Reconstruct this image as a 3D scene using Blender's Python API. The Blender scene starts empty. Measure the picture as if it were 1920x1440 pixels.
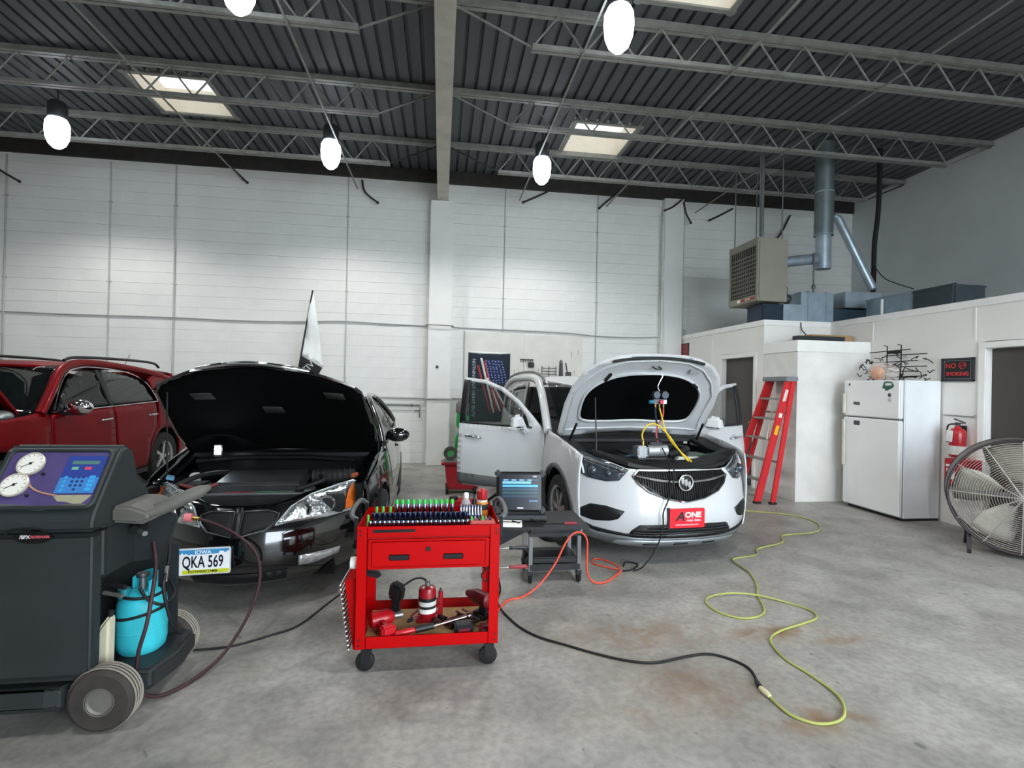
import bpy, bmesh, math, random
from mathutils import Vector, Matrix
from mathutils.geometry import delaunay_2d_cdt
PI = math.pi
scene = bpy.context.scene
COL = scene.collection
rnd = random.Random(7)

# ---------------- camera ----------------
cam_d = bpy.data.cameras.new('camera')
cam_d.sensor_fit = 'HORIZONTAL'; cam_d.sensor_width = 36.0; cam_d.lens = 18.0
cam_d.clip_start = 0.05; cam_d.clip_end = 200
cam = bpy.data.objects.new('camera', cam_d); COL.objects.link(cam)
_th = math.atan(134/960); _S, _C = math.sin(_th), math.cos(_th); _r = 0.02
_fwd = Vector((_S, _C, 0.002)); _right = Vector((_C, -_S, 0)); _up = Vector((0, 0, 1))
_cx = (_right + _r*_up).normalized(); _cz = -_fwd.normalized(); _cy = _cz.cross(_cx).normalized()
_cx = _cy.cross(_cz)
_m = Matrix((_cx, _cy, _cz)).transposed().to_4x4(); _m.translation = Vector((0, 0, 1.52))
cam.matrix_world = _m
scene.camera = cam

# ---------------- world, daylight, exposure ----------------
world = bpy.data.worlds.new('overcast_sky'); scene.world = world
world.use_nodes = True
_bg = world.node_tree.nodes['Background']
_bg.inputs[0].default_value = (0.80, 0.90, 1.0, 1); _bg.inputs[1].default_value = 10.5
scene.view_settings.view_transform = 'Standard'; scene.view_settings.look = 'None'
scene.view_settings.exposure = 0.34; scene.view_settings.gamma = 1.0
scene.view_settings.use_curve_mapping = False
scene.cycles.max_bounces = 6; scene.cycles.diffuse_bounces = 4; scene.cycles.glossy_bounces = 3
scene.cycles.transmission_bounces = 8; scene.cycles.transparent_max_bounces = 12
scene.cycles.use_denoising = True; scene.cycles.sample_clamp_indirect = 6.0
scene.cycles.caustics_reflective = False; scene.cycles.caustics_refractive = False
scene.cycles.use_light_tree = False; scene.cycles.use_adaptive_sampling = True; scene.cycles.adaptive_threshold = .02
LAMP_W = 114.0

def portal(name, loc, rot, sx, sy):
    d = bpy.data.lights.new(name, 'AREA'); d.shape = 'RECTANGLE'; d.size = sx; d.size_y = sy
    d.cycles.is_portal = True
    o = bpy.data.objects.new(name, d); COL.objects.link(o); o.location = loc; o.rotation_euler = rot
    return o
portal('bay_door_portal', (4.2, -3.15, 2.15), (PI/2, 0, 0), 6.0, 4.2)

# ---------------- colour and materials ----------------
def lin(c):
    if isinstance(c, str):
        c = c.lstrip('#'); c = [int(c[i:i+2], 16)/255 for i in (0, 2, 4)]
    return tuple(((v/12.92) if v <= .04045 else ((v+.055)/1.055)**2.4) for v in c)
MATS = {}
def M(name, col, rough=.5, metal=0., var=.08, scale=6., bump=0., bscale=None, coat=0., alpha=1., trans=0., emit=0., ecol=None, spec=.5, ior=1.45, stretch=None, detail=4):
    if name in MATS: return MATS[name]
    m = bpy.data.materials.new(name); m.use_nodes = True; MATS[name] = m
    nt = m.node_tree; b = nt.nodes['Principled BSDF']
    c = lin(col)
    b.inputs['Roughness'].default_value = rough; b.inputs['Metallic'].default_value = metal
    b.inputs['Coat Weight'].default_value = coat; b.inputs['Coat Roughness'].default_value = .03
    b.inputs['Alpha'].default_value = alpha; b.inputs['Transmission Weight'].default_value = trans
    b.inputs['Specular IOR Level'].default_value = spec; b.inputs['IOR'].default_value = ior
    if emit:
        b.inputs['Emission Color'].default_value = (*(lin(ecol) if ecol else c), 1); b.inputs['Emission Strength'].default_value = emit
    b.inputs['Base Color'].default_value = (*c, 1)
    if var or bump:
        tc = nt.nodes.new('ShaderNodeTexCoord'); mp = nt.nodes.new('ShaderNodeMapping')
        nt.links.new(tc.outputs['Object'], mp.inputs[0])
        if stretch: mp.inputs['Scale'].default_value = stretch
    if var:
        n = nt.nodes.new('ShaderNodeTexNoise'); n.inputs['Scale'].default_value = scale; n.inputs['Detail'].default_value = detail
        nt.links.new(mp.outputs[0], n.inputs['Vector'])
        r = nt.nodes.new('ShaderNodeValToRGB')
        r.color_ramp.elements[0].position = .3; r.color_ramp.elements[1].position = .7
        r.color_ramp.elements[0].color = (*[max(0, v*(1-var)) for v in c], 1)
        r.color_ramp.elements[1].color = (*[min(1, v*(1+var)) for v in c], 1)
        nt.links.new(n.outputs['Fac'], r.inputs[0]); nt.links.new(r.outputs[0], b.inputs['Base Color'])
    if bump:
        n2 = nt.nodes.new('ShaderNodeTexNoise'); n2.inputs['Scale'].default_value = bscale or scale*6; n2.inputs['Detail'].default_value = 5
        nt.links.new(mp.outputs[0], n2.inputs['Vector'])
        bp = nt.nodes.new('ShaderNodeBump'); bp.inputs['Strength'].default_value = bump; bp.inputs['Distance'].default_value = .01
        nt.links.new(n2.outputs['Fac'], bp.inputs['Height']); nt.links.new(bp.outputs[0], b.inputs['Normal'])
    return m

# ---------------- mesh builder ----------------
class MB:
    def __init__(s): s.v = []; s.f = []
    def add(s, vs, fs):
        o = len(s.v); s.v += [tuple(v) for v in vs]; s.f += [tuple(i+o for i in f) for f in fs]; return s
    def box(s, x0, x1, y0, y1, z0, z1):
        return s.add([(x0,y0,z0),(x1,y0,z0),(x1,y1,z0),(x0,y1,z0),(x0,y0,z1),(x1,y0,z1),(x1,y1,z1),(x0,y1,z1)],
                     [(3,2,1,0),(4,5,6,7),(0,1,5,4),(1,2,6,5),(2,3,7,6),(3,0,4,7)])
    def obox(s, c, size, rot=(0,0,0)):
        from mathutils import Euler
        R = Euler(rot).to_matrix(); hx, hy, hz = (q/2 for q in size); c = Vector(c)
        vs = [c + R @ Vector(p) for p in ((-hx,-hy,-hz),(hx,-hy,-hz),(hx,hy,-hz),(-hx,hy,-hz),(-hx,-hy,hz),(hx,-hy,hz),(hx,hy,hz),(-hx,hy,hz))]
        return s.add(vs, [(3,2,1,0),(4,5,6,7),(0,1,5,4),(1,2,6,5),(2,3,7,6),(3,0,4,7)])
    def bar(s, p0, p1, w, h, up=(0,0,1)):
        p0, p1 = Vector(p0), Vector(p1); d = (p1-p0).normalized(); up = Vector(up)
        if abs(d.dot(up)) > .98: up = Vector((1,0,0))
        a = d.cross(up).normalized(); b = a.cross(d)
        vs = []
        for p in (p0, p1):
            for sa, sb in ((-1,-1),(1,-1),(1,1),(-1,1)): vs.append(p + a*sa*w/2 + b*sb*h/2)
        return s.add(vs, [(0,1,2,3),(7,6,5,4),(0,4,5,1),(1,5,6,2),(2,6,7,3),(3,7,4,0)])
    def cyl(s, p0, p1, r, r2=None, n=14, cap=True):
        p0, p1 = Vector(p0), Vector(p1); d = (p1-p0).normalized(); r2 = r if r2 is None else r2
        a = d.orthogonal().normalized(); b = d.cross(a)
        vs = []
        for p, q in ((p0, r), (p1, r2)):
            for i in range(n):
                t = 2*PI*i/n; vs.append(p + (a*math.cos(t)+b*math.sin(t))*q)
        fs = [(i, (i+1)%n, n+(i+1)%n, n+i) for i in range(n)]
        if cap: fs += [tuple(range(n-1, -1, -1)), tuple(range(n, 2*n))]
        return s.add(vs, fs)
    def tube(s, pts, r, n=8, closed=False):
        P = [Vector(p) for p in pts]; m = len(P); vs = []; fs = []
        a = None
        for i, p in enumerate(P):
            if closed: d = (P[(i+1)%m]-P[i-1]).normalized()
            else: d = (P[min(i+1,m-1)]-P[max(i-1,0)]).normalized()
            a = d.orthogonal().normalized() if a is None else (a - d*a.dot(d)).normalized()
            b = d.cross(a)
            rr = r[i] if isinstance(r, (list, tuple)) else r
            for k in range(n):
                t = 2*PI*k/n; vs.append(p+(a*math.cos(t)+b*math.sin(t))*rr)
        for i in range(m if closed else m-1):
            j = (i+1) % m
            for k in range(n): fs.append((i*n+k, i*n+(k+1)%n, j*n+(k+1)%n, j*n+k))
        if not closed: fs += [tuple(range(n-1,-1,-1)), tuple(range((m-1)*n, m*n))]
        return s.add(vs, fs)
    def lathe(s, prof, n=24, o=(0,0,0), axis='z', close=False):
        o = Vector(o); vs = []; fs = []; m = len(prof)
        for i in range(n):
            t = 2*PI*i/n; c, q = math.cos(t), math.sin(t)
            for (r, h) in prof:
                p = {'z': (r*c, r*q, h), 'x': (h, r*c, r*q), 'y': (r*c, h, r*q)}[axis]
                vs.append(o+Vector(p))
        for i in range(n):
            j = (i+1) % n
            for k in range(m-1):
                f = (i*m+k, j*m+k, j*m+k+1, i*m+k+1)
                fs.append(f if axis != 'y' else f[::-1])
            if close:
                f = (i*m+m-1, j*m+m-1, j*m, i*m); fs.append(f if axis != 'y' else f[::-1])
        return s.add(vs, fs)
    def sphere(s, c, r, n=14, m=8):
        if not isinstance(r, (tuple, list)): r = (r, r, r)
        prof = [(math.sin(PI*i/m), -math.cos(PI*i/m)) for i in range(m+1)]
        vs = []; fs = []
        for i in range(n):
            t = 2*PI*i/n
            for (q, h) in prof: vs.append((c[0]+r[0]*q*math.cos(t), c[1]+r[1]*q*math.sin(t), c[2]+r[2]*h))
        for i in range(n):
            j = (i+1) % n
            for k in range(m): fs.append((i*(m+1)+k, j*(m+1)+k, j*(m+1)+k+1, i*(m+1)+k+1))
        return s.add(vs, fs)
    def prism(s, poly, axis, a0, a1):
        def P(u, v, w): return {'x': (w,u,v), 'y': (u,w,v), 'z': (u,v,w)}[axis]
        n = len(poly); vs = [P(u,v,a0) for u,v in poly]+[P(u,v,a1) for u,v in poly]
        fs = [(i,(i+1)%n,n+(i+1)%n,n+i) for i in range(n)]+[tuple(range(n-1,-1,-1)), tuple(range(n,2*n))]
        return s.add(vs, fs)
    def build(s, name, mat, parent=None, smooth=0, bevel=0., seg=2, loc=None, bang=35):
        me = bpy.data.meshes.new(name); me.from_pydata(s.v, [], s.f); 
        bm = bmesh.new(); bm.from_mesh(me)
        bmesh.ops.remove_doubles(bm, verts=bm.verts, dist=1e-6)
        bmesh.ops.recalc_face_normals(bm, faces=bm.faces)
        if bevel:
            bm.normal_update()
            es = [e for e in bm.edges if len(e.link_faces) == 2 and e.calc_face_angle(0) > math.radians(bang)]
            bmesh.ops.bevel(bm, geom=es, offset=bevel, segments=seg, affect='EDGES', clamp_overlap=True)
        bm.to_mesh(me); bm.free()
        if smooth:
            me.shade_smooth(); me.set_sharp_from_angle(angle=math.radians(smooth))
        return obj(name, me, mat, parent, loc)

def obj(name, me, mat=None, parent=None, loc=None):
    if mat is not None and not me.materials: me.materials.append(mat)
    o = bpy.data.objects.new(name, me); COL.objects.link(o)
    if parent is not None: o.parent = parent
    if loc is not None: o.location = loc
    return o
def tag(o, label=None, cat=None, group=None, kind=None):
    if label: o['label'] = label
    if cat: o['category'] = cat
    if group: o['group'] = group
    if kind: o['kind'] = kind
    return o
def thing(name, label, cat, loc=(0,0,0), rz=0., group=None, rot=None):
    o = bpy.data.objects.new(name, None); COL.objects.link(o); o.empty_display_size = .1
    o.location = loc; o.rotation_euler = rot or (0,0,rz)
    return tag(o, label, cat, group)
def struct(o): o['kind'] = 'structure'; return o
def copy_tree(o, parent=None):
    c = o.copy(); COL.objects.link(c)
    if parent is not None: c.parent = parent
    for ch in o.children: copy_tree(ch, c)
    return c
def spl(pts, k=6, closed=False):
    P = [Vector(p) for p in pts]; n = len(P); out = []
    for i in range(n if closed else n-1):
        if closed: a, b, c, d = P[i-1], P[i], P[(i+1)%n], P[(i+2)%n]
        else: a, b, c, d = P[max(i-1,0)], P[i], P[i+1], P[min(i+2,n-1)]
        for j in range(k):
            t = j/k
            out.append(.5*((2*b)+(c-a)*t+(2*a-5*b+4*c-d)*t*t+(3*b-a-3*c+d)*t**3))
    if not closed: out.append(P[-1])
    return out
def arc(cx, cy, r, a0, a1, n=12, ry=None):
    ry = r if ry is None else ry
    return [(cx+r*math.cos(math.radians(a0+(a1-a0)*i/n)), cy+ry*math.sin(math.radians(a0+(a1-a0)*i/n))) for i in range(n+1)]
def rrect(x0, x1, y0, y1, r, n=4):
    return arc(x1-r,y0+r,r,-90,0,n)+arc(x1-r,y1-r,r,0,90,n)+arc(x0+r,y1-r,r,90,180,n)+arc(x0+r,y0+r,r,180,270,n)
def lerp(tab, x):
    if x <= tab[0][0]: return tab[0][1]
    for (a, p), (b, q) in zip(tab, tab[1:]):
        if x <= b: return p+(q-p)*(x-a)/(b-a)
    return tab[-1][1]
def smo(tab, x):      # smooth (catmull-rom) lookup
    if x <= tab[0][0]: return tab[0][1]
    if x >= tab[-1][0]: return tab[-1][1]
    for i in range(len(tab)-1):
        if x <= tab[i+1][0]:
            x0, y0 = tab[i]; x1, y1 = tab[i+1]
            m0 = (y1-tab[i-1][1])/(x1-tab[i-1][0]) if i > 0 else (y1-y0)/(x1-x0)
            m1 = (tab[i+2][1]-y0)/(tab[i+2][0]-x0) if i+2 < len(tab) else (y1-y0)/(x1-x0)
            h = x1-x0; t = (x-x0)/h
            return (2*t**3-3*t*t+1)*y0+(t**3-2*t*t+t)*h*m0+(-2*t**3+3*t*t)*y1+(t**3-t*t)*h*m1
def inpoly(p, poly):
    x, y = p; c = False; n = len(poly)
    for i in range(n):
        x0, y0 = poly[i]; x1, y1 = poly[i-1]
        if (y0 > y) != (y1 > y) and x < (x1-x0)*(y-y0)/(y1-y0)+x0: c = not c
    return c
def dens(poly, step):
    out = []
    for i in range(len(poly)):
        a = poly[i]; b = poly[(i+1) % len(poly)]
        k = max(1, int(math.hypot(b[0]-a[0], b[1]-a[1])/step))
        out += [(a[0]+(b[0]-a[0])*j/k, a[1]+(b[1]-a[1])*j/k) for j in range(k)]
    return out
def patch_mesh(poly, fn, axis='x', th=0., step=.07, holes=(), sgn=1):
    """sheet with outline poly on the surface w = fn(u, v), thickened by th along the axis"""
    loops = [dens(poly, step)]+[dens(h, step) for h in holes]
    pts = []; edges = []
    for L in loops:
        o = len(pts); pts += L; edges += [(o+i, o+(i+1) % len(L)) for i in range(len(L))]
    us = [p[0] for p in loops[0]]; vs_ = [p[1] for p in loops[0]]
    u = min(us)+step*.5
    m = step*.35
    while u < max(us):
        v = min(vs_)+step*.5
        while v < max(vs_):
            p = (u, v)
            if inpoly(p, loops[0]) and not any(inpoly(p, h) for h in loops[1:]) and all(abs(p[0]-q[0])+abs(p[1]-q[1]) > m for q in pts[:sum(map(len, loops))]):
                pts.append(p)
            v += step
        u += step
    V, E, F, *_ = delaunay_2d_cdt([Vector(p) for p in pts], edges, [], 1, 1e-7)
    F = [f for f in F if (lambda c: inpoly(c, loops[0]) and not any(inpoly(c, h) for h in loops[1:]))((sum(V[i][0] for i in f)/len(f), sum(V[i][1] for i in f)/len(f)))] if holes else F
    def P(u, v, w): return {'x': (w*sgn,u,v), 'y': (u,w,v), 'z': (u,v,w)}[axis]
    top = [P(p[0], p[1], fn(p[0], p[1])) for p in V]
    n = len(top); me_v = list(top); faces = [tuple(f) for f in F]; sm = [True]*len(faces)
    if th:
        me_v += [P(p[0], p[1], fn(p[0], p[1])+th) for p in V]
        cnt = {}
        for f in F:
            for i in range(len(f)):
                a, b = f[i], f[(i+1) % len(f)]; cnt[(a, b)] = 1
        nf = len(F)
        faces += [tuple(i+n for i in reversed(f)) for f in F]; sm += [True]*nf
        for (a, b) in cnt:
            if (b, a) not in cnt: faces.append((b, a, a+n, b+n)); sm.append(False)
    me = bpy.data.meshes.new('panel'); me.from_pydata(me_v, [], faces)
    bm = bmesh.new(); bm.from_mesh(me); bmesh.ops.recalc_face_normals(bm, faces=bm.faces); bm.to_mesh(me); bm.free()
    me.polygons.foreach_set('use_smooth', sm); me.update()
    return me
def patch(name, mat, parent, poly, fn, axis='x', th=0., step=.07, holes=(), sgn=1, origin=None):
    me = patch_mesh(poly, fn, axis, th, step, holes, sgn); me.name = name
    if origin is not None: me.transform(Matrix.Translation(-Vector(origin)))
    return obj(name, me, mat, parent, origin)
ORD = ['first','second','third','fourth','fifth','sixth','seventh','eighth','ninth','tenth','eleventh','twelfth','thirteenth','fourteenth','fifteenth','sixteenth','seventeenth','eighteenth','nineteenth','twentieth','twenty-first','twenty-second']
def text(name, s, mat, parent, loc, rot, size, depth=.002, align='CENTER', sx=1., shear=0., bold=0.):
    cu = bpy.data.curves.new(name, 'FONT'); cu.body = s; cu.size = size; cu.extrude = depth; cu.align_x = align; cu.align_y = 'CENTER'
    cu.shear = shear; cu.offset = bold; cu.resolution_u = 3
    o = bpy.data.objects.new(name, cu); COL.objects.link(o)
    dg = bpy.context.evaluated_depsgraph_get(); me = bpy.data.meshes.new_from_object(o.evaluated_get(dg))
    bpy.data.objects.remove(o)
    me.transform(Matrix.Diagonal((sx, 1, 1, 1)))
    q = obj(name, me, mat, parent, loc); q.rotation_euler = rot
    return q
# ================= materials of the building =================
def concrete_mat():
    m = bpy.data.materials.new('stained_concrete'); m.use_nodes = True; nt = m.node_tree; b = nt.nodes['Principled BSDF']
    N = nt.nodes.new; L = nt.links.new
    tc = N('ShaderNodeTexCoord')
    def noise(sc, det=5, dist=0.):
        n = N('ShaderNodeTexNoise'); n.inputs['Scale'].default_value = sc; n.inputs['Detail'].default_value = det
        n.inputs['Distortion'].default_value = dist; L(tc.outputs['Object'], n.inputs['Vector']); return n
    def ramp(src, stops):
        r = N('ShaderNodeValToRGB'); e = r.color_ramp.elements
        while len(e) < len(stops): e.new(.5)
        for q, (p, c) in zip(e, stops): q.position = p; q.color = (*(lin(c) if isinstance(c, str) else (c, c, c)), 1)
        L(src, r.inputs[0]); return r
    def mix(fac, a, bb, typ='MIX', f=1.):
        x = N('ShaderNodeMix'); x.data_type = 'RGBA'; x.blend_type = typ
        if hasattr(fac, 'is_linked') or not isinstance(fac, float): L(fac, x.inputs[0])
        else: x.inputs[0].default_value = fac
        L(a, x.inputs[6])
        if isinstance(bb, str): x.inputs[7].default_value = (*lin(bb), 1)
        else: L(bb, x.inputs[7])
        return x.outputs[2]
    base = ramp(noise(.7, 6, .6).outputs['Fac'], [(.3, '#8e8b84'), (.5, '#a09d96'), (.7, '#aeaca5')]).outputs[0]
    mot = ramp(noise(3.2, 7, .3).outputs['Fac'], [(.34, .76), (.62, 1.05)]).outputs[0]
    c = mix(1., base, mot, 'MULTIPLY')
    grit = ramp(noise(26, 6).outputs['Fac'], [(.36, .82), (.6, 1.03)]).outputs[0]
    c = mix(1., c, grit, 'MULTIPLY')
    dirt = ramp(noise(1.7, 5, 1.2).outputs['Fac'], [(.58, 0.), (.78, .35)]).outputs[0]
    c = mix(dirt, c, '#5f6263')
    spot = ramp(noise(9, 2, .5).outputs['Fac'], [(.70, 0.), (.76, .6)]).outputs[0]
    c = mix(spot, c, '#4b4c4c')
    # rust brown spill stains, each at its own place on the slab
    sx = N('ShaderNodeSeparateXYZ'); L(tc.outputs['Object'], sx.inputs[0])
    brk = noise(5.5, 6, 1.).outputs['Fac']
    acc = None
    for (x, y, rx, ry, k) in ((2.1,2.95,.32,.10,.9),(2.45,2.83,.22,.06,.7),(1.25,3.0,.5,.22,.6),(1.3,2.5,.35,.28,.55),(1.75,2.15,.22,.10,.8),(1.95,2.15,.12,.06,.6),(2.0,3.27,.2,.08,.5),(.95,2.3,.3,.15,.3)):
        def mth(op, a, bb=None):
            q = N('ShaderNodeMath'); q.operation = op
            for i, z in enumerate((a, bb)):
                if z is None: continue
                if isinstance(z, (int, float)): q.inputs[i].default_value = z
                else: L(z, q.inputs[i])
            return q.outputs[0]
        dx = mth('DIVIDE', mth('SUBTRACT', sx.outputs[0], x), rx); dy = mth('DIVIDE', mth('SUBTRACT', sx.outputs[1], y), ry)
        d = mth('ADD', mth('MULTIPLY', dx, dx), mth('MULTIPLY', dy, dy))
        e = mth('MULTIPLY', mth('POWER', 2.718, mth('MULTIPLY', d, -1.)), k)
        acc = e if acc is None else mth('MAXIMUM', acc, e)
    st = mth('MULTIPLY', acc, ramp(brk, [(.38, .15), (.62, 1.)]).outputs[0])
    c = mix(st, c, '#7a5a38')
    L(c, b.inputs['Base Color'])
    rr = ramp(noise(2.2, 4).outputs['Fac'], [(.3, .36), (.7, .62)]); L(rr.outputs[0], b.inputs['Roughness'])
    bp = N('ShaderNodeBump'); bp.inputs['Strength'].default_value = .25; bp.inputs['Distance'].default_value = .006
    L(noise(14, 8).outputs['Fac'], bp.inputs['Height']); L(bp.outputs[0], b.inputs['Normal'])
    return m
MATS['concrete'] = concrete_mat()
WHITE = M('painted_block', '#e6e7e3', .62, var=.035, scale=2.2, bump=.25, bscale=45)
MORT = M('painted_mortar', '#cfd0cb', .8, var=.05, scale=5)
DRY = M('painted_drywall', '#e9e7e1', .6, var=.025, scale=1.5, bump=.06, bscale=60)
DECK = M('dirty_steel_deck', '#565a5d', .6, metal=.2, var=.22, scale=1.6, stretch=(3,.25,1))
JOIST = M('grey_painted_steel', '#8d8d88', .5, metal=.2, var=.18, scale=9)
DARKST = M('dark_primer_steel', '#3a3634', .6, metal=.2, var=.2, scale=6)
GALV = M('galvanised_sheet', '#a9b8c2', .38, metal=.55, var=.15, scale=5)
BLACKR = M('black_rubber', '#151515', .7, var=.2, scale=12)
BLACKP = M('black_plastic', '#1c1d1f', .45, var=.15, scale=14)
TRIMW = M('white_trim_paint', '#efeeea', .45, var=.03)

# ================= floor and shell =================
XL, XR, YB, YF, ZD = -9.2, 8.7, 9.9, -3.2, 5.58
fl = MB().box(XL, XR, YF, YB+.2, -.15, 0).build('floor', MATS['concrete']); struct(fl)
ap = MB().box(-30, 30, -30, YF, -.17, -.02).build('driveway', M('driveway_concrete', '#a5a5a0', .7, var=.1, scale=1.)); struct(ap)
# back wall: painted block courses in front of a recessed mortar bed
wb = MB().box(XL, XR, YB+.012, YB+.2, 0, ZD+.044).build('wall_back', MORT); struct(wb)
BW, BH = .4, .2
blk = []
for r in range(27):
    off = 0 if r % 2 else BW/2
    x = XL+off-BW
    while x < XR:
        x0, x1 = max(x, XL), min(x+BW, XR)
        if x1-x0 > .05: blk.append((x0, x1, r*BH))
        x += BW
full = [b for b in blk if abs(b[1]-b[0]-BW) < 1e-6]
full.sort(key=lambda b: math.hypot((b[0]+.2)-.6, (b[2]-3.2)*1.15))
near = [b for b in full if not (-.3 < b[0]+.2 < .15 and b[2] < 4.8) and b[2] > 1.0][:290]
ns = set(near)
bm_ = MB().box(.0002, BW-.0002, 0, .03, .0018, BH-.0018)
b0 = bm_.build('block', WHITE, wb); blk_me = b0.data
for i, b in enumerate(near):
    o = b0 if i == 0 else obj('block', blk_me, None, wb)
    o.location = (b[0], YB-.003-.0016*((i*37) % 5)/5, b[2])
rest = MB()
for i, b in enumerate(blk):
    if b not in ns:
        j = .0016*((i*53) % 7)/7
        rest.box(b[0]+.0002, b[1]-.0002, YB-.003-j, YB+.03, b[2]+.0018, b[2]+BH-.0018)
o = rest.build('block_courses', WHITE, wb); o['kind'] = 'stuff'
# pilasters on the back wall
pil = MB().box(-.245, .18, 9.62, YB-.007, 0, 4.93).build('wall_back_pilaster', WHITE, bevel=.006); struct(pil)
pil2 = MB().box(4.40, 4.80, 9.76, YB-.007, 0, 5.34).build('wall_back_pilaster', WHITE, bevel=.006); struct(pil2)
wr = MB().box(XR, XR+.2, YF, YB+.2, 0, ZD+.12).build('wall_right', M('right_wall_shaded_white', '#c9cccc', .7, var=.05, scale=1.2, bump=.25, bscale=30)); struct(wr)  # white wall in shadow, its shade put into a greyer base colour
wl = MB().box(XL-.2, XL, YF, YB+.2, 0, ZD+.12).build('wall_left', WHITE); struct(wl)
# front wall behind the camera with one open bay door
wf = MB()
wf.box(XL, 1.2, YF-.2, YF, 0, ZD+.1); wf.box(7.2, XR, YF-.2, YF, 0, ZD+.1); wf.box(1.2, 7.2, YF-.2, YF, 4.25, ZD+.1)
struct(wf.build('wall_front', WHITE))
# dark strip under the deck along the back wall
struct(MB().box(XL, XR, YB-.05, YB-.006, 5.34, ZD-.005).box(XL, XR, YB-.004, YB+.012, ZD-.005, ZD+.044).build('trim_1', DARKST))

# ================= roof deck =================
SW = .5184
SKY = [(-4.25, 7.42, 8.46), (1.97, 7.62, 8.66), (1.97, 4.08, 5.12), (-4.25, 4.0, 5.04), (1.97, .5, 1.54), (-4.25, .5, 1.54)]
ceil = MB().box(XL, XR, YF-.2, YB+.2, ZD+.52, ZD+.6)
def deck_profile():
    g, f = .046, SW/3-.046; pts = []; x = 0
    for k in range(3):
        pts += [(x, 0), (x+f, 0), (x+f+.008, .04), (x+f+g-.008, .04)]; x += f+g
    pts.append((SW, 0)); return pts
DP = deck_profile()
ceiling = bpy.data.objects.new('ceiling', None); COL.objects.link(ceiling); struct(ceiling)
_cache = {}
def deck_strip(x, y0, y1):
    key = (round(y0, 3), round(y1, 3))
    if key not in _cache:
        mb = MB(); n = len(DP)
        vs = [(p[0], y0, p[1]) for p in DP]+[(p[0], y1, p[1]) for p in DP]
        mb.add(vs, [(i, i+1, n+i+1, n+i) for i in range(n-1)])
        o = mb.build('deck_panel', DECK, ceiling); _cache[key] = o.data
    else: o = obj('deck_panel', _cache[key], None, ceiling)
    o.location = (x, 0, ZD)
xs = -4.25
k0 = -int((xs-XL)/SW)-1
k = k0
while xs+k*SW < XR:
    x = xs+k*SW
    cuts = sorted([(a, b) for (sx, a, b) in SKY if sx-.01 < x+SW/2 < sx+2*SW])
    y = YF
    for a, b in cuts: deck_strip(x, y, a); y = b
    deck_strip(x, y, YB)
    k += 1
# opaque roof build-up over the deck, open at the skylights
rf = MB(); ysx = sorted({XL, XR} | {s[0] for s in SKY} | {s[0]+2*SW for s in SKY})
for x0, x1 in zip(ysx, ysx[1:]):
    cuts = sorted([(a, b) for (sx, a, b) in SKY if sx-.01 < (x0+x1)/2 < sx+2*SW]); y = YF-.2
    for a, b in cuts: rf.box(x0, x1, y, a, ZD+.045, ZD+.12); y = b
    rf.box(x0, x1, y, YB+.2, ZD+.045, ZD+.12)
rf.build('roof_boards', DARKST, ceiling)
ACR = bpy.data.materials.new('milky_acrylic'); ACR.use_nodes = True
_nt = ACR.node_tree; _nt.nodes.remove(_nt.nodes['Principled BSDF'])
_tr = _nt.nodes.new('ShaderNodeBsdfTranslucent'); _tr.inputs[0].default_value = (.34, .325, .30, 1)
_nt.links.new(_tr.outputs[0], _nt.nodes['Material Output'].inputs[0])
CURB = M('skylight_curb_white', '#f1e9dc', .6, var=.03)
for i, (sx, a, b) in enumerate(SKY[:3]):
    t = bpy.data.objects.new('window_%d' % (i+1), None); COL.objects.link(t); struct(t); t.location = (sx+SW, (a+b)/2, ZD)
    w, d = SW, (b-a)/2
    c = MB()
    c.box(-w-.04, -w+.012, -d-.04, d+.04, .005, .36); c.box(w-.012, w+.04, -d-.04, d+.04, .005, .36)
    c.box(-w, w, -d-.04, -d+.012, .005, .36); c.box(-w, w, d-.012, d+.04, .005, .36)
    c.build('skylight_curb', CURB, t)
    MB().box(-w-.04, w+.04, -d-.04, d+.04, .365, .372).build('skylight_pane', ACR, t)
    fr = MB()
    for s in (-1, 1): fr.box(s*(w+.0)-.03, s*w+.03, -d-.05, d+.05, -.02, .003); fr.box(-w-.05, w+.05, s*d-.03, s*d+.03, -.021, .002)
    fr.build('opening_angle', JOIST, t)
    portal('skylight_portal', (sx+SW, (a+b)/2, ZD+.40), (0, 0, 0), 2*SW, b-a)
for (sx, a, b) in SKY[3:]:  # unseen skylights continuing the grid; the first one is added for light
    MB().box(sx-.04, sx+2*SW+.04, a-.04, b+.04, ZD+.365, ZD+.372).build('skylight_pane', ACR, ceiling)
    portal('skylight_portal', (sx+SW, (a+b)/2, ZD+.40), (0, 0, 0), 2*SW, b-a)

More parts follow.
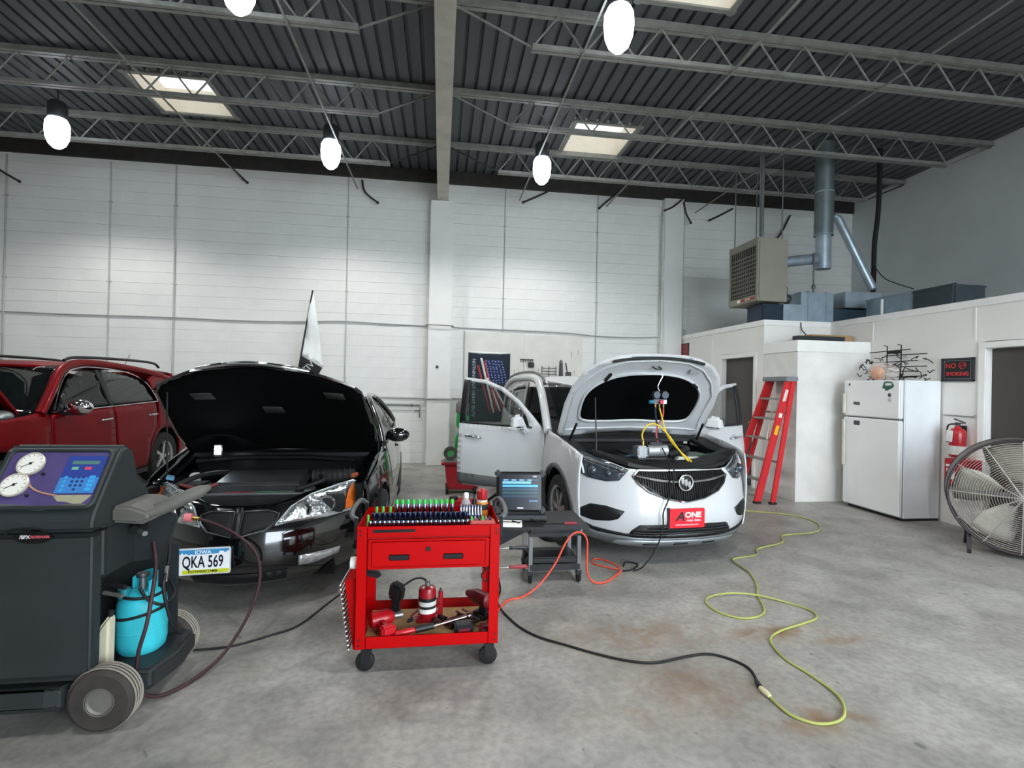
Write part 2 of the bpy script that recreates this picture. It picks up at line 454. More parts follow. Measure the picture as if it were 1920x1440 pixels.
# ================= main beam and joists =================
bm1 = MB(); bm1.box(-.125, .075, YF, 9.72, 4.935, 4.96); bm1.box(-.035, -.015, YF, 9.72, 4.96, 5.5); bm1.box(-.125, .075, YF, 9.72, 5.5, 5.53)
beam = bm1.build('roof_beam', M('cream_painted_beam', '#bdb9ad', .55, metal=.05, var=.14, scale=4)); tag(beam, 'cream painted steel roof beam running overhead from the pilaster', 'beam')
sb_ = MB().box(-.14, .09, 9.62, 9.75, 4.931, 4.934).build('bearing_plate', JOIST, beam)
RODME = None
def joist(Y, x0, x1, bx0, bx1, label):
    t = thing('roof_joist', label, 'joist', (0, Y, 0), group='open web roof joists')
    tc_ = MB().box(x0, x1, -.055, -.008, 5.505, ZD-.006).box(x0, x1, .008, .055, 5.505, ZD-.006); tc_.build('top_chord', JOIST, t)
    MB().box(bx0, bx1, -.05, -.008, 5.12, 5.165).box(bx0, bx1, .008, .05, 5.12, 5.165).build('bottom_chord', JOIST, t)
    global RODME
    P = .56; n = int((bx1-bx0)/P); q = (bx1-bx0)/n
    import functools
    for i in range(n):
        for (a, b) in (((bx0+i*q, 5.15), (bx0+(i+.5)*q, 5.52)), ((bx0+(i+.5)*q, 5.52), (bx0+(i+1)*q, 5.15))):
            key = ('rod', round(q, 4), a[1] < b[1])
            if key not in _cache:
                o = MB().cyl((0, 0, 0), (b[0]-a[0], 0, b[1]-a[1]), .011, n=6).build('web_rod', JOIST, t); _cache[key] = o.data
            else: o = obj('web_rod', _cache[key], None, t)
            o.location = (a[0], 0, a[1])
    for (xa, xb) in ((bx0, x0), (bx1, x1)):
        if abs(xa-xb) > .2:
            MB().cyl((xa, 0, 5.15), (xb, 0, 5.50), .013, n=6).build('end_rod', DARKST if Y > 8 else JOIST, t)
for Y, nm in ((8.68, 'nearest the back wall'), (7.1, 'second from the back wall'), (5.42, 'third from the back wall'), (3.75, 'fourth from the back wall')):
    joist(Y, XL, -.13, XL+.75, -.9, 'open web steel joist left of the beam, '+nm)
    joist(Y, .08, XR, .9, XR-.8, 'open web steel joist right of the beam, '+nm)
for X, lb in ((5.08, 'thin bridging rod crossing the joists nearest the right wall'), (3.2, 'thin bridging rod crossing the joists beside the right skylights'), (1.45, 'thin bridging rod crossing the joists nearest the beam'), (-3.6, 'thin bridging rod crossing below the left skylight'), (-1.6, 'thin bridging rod left of the beam')):
    o = MB().bar((X, 2.5, 5.112), (X, 9.84, 5.112), .022, .014).build('bridging_rod', JOIST); tag(o, lb, 'rod', 'bridging rods under the roof joists')

# ================= high bay lamps =================
GLOW = M('lit_acrylic_bowl', '#ffffff', .4, var=0, emit=7., ecol='#eaf4ff')
GLOW.cycles.emission_sampling = 'NONE'
HOUS = M('lamp_housing_grey', '#4a4d50', .5, metal=.5, var=.1)
def bay_lamp(X, Y, label):
    t = thing('high_bay_lamp', label, 'lamp', (X, Y, 4.74), group='high bay lamps')
    MB().lathe([(0, .42), (.10, .42), (.115, .45), (.115, .62), (.09, .66), (0, .66)], 20).build('ballast_housing', HOUS, t, smooth=40)
    MB().cyl((0, 0, .66), (0, 0, ZD-4.74-.01), .011, n=8).build('hanger_rod', HOUS, t)
    MB().lathe([(0, 0), (.05, .01), (.10, .06), (.135, .15), (.145, .26), (.14, .36), (.11, .42), (0, .42)], 24).build('glowing_bowl', GLOW, t, smooth=40)
    d = bpy.data.lights.new('lamp_light', 'SPOT'); d.energy = LAMP_W; d.color = (.985, .985, .97)
    d.spot_size = math.radians(154); d.spot_blend = .55; d.shadow_soft_size = .12
    q = bpy.data.objects.new('lamp_light', d); COL.objects.link(q); q.parent = t; q.location = (0, 0, -.14)
for X, Y, lb in ((-5.45, 8.08, 'glowing high bay lamp furthest left along the back wall'), (-1.72, 8.08, 'glowing high bay lamp just left of the roof beam'), (1.54, 8.06, 'glowing high bay lamp just right of the roof beam'),
                 (1.63, 4.74, 'big bright high bay lamp hanging nearest, near the top'), (-1.83, 4.80, 'high bay lamp over the black car at the top of view'), (-5.45, 4.8, 'high bay lamp over the red vehicle'),
                 (-1.8, 1.4, 'high bay lamp over the front of the shop'), (1.6, 1.4, 'high bay lamp over the shop front right of the beam'), (4.9, 1.4, 'unseen high bay lamp added to brighten the office side')):  # last lamp is added out of view to brighten the office side
    bay_lamp(X, Y, lb)
# ================= office block along the right =================
XA, XB, YC, YR, ZP = 4.83, 5.94, 6.396, 7.14, 2.57
DOORM = M('dark_brown_door', '#4a4340', .5, var=.12, scale=3, stretch=(1,1,.2))
wa = MB()
wa.box(XA, XA+.12, YR, 7.37, 0, ZP); wa.box(XA, XA+.12, 8.28, YB-.006, 0, ZP); wa.box(XA, XA+.12, 7.37, 8.28, 2.04, ZP)
struct(wa.build('wall_office_far', DRY))
struct(MB().box(XA+.12, XB, YR, YR+.12, 0, ZP).build('wall_office_return', DRY))
wo = MB(); wo.box(XB, XB+.12, 4.86, YR+.12, 0, ZP); wo.box(XB, XB+.12, YF, 3.93, 0, ZP); wo.box(XB, XB+.12, 3.93, 4.86, 2.03, ZP)
struct(wo.build('wall_office_near', DRY))
struct(MB().box(XA+.12, XR, YR+.12, YB-.006, 2.38, 2.46).box(XB+.12, XR, YF, YR+.12, 2.38, 2.46).build('ceiling_office', DRY))
cl = MB(); cl.box(XA, XB-.002, YC, YC+.1, 0, 2.2); cl.box(XA, XA+.1, YC+.1, YR-.002, 0, 2.2); cl.box(XA+.1, XB-.002, YC+.1, YR-.002, 2.1, 2.2)
SHADE_DRY = M('shade_mottled_drywall', '#e4e2dc', .6, var=.09, scale=2.6, bump=.06, bscale=60)  # grey mottling in the colour stands for the ladder's step shadows
clo = cl.build('wall_closet', SHADE_DRY); struct(clo)
struct(MB().box(XA-.014, XA, YC-.014, YR, 2.06, 2.215).box(XA, XB-.004, YC-.014, YC, 2.06, 2.215).build('trim_2', TRIMW, bevel=.004))
struct(MB().box(XA-.014, XA+.13, YR-.014, YB-.01, 2.50, ZP+.015).box(XA+.13, XB-.014, YR-.014, YR+.13, 2.50, ZP+.015).box(XB-.014, XB+.13, YF, YR-.014, 2.50, ZP+.015).build('trim_3', TRIMW, bevel=.004))
# wall panel seams as raised battens
for (y, z0, z1) in ((6.36, 2.22, 2.5), (4.98, 2.13, 2.5)):
    struct(MB().box(XB-.004, XB, y-.012, y+.012, z0, z1).build('trim_4', TRIMW))
struct(MB().box(XA-.004, XA, 8.62, 8.64, 0, 2.5).build('trim_5', TRIMW))
def door(name, X, y0, y1, zt, sign=1):
    t = bpy.data.objects.new(name, None); COL.objects.link(t); struct(t); t.location = (X, 0, 0)
    MB().box(.07, .11, y0+.006, y1-.006, .01, zt-.006).build('door_leaf', DOORM, t, bevel=.003)
    c = MB(); w = .07
    c.box(-.018, 0, y1, y1+w, 0, zt+w); c.box(-.018, 0, y0-w, y0, 0, zt+w); c.box(-.018, 0, y0, y1, zt, zt+w)
    c.build('door_casing', TRIMW, t, bevel=.004)
    j = MB(); j.box(0, .12, y1-.005, y1+.0, 0, zt); j.box(0, .12, y0, y0+.005, 0, zt); j.box(0, .12, y0, y1, zt-.005, zt)
    j.build('door_jamb', TRIMW, t)
    MB().cyl((.07, y0+.09, 1.0), (.02, y0+.09, 1.0), .012, n=10).sphere((.0, y0+.09, 1.0), .03, 12, 8).build('door_knob', M('worn_brass', '#9a8a60', .3, metal=.9), t, smooth=40)
    return t
door('door_1', XA, 7.37, 8.28, 2.04)
d2 = door('door_2', XB, 3.93, 4.86, 2.03)
MB().box(.066, .07, 4.0, 4.5, 1.66, 1.675).build('door_grey_strip', M('grey_strip', '#6a6462', .5), d2)  # narrow grey strip, lighter than the door leaf

# ================= unit heater =================
BEIGE = M('beige_heater_enamel', '#8c897c', .45, var=.06, scale=3)
RODM = M('threaded_rod_grey', '#6d7070', .5, metal=.5, var=.1)
t = thing('unit_heater', 'beige gas unit heater with louvred front hanging above the office', 'heater', (4.74, 7.2, 2.88))
hb = MB(); hb.box(.03, .5, 0, .78, 0, .97); hb.box(0, .03, 0, .78, 0, .1); hb.box(0, .03, 0, .78, .86, .97); hb.box(0, .03, 0, .05, .1, .86); hb.box(0, .03, .73, .78, .1, .86)
hb.build('cabinet', BEIGE, t, bevel=.006)
MB().box(.024, .03, .05, .73, .1, .86).build('dark_core', BLACKP, t)
gm = None
for i in range(10):
    z = .13+i*.066
    if gm is None: o = MB().obox((0, .39, 0), (.03, .68, .004), (0, .5, 0)).build('louvre_slat', BEIGE, t); gm = o.data
    else: o = obj('louvre_slat', gm, None, t)
    o.location = (.012, 0, z)
vm = None
for i in range(11):
    if vm is None: o = MB().box(-.004, .004, -.004, .004, .1, .86).build('grille_bar', BEIGE, t); vm = o.data
    else: o = obj('grille_bar', vm, None, t)
    o.location = (.016, .1+i*.058, 0)
MB().box(-.003, 0, .06, .42, .035, .075).build('red_name_plate', M('red_plate', '#9c3030', .4), t)
MB().box(-.004, 0, .44, .52, .033, .077).build('white_maker_tag', TRIMW, t)
text('name_plate_letters', 'REZNOR', TRIMW, t, (-.0035, .24, .055), (PI/2, 0, -PI/2), .036, .0008)
for (x, y) in ((.06, .06), (.06, .72), (.44, .06), (.44, .72)):
    MB().cyl((x, y, .97), (x, y, 5.12-2.88), .009, n=8).build('hanger_rod', RODM, t)
MB().cyl((.30, .36, .97), (.30, .36, 5.45-2.88), .028, n=12).build('gas_pipe', RODM, t, smooth=40)
MB().cyl((.5, .40, .68), (1.285, .40, .80), .085, n=20).build('flue_outlet', GALV, t, smooth=40)
# flue
t = thing('flue_pipe', 'vertical galvanised flue pipe rising from the heater outlet to the roof', 'pipe', (6.16, 7.6, 3.52))
MB().cyl((0, 0, 0), (0, 0, .55), .115, n=24).build('tee_section', GALV, t, smooth=40)
MB().cyl((0, 0, .55), (0, 0, ZD-3.52-.004), .14, n=24).build('upper_section', M('dull_galvanised', '#7f8a8e', .45, metal=.7, var=.15, scale=4), t, smooth=40)
for z in (.55, 1.25): MB().lathe([(.141, z-.012), (.147, z-.006), (.147, z+.006), (.141, z+.012)], 24).build('seam_band', GALV, t, smooth=40)
MB().lathe([(.116, .02), (.122, .026), (.122, .04), (.116, .046)], 24).build('seam_band', GALV, t, smooth=40)
o = MB().tube([(6.315, 7.6, 4.40), (6.42, 7.6, 4.36), (7.02, 7.56, 3.27), (7.03, 7.55, 3.215)], .065, 14).build('slanted_vent_pipe', GALV, smooth=40)
tag(o, 'slanted galvanised vent pipe leading down to the roof ducts', 'pipe')
o = MB().tube(spl([(7.17, 7.6, ZD-.01), (7.16, 7.6, 4.6), (7.10, 7.6, 4.0), (7.13, 7.64, 3.5), (7.14, 7.66, 3.2)], 5), .038, 10).build('drain_pipe', BLACKR, smooth=40)
tag(o, 'black drain pipe hanging down beside the slanted vent pipe', 'pipe')
o = MB().tube(spl([(7.06, 7.57, 3.62), (7.25, 7.56, 3.42), (7.5, 7.55, 3.33), (7.75, 7.5, 3.25)], 5), .008, 6).build('wire', BLACKR); tag(o, 'thin dark wire drooping from the drain pipe to the ducts', 'wire')
o = MB().cyl((5.92, 7.5, 3.085), (5.92, 7.5, 3.75), .014, n=8).sphere((5.92, 7.5, 3.2), (.03, .03, .05)).build('gas_pipe', RODM, smooth=40); tag(o, 'small grey gas pipe with a valve rising from the ducts', 'pipe')
# ducts on the office roof
def duct(name, x0, x1, y0, y1, z1, label, mat=GALV, seams=(), z0=2.462):
    t = thing(name, label, 'duct', ((x0+x1)/2, (y0+y1)/2, z0), group='ducts on the office roof')
    w, d, h = (x1-x0)/2, (y1-y0)/2, z1-z0
    MB().box(-w, w, -d, d, 0, h).build('duct_body', mat, t, bevel=.006)
    for s in seams: MB().box(s-.012, s+.012, -d-.012, d+.012, 0, h+.012).build('standing_seam', mat, t)
    MB().box(-w-.008, w+.008, -d-.008, d+.008, h-.03, h-.006).build('flange', mat, t)
    return t
DKB = M('dark_blue_sheet', '#2c3a48', .4, metal=.5, var=.1)
duct('air_duct', 4.90, 5.24, 7.30, 7.7, 2.86, 'dark blue sheet metal duct below the heater', DKB)
duct('air_duct', 5.27, 5.58, 7.32, 7.7, 2.87, 'small pale galvanised duct beside the dark blue one')
duct('air_duct', 5.63, 6.20, 7.40, 8.0, 3.09, 'tall galvanised duct standing at the office corner', seams=(-.16, .16))
duct('air_duct', 6.25, 7.15, 7.5, 8.0, 2.86, 'low galvanised duct behind the corner of the office', M('dull_galvanised2', '#5c6e7d', .4, metal=.8, var=.12))
dd = duct('air_duct', 6.45, 7.1, 7.45, 7.95, 3.14, 'galvanised duct box where the slanted vent pipe ends', z0=2.88)
duct('air_duct', 6.55, 6.95, 6.35, 7.15, 2.96, 'pale galvanised duct behind the office parapet', seams=(-.1,))
duct('air_duct', 6.5, 7.0, 5.75, 6.3, 2.94, 'dark grey duct end at the right of the roof ducts', M('dull_galvanised3', '#4d565c', .5, metal=.6, var=.1), seams=(-.2,))
o = MB().cyl((6.36, 6.66, 2.46), (6.36, 6.66, 2.88), .018, n=10).build('vent_stub', TRIMW, smooth=40); tag(o, 'thin white stub pipe standing on the office roof', 'pipe')
t = thing('gas_regulator', 'dark gas regulator with bent pipe beside the heater', 'regulator', (5.45, 7.5, 2.875))
MB().tube([(.0, 0, 0), (0, 0, .16), (0, 0, .30), (-.12, 0, .30)], .016, 8).build('bent_pipe', BLACKP, t, smooth=40)
MB().lathe([(0, 0), (.03, .02), (.07, .09), (.07, .13), (.03, .18), (0, .18)], 16).build('regulator_body', HOUS, t, smooth=40)

# ================= things on the closet top =================
CARD = M('brown_cardboard', '#a8845e', .8, var=.08, scale=5)
t = thing('cardboard_box', 'flat brown cardboard box lying on the closet top', 'box', (5.56, 6.80, 2.2))
MB().box(-.33, .33, -.15, .15, 0, .13).build('box_body', CARD, t, bevel=.004)
MB().box(-.33, .33, -.004, .004, .13, .132).build('flap_gap', M('dark_gap', '#3a2c20', .9), t)
MB().box(-.335, -.33, -.15, .15, .02, .11).build('side_flap', M('dark_cardboard', '#82633f', .8, var=.1), t)
o = MB().box(-.36, .36, -.06, .06, 0, .085).build('black_panel_box', M('black_case', '#20262c', .5, var=.15), bevel=.004, loc=(5.24, 6.52, 2.2)); tag(o, 'long black flat case in front of the cardboard box on the closet', 'case')
o = MB().tube(spl([(5.42, 7.12, 2.56), (5.42, 7.10, 2.45), (5.44, 7.0, 2.33), (5.45, 6.97, 2.2)], 5), .008, 6).build('cable', BLACKR); tag(o, 'dark cable running over the parapet to the closet top', 'cable')

# ================= refrigerator =================
FRW = M('white_appliance_enamel', '#e8eae8', .35, var=.03, scale=2.5, coat=.2)
FRS = M('textured_fridge_side', '#e4e8ea', .5, var=.04, scale=3, bump=.15, bscale=140)
t = thing('refrigerator', 'white two-door top-freezer refrigerator standing against the office wall', 'refrigerator', (5.36, 5.34, 0))
MB().box(.07, .56, 0, .85, .03, 1.67).build('cabinet', FRS, t, bevel=.012, seg=3)
MB().box(.075, .55, .02, .83, 0, .03).build('base_grille', BLACKP, t)
dz = 1.205
fd = MB().box(0, .062, 0, .85, dz, 1.67).build('freezer_door', FRW, t, bevel=.014, seg=3)
rd = MB().box(0, .062, 0, .85, .05, dz-.016).build('refrigerator_door', FRW, t, bevel=.014, seg=3)
GASK = M('grey_gasket', '#7d8084', .7)
MB().box(.062, .07, .01, .84, .05, 1.66).build('door_gasket', GASK, t)
HND = M('cream_handle', '#d8d4c4', .45)
MB().box(-.028, -.004, .80, .835, dz+.03, 1.5).box(-.006, 0, .80, .835, dz+.03, dz+.08).box(-.006, 0, .80, .835, 1.45, 1.5).build('handle', HND, fd, bevel=.005)
MB().box(-.028, -.004, .80, .835, .55, dz-.05).box(-.006, 0, .80, .835, .55, .6).box(-.006, 0, .80, .835, dz-.1, dz-.05).build('handle', HND, rd, bevel=.005)
MB().box(-.004, 0, .74, .76, 1.60, 1.63).build('hinge_mark', BLACKP, fd)
def stk(name, poly, col, parent, th=.003):
    return MB().prism(poly, 'x', -th, -.0003).build(name, M('sticker_'+col.strip('#'), col, .5, var=0), parent)
GRM = '#2f5a4a'
stk('green_map_magnet', [(.08,1.60),(.10,1.635),(.115,1.65),(.19,1.655),(.22,1.645),(.235,1.60),(.245,1.575),(.21,1.565),(.19,1.54),(.16,1.55),(.13,1.565),(.10,1.575)], GRM, fd)
stk('white_magnet_print', [(.11,1.605),(.115,1.635),(.2,1.635),(.2,1.605)], '#dfe6e0', fd, .0036)
stk('round_magnet', [(.14+.022*math.cos(a), 1.49+.024*math.sin(a)) for a in [i*PI/8 for i in range(16)]], '#4a4f50', fd)
stk('round_magnet', [(.14+.022*math.cos(a), 1.432+.024*math.sin(a)) for a in [i*PI/8 for i in range(16)]], '#b9bcba', fd)
stk('black_sticker', [(.58,1.35),(.68,1.355),(.68,1.395),(.58,1.39)], '#50544f', fd)
stk('black_sticker', [(.575,1.09),(.67,1.092),(.67,1.15),(.575,1.148)], '#3a3f40', rd)
# ---- wire rack heap on the fridge
WIRE = M('black_wire', '#1b1a1c', .45, metal=.4, var=.1)
t = thing('wire_display_rack', 'tangle of black wire display racks heaped on the refrigerator', 'rack', (5.6, 5.34, 1.672))
r = random.Random(3)
for (z, y0, y1, x) in ((.40, .35, .97, .25), (.33, .1, .68, .22), (.25, .2, .85, .2), (.18, .12, .9, .24), (.12, .2, .95, .21), (.06, .12, .9, .22)):
    MB().cyl((x, y0, z), (x, y1, z+r.uniform(-.02, .02)), .006, n=6).build('long_wire', WIRE, t)
for y in (.47, .68): MB().tube([(.24, y+.05, .47), (.24, y, .46), (.24, y, .2), (.22, y, .005)], .007, 6).build('upright_wire', WIRE, t)
MB().box(.236, .246, .47, .68, .355, .39).build('rack_plate', WIRE, t)
for i in range(46):
    y = r.choice([r.uniform(.6, .95), r.uniform(.12, .45), r.uniform(.1, .95)]); z = r.uniform(.01, .28); x = r.uniform(.08, .26)
    pts = [(x, y, z)]
    for q in range(3): pts.append((pts[-1][0]+r.uniform(-.04, .04), pts[-1][1]+r.uniform(-.07, .07), max(.006, pts[-1][2]+r.uniform(-.05, .05))))
    MB().tube(spl(pts, 3), .0055, 5).build('hook_wire', WIRE, t)
BAG = M('clear_plastic_bag', '#e9dfda', .25, var=.1, scale=9, alpha=.32, spec=.8)
t = thing('plastic_bag', 'clear plastic bag with an orange pink item on the refrigerator', 'bag', (5.50, 5.72, 1.672))
bg = MB(); bg.sphere((0, 0, .11), (.10, .20, .12), 20, 12); 
bg.v = [(x*(1+.14*math.sin(11*y+7*z)), y*(1+.1*math.sin(17*z+3*x)), max(0, z+.018*math.sin(19*y)*math.cos(13*x))) for x, y, z in bg.v]
bg.build('bag_film', BAG, t, smooth=60)
ob_ = MB(); ob_.sphere((-.01, .08, .095), (.06, .085, .09), 18, 10); ob_.build('orange_item', M('orange_pink_item', '#e59a68', .5, var=.25, scale=9), t, smooth=60)

# ================= no smoking sign =================
t = thing('no_smoking_sign', 'black framed sign with red letters reading no smoking', 'sign', (5.922, 5.16, 1.80))
SB = M('sign_black', '#17181a', .4); SR = M('sign_red_letters', '#c0353a', .5)
MB().box(0, .017, -.18, .18, -.128, .128).build('sign_board', SB, t)
fr = MB()
for s in (-1, 1): fr.box(-.006, .017, s*.18-.008, s*.18+.008, -.136, .136); fr.box(-.006, .017, -.188, .188, s*.128-.008, s*.128+.008)
fr.build('sign_frame', M('charcoal_frame', '#33363c', .4), t)
ifr = MB()
for s in (-1, 1): ifr.box(-.002, 0, s*.155-.002, s*.155+.002, -.105, .105); ifr.box(-.002, 0, -.155, .155, s*.105-.002, s*.105+.002)
ifr.build('inner_border', M('pale_line', '#8a9098', .5), t)
text('letters', 'NO', SR, t, (-.0015, .075, .045), (PI/2, 0, -PI/2), .078, .001, bold=.002)
text('letters', 'SMOKING', SR, t, (-.0015, 0, -.05), (PI/2, 0, -PI/2), .060, .001, bold=.002)
rg = MB().tube([(-.003, -.06+.038*math.cos(a), .048+.038*math.sin(a)) for a in [i*PI/12 for i in range(24)]], .004, 5, closed=True); rg.bar((-.003, -.06-.026, .048+.026), (-.003, -.06+.026, .048-.026), .007, .002, up=(1,0,0)); rg.bar((-.002, -.088, .05), (-.002, -.034, .05), .009, .002, up=(1,0,0))
rg.build('no_smoking_symbol', SR, t)

# ================= fire extinguisher and red box =================
REDM = M('extinguisher_red', '#b0232c', .35, var=.06, coat=.3)
t = thing('fire_extinguisher', 'red fire extinguisher with white tag hanging on the office wall', 'extinguisher', (5.85, 5.08, .80))
MB().lathe([(0, 0), (.07, 0), (.078, .015), (.078, .27), (.066, .31), (.03, .335), (.022, .36), (0, .36)], 24).build('cylinder', REDM, t, smooth=40)
MB().lathe([(.0788, .03), (.0795, .03), (.0795, .13), (.0788, .13)], 24).build('paper_label', M('pale_label', '#d3d5cf', .6, var=.18, scale=20), t, smooth=40)
MB().box(-.02, .02, -.02, .02, .36, .395).build('valve', M('grey_valve', '#6c6f70', .4, metal=.6), t, bevel=.004)
MB().obox((-.01, -.03, .415), (.02, .13, .012), (.3, 0, 0)).obox((-.01, -.03, .385), (.02, .11, .010), (-.15, 0, 0)).build('lever', M('grey_valve2', '#55585a', .4, metal=.6), t)
MB().tube(spl([(-.02, .02, .375), (-.04, .07, .36), (-.04, .09, .28), (-.04, .085, .16)], 5), .009, 8).build('hose', BLACKR, t, smooth=40)
MB().obox((-.085, .02, .24), (.003, .075, .13), (.08, 0, 0)).build('inspection_tag', M('white_tag', '#e9e7e4', .6), t)
MB().box(.07, .089, -.03, .03, .2, .36).build('wall_bracket', BLACKP, t)
t = thing('red_cabinet', 'small red metal box below the fire extinguisher', 'box', (5.82, 4.985, 0))
MB().box(-.11, .118, -.12, .12, .46, .79).build('box_body', REDM, t, bevel=.006)
MB().box(-.113, -.11, .0, .09, .56, .68).build('white_sticker', M('white_tag', '#e9e7e4', .6), t)
MB().box(-.113, -.11, -.02, .1, .70, .725).build('white_sticker', M('white_tag', '#e9e7e4', .6), t)
o = MB().tube([(5.925, 5.32, 1.27), (5.925, 4.96, 1.265), (5.925, 4.96, 1.29)], .006, 6).build('wall_hook_bar', JOIST); tag(o, 'thin grey bar on the wall between refrigerator and door', 'bar')
o = MB().box(4.818, 4.829, 9.5, 9.84, 2.14, 2.42).build('red_picture_frame', BLACKP); tag(o, 'small dark framed red picture at the far end of the office wall', 'picture')
MB().box(4.812, 4.8175, 9.52, 9.82, 2.16, 2.40).build('red_print', M('red_print', '#8d3a38', .5, var=.4, scale=16), o)
o.location = (0, 0, 0)

# ================= step ladder =================
LRED = M('red_fibreglass', '#c8262b', .4, var=.08, scale=5); ALU = M('grey_aluminium', '#9b9b97', .4, metal=.5, var=.1)
t = thing('step_ladder', 'red fibreglass step ladder leaning folded against the closet wall', 'ladder', (4.5, 6.6, 0))
def rail(p0, p1, w, th, nm): MB().bar(p0, p1, th, w, up=(1, 0, .25)).build(nm, LRED, t, bevel=.006)
fb, ft = (-.27, .25)[0], .22
rail((-.27, -.26, .015), (.205, -.20, 1.66), .10, .032, 'front_rail'); rail((-.27, .42, .015), (.205, .22, 1.66), .10, .032, 'front_rail')
rail((-.09, -.33, .015), (.265, -.215, 1.66), .07, .03, 'rear_rail'); rail((-.09, .40, .015), (.265, .24, 1.66), .07, .03, 'rear_rail')
MB().box(.13, .31, -.26, .27, 1.645, 1.71).build('top_cap', M('grey_cap', '#7f8286', .5, var=.08), t, bevel=.01)
for i in range(5):
    z = .3+i*.275; f = z/1.66; x = -.27+.475*f; y0 = -.245+.05*f; y1 = .41-.19*f
    MB().box(x-.045, x+.05, y0, y1, z-.014, z+.012).build('step', ALU, t, bevel=.003)
for i in (1, 3):
    z = .22+i*.33; f = z/1.66; x = -.09+.355*f
    MB().bar((x, -.31+.1*f, z), (x, .39-.14*f, z), .02, .03).build('rear_brace', ALU, t)
MB().bar((-.1, -.20, .85), (.14, .02, 1.35), .012, .02).build('spreader', M('beige_rope', '#c9bda0', .7), t)
for (x, y) in ((-.27, -.26), (-.27, .42), (-.09, -.33), (-.09, .40)): MB().box(x-.05, x+.05, y-.022, y+.022, 0, .03).build('rubber_foot', BLACKR, t, bevel=.004)
def on_rail(z, h, col, nm, w=.05):
    f = z/1.66; MB().obox((-.27+.475*f, -.26+.06*f-.018, z), (w, .002, h), (0, .28, 0)).build(nm, M('ladder_'+nm, col, .5, var=.05), t)
on_rail(1.45, .17, '#d8d2d0', 'white_maker_sticker', .045); on_rail(1.18, .06, '#e8e2dc', 'white_sticker', .045); on_rail(.98, .13, '#e2b51f', 'yellow_sticker')

# ================= drum fan =================
FAN = M('dusty_grey_fan', '#6f6a68', .6, metal=.3, var=.25, scale=8); BLADE = M('dusty_fan_blade', '#b9b3a4', .6, metal=.2, var=.2, scale=5)
GUARD = M('dusty_guard_wire', '#a09a92', .5, metal=.3, var=.15)
ang = math.atan2(-4.1, -5.36)
t = thing('drum_fan', 'large dusty grey drum fan on legs by the office door', 'fan', (5.45, 4.14, .0), rot=(0, 0, math.radians(-46)))
RF = .52; ZC = .575
sh = MB(); n = 48
prof = [(RF, -.17), (RF+.012, -.17), (RF+.012, .17), (RF, .17)]
sh.lathe(prof, n, (0, 0, ZC), 'y', close=True); drum = sh.build('drum_shell', FAN, t, smooth=40)
for y in (-.175, .175): MB().tube([( (RF+.006)*math.cos(a), y, ZC+(RF+.006)*math.sin(a)) for a in [2*PI*i/48 for i in range(48)]], .012, 6, closed=True).build('rim_ring', M('dark_rim', '#3b3436', .5, metal=.4), t, smooth=40)
fg = MB()
for k in range(1, 27): 
    rr = RF*k/27; y = -.18-.07*(1-(rr/RF)**2)
    fg.tube([(rr*math.cos(a), y, ZC+rr*math.sin(a)) for a in [2*PI*i/40 for i in range(40)]], .0026, 4, closed=True)
go = fg.build('guard_rings', GUARD, t); go['kind'] = 'stuff'
for k in range(12):
    a = 2*PI*k/12; pts = [(RF*q*math.cos(a), -.183-.07*(1-q*q), ZC+RF*q*math.sin(a)) for q in (0, .25, .5, .75, 1)]
    MB().tube(pts, .0055, 5).build('guard_spoke', GUARD, t)
for k in range(5):
    a0 = 2*PI*k/5+.5; bl = MB(); vs = []
    for i in range(7):
        q = .12+.36*i/6; wd = .10+.15*math.sin(min(1, i/5)*PI*.62)
        for j in range(5):
            u = (j/4-.5)*wd*2; ang2 = a0+u/(q+.16)
            vs.append((q*math.cos(ang2), .02+u*.42, ZC+q*math.sin(ang2)))
    bl.add(vs, [(i*5+j, i*5+j+1, i*5+j+6, i*5+j+5) for i in range(6) for j in range(4)])
    bo = bl.build('fan_blade', BLADE, t, smooth=60); md = bo.modifiers.new('s', 'SOLIDIFY'); md.thickness = .004
MB().lathe([(0, -.12), (.06, -.12), (.1, -.06), (.1, .12), (.06, .16), (0, .16)], 20, (0, 0, ZC), 'y').build('motor_hub', FAN, t, smooth=40)
for s in (-1, 1): MB().bar((-RF, .1*s, ZC), (RF, .1*s, ZC), .02, .045).build('motor_mount', FAN, t)
for s in (-1, 1):
    MB().tube([(s*.36, -.22, .02), (s*.36, -.12, .17), (s*.36, .12, .17), (s*.36, .22, .02)], .016, 8).build('leg', M('dark_rim', '#3b3436', .5), t, smooth=40)
    for q in (-1, 1): MB().cyl((s*.36-.015, q*.22, .02), (s*.36+.015, q*.22, .02), .02, n=12).build('foot_pad', BLACKR, t, smooth=40)
# ================= shared car bits =================
CHROME = M('chrome', '#d9dcdf', .08, metal=1., var=0)
SILV = M('satin_silver_paint', '#6f7476', .38, metal=.5, var=.05)
GLASS = M('tinted_car_glass', '#141a1a', .03, var=0, alpha=.62, spec=.6)
CLEARG = M('clear_door_glass', '#2a3532', .02, var=0, alpha=.30, spec=.6)
DGLASS = M('dark_car_glass', '#0c0f10', .03, var=0, spec=.7)
LENS = M('lamp_glass', '#343a41', .06, var=.2, scale=20, coat=.6)
REFL = M('headlamp_reflector', '#c9cfd2', .12, metal=.9, var=.35, scale=26, bump=.5, bscale=30)
AMBER = M('amber_lens', '#e0702a', .2, var=.2, scale=24, coat=.5)
TYRE = M('tyre_rubber', '#1c1c1d', .75, var=.2, scale=9)
PLAST = M('black_trim_plastic', '#0c0d10', .5, var=.12, scale=10)
BAY = M('engine_bay_black', '#08090b', .6, var=.3, scale=14, spec=.3)
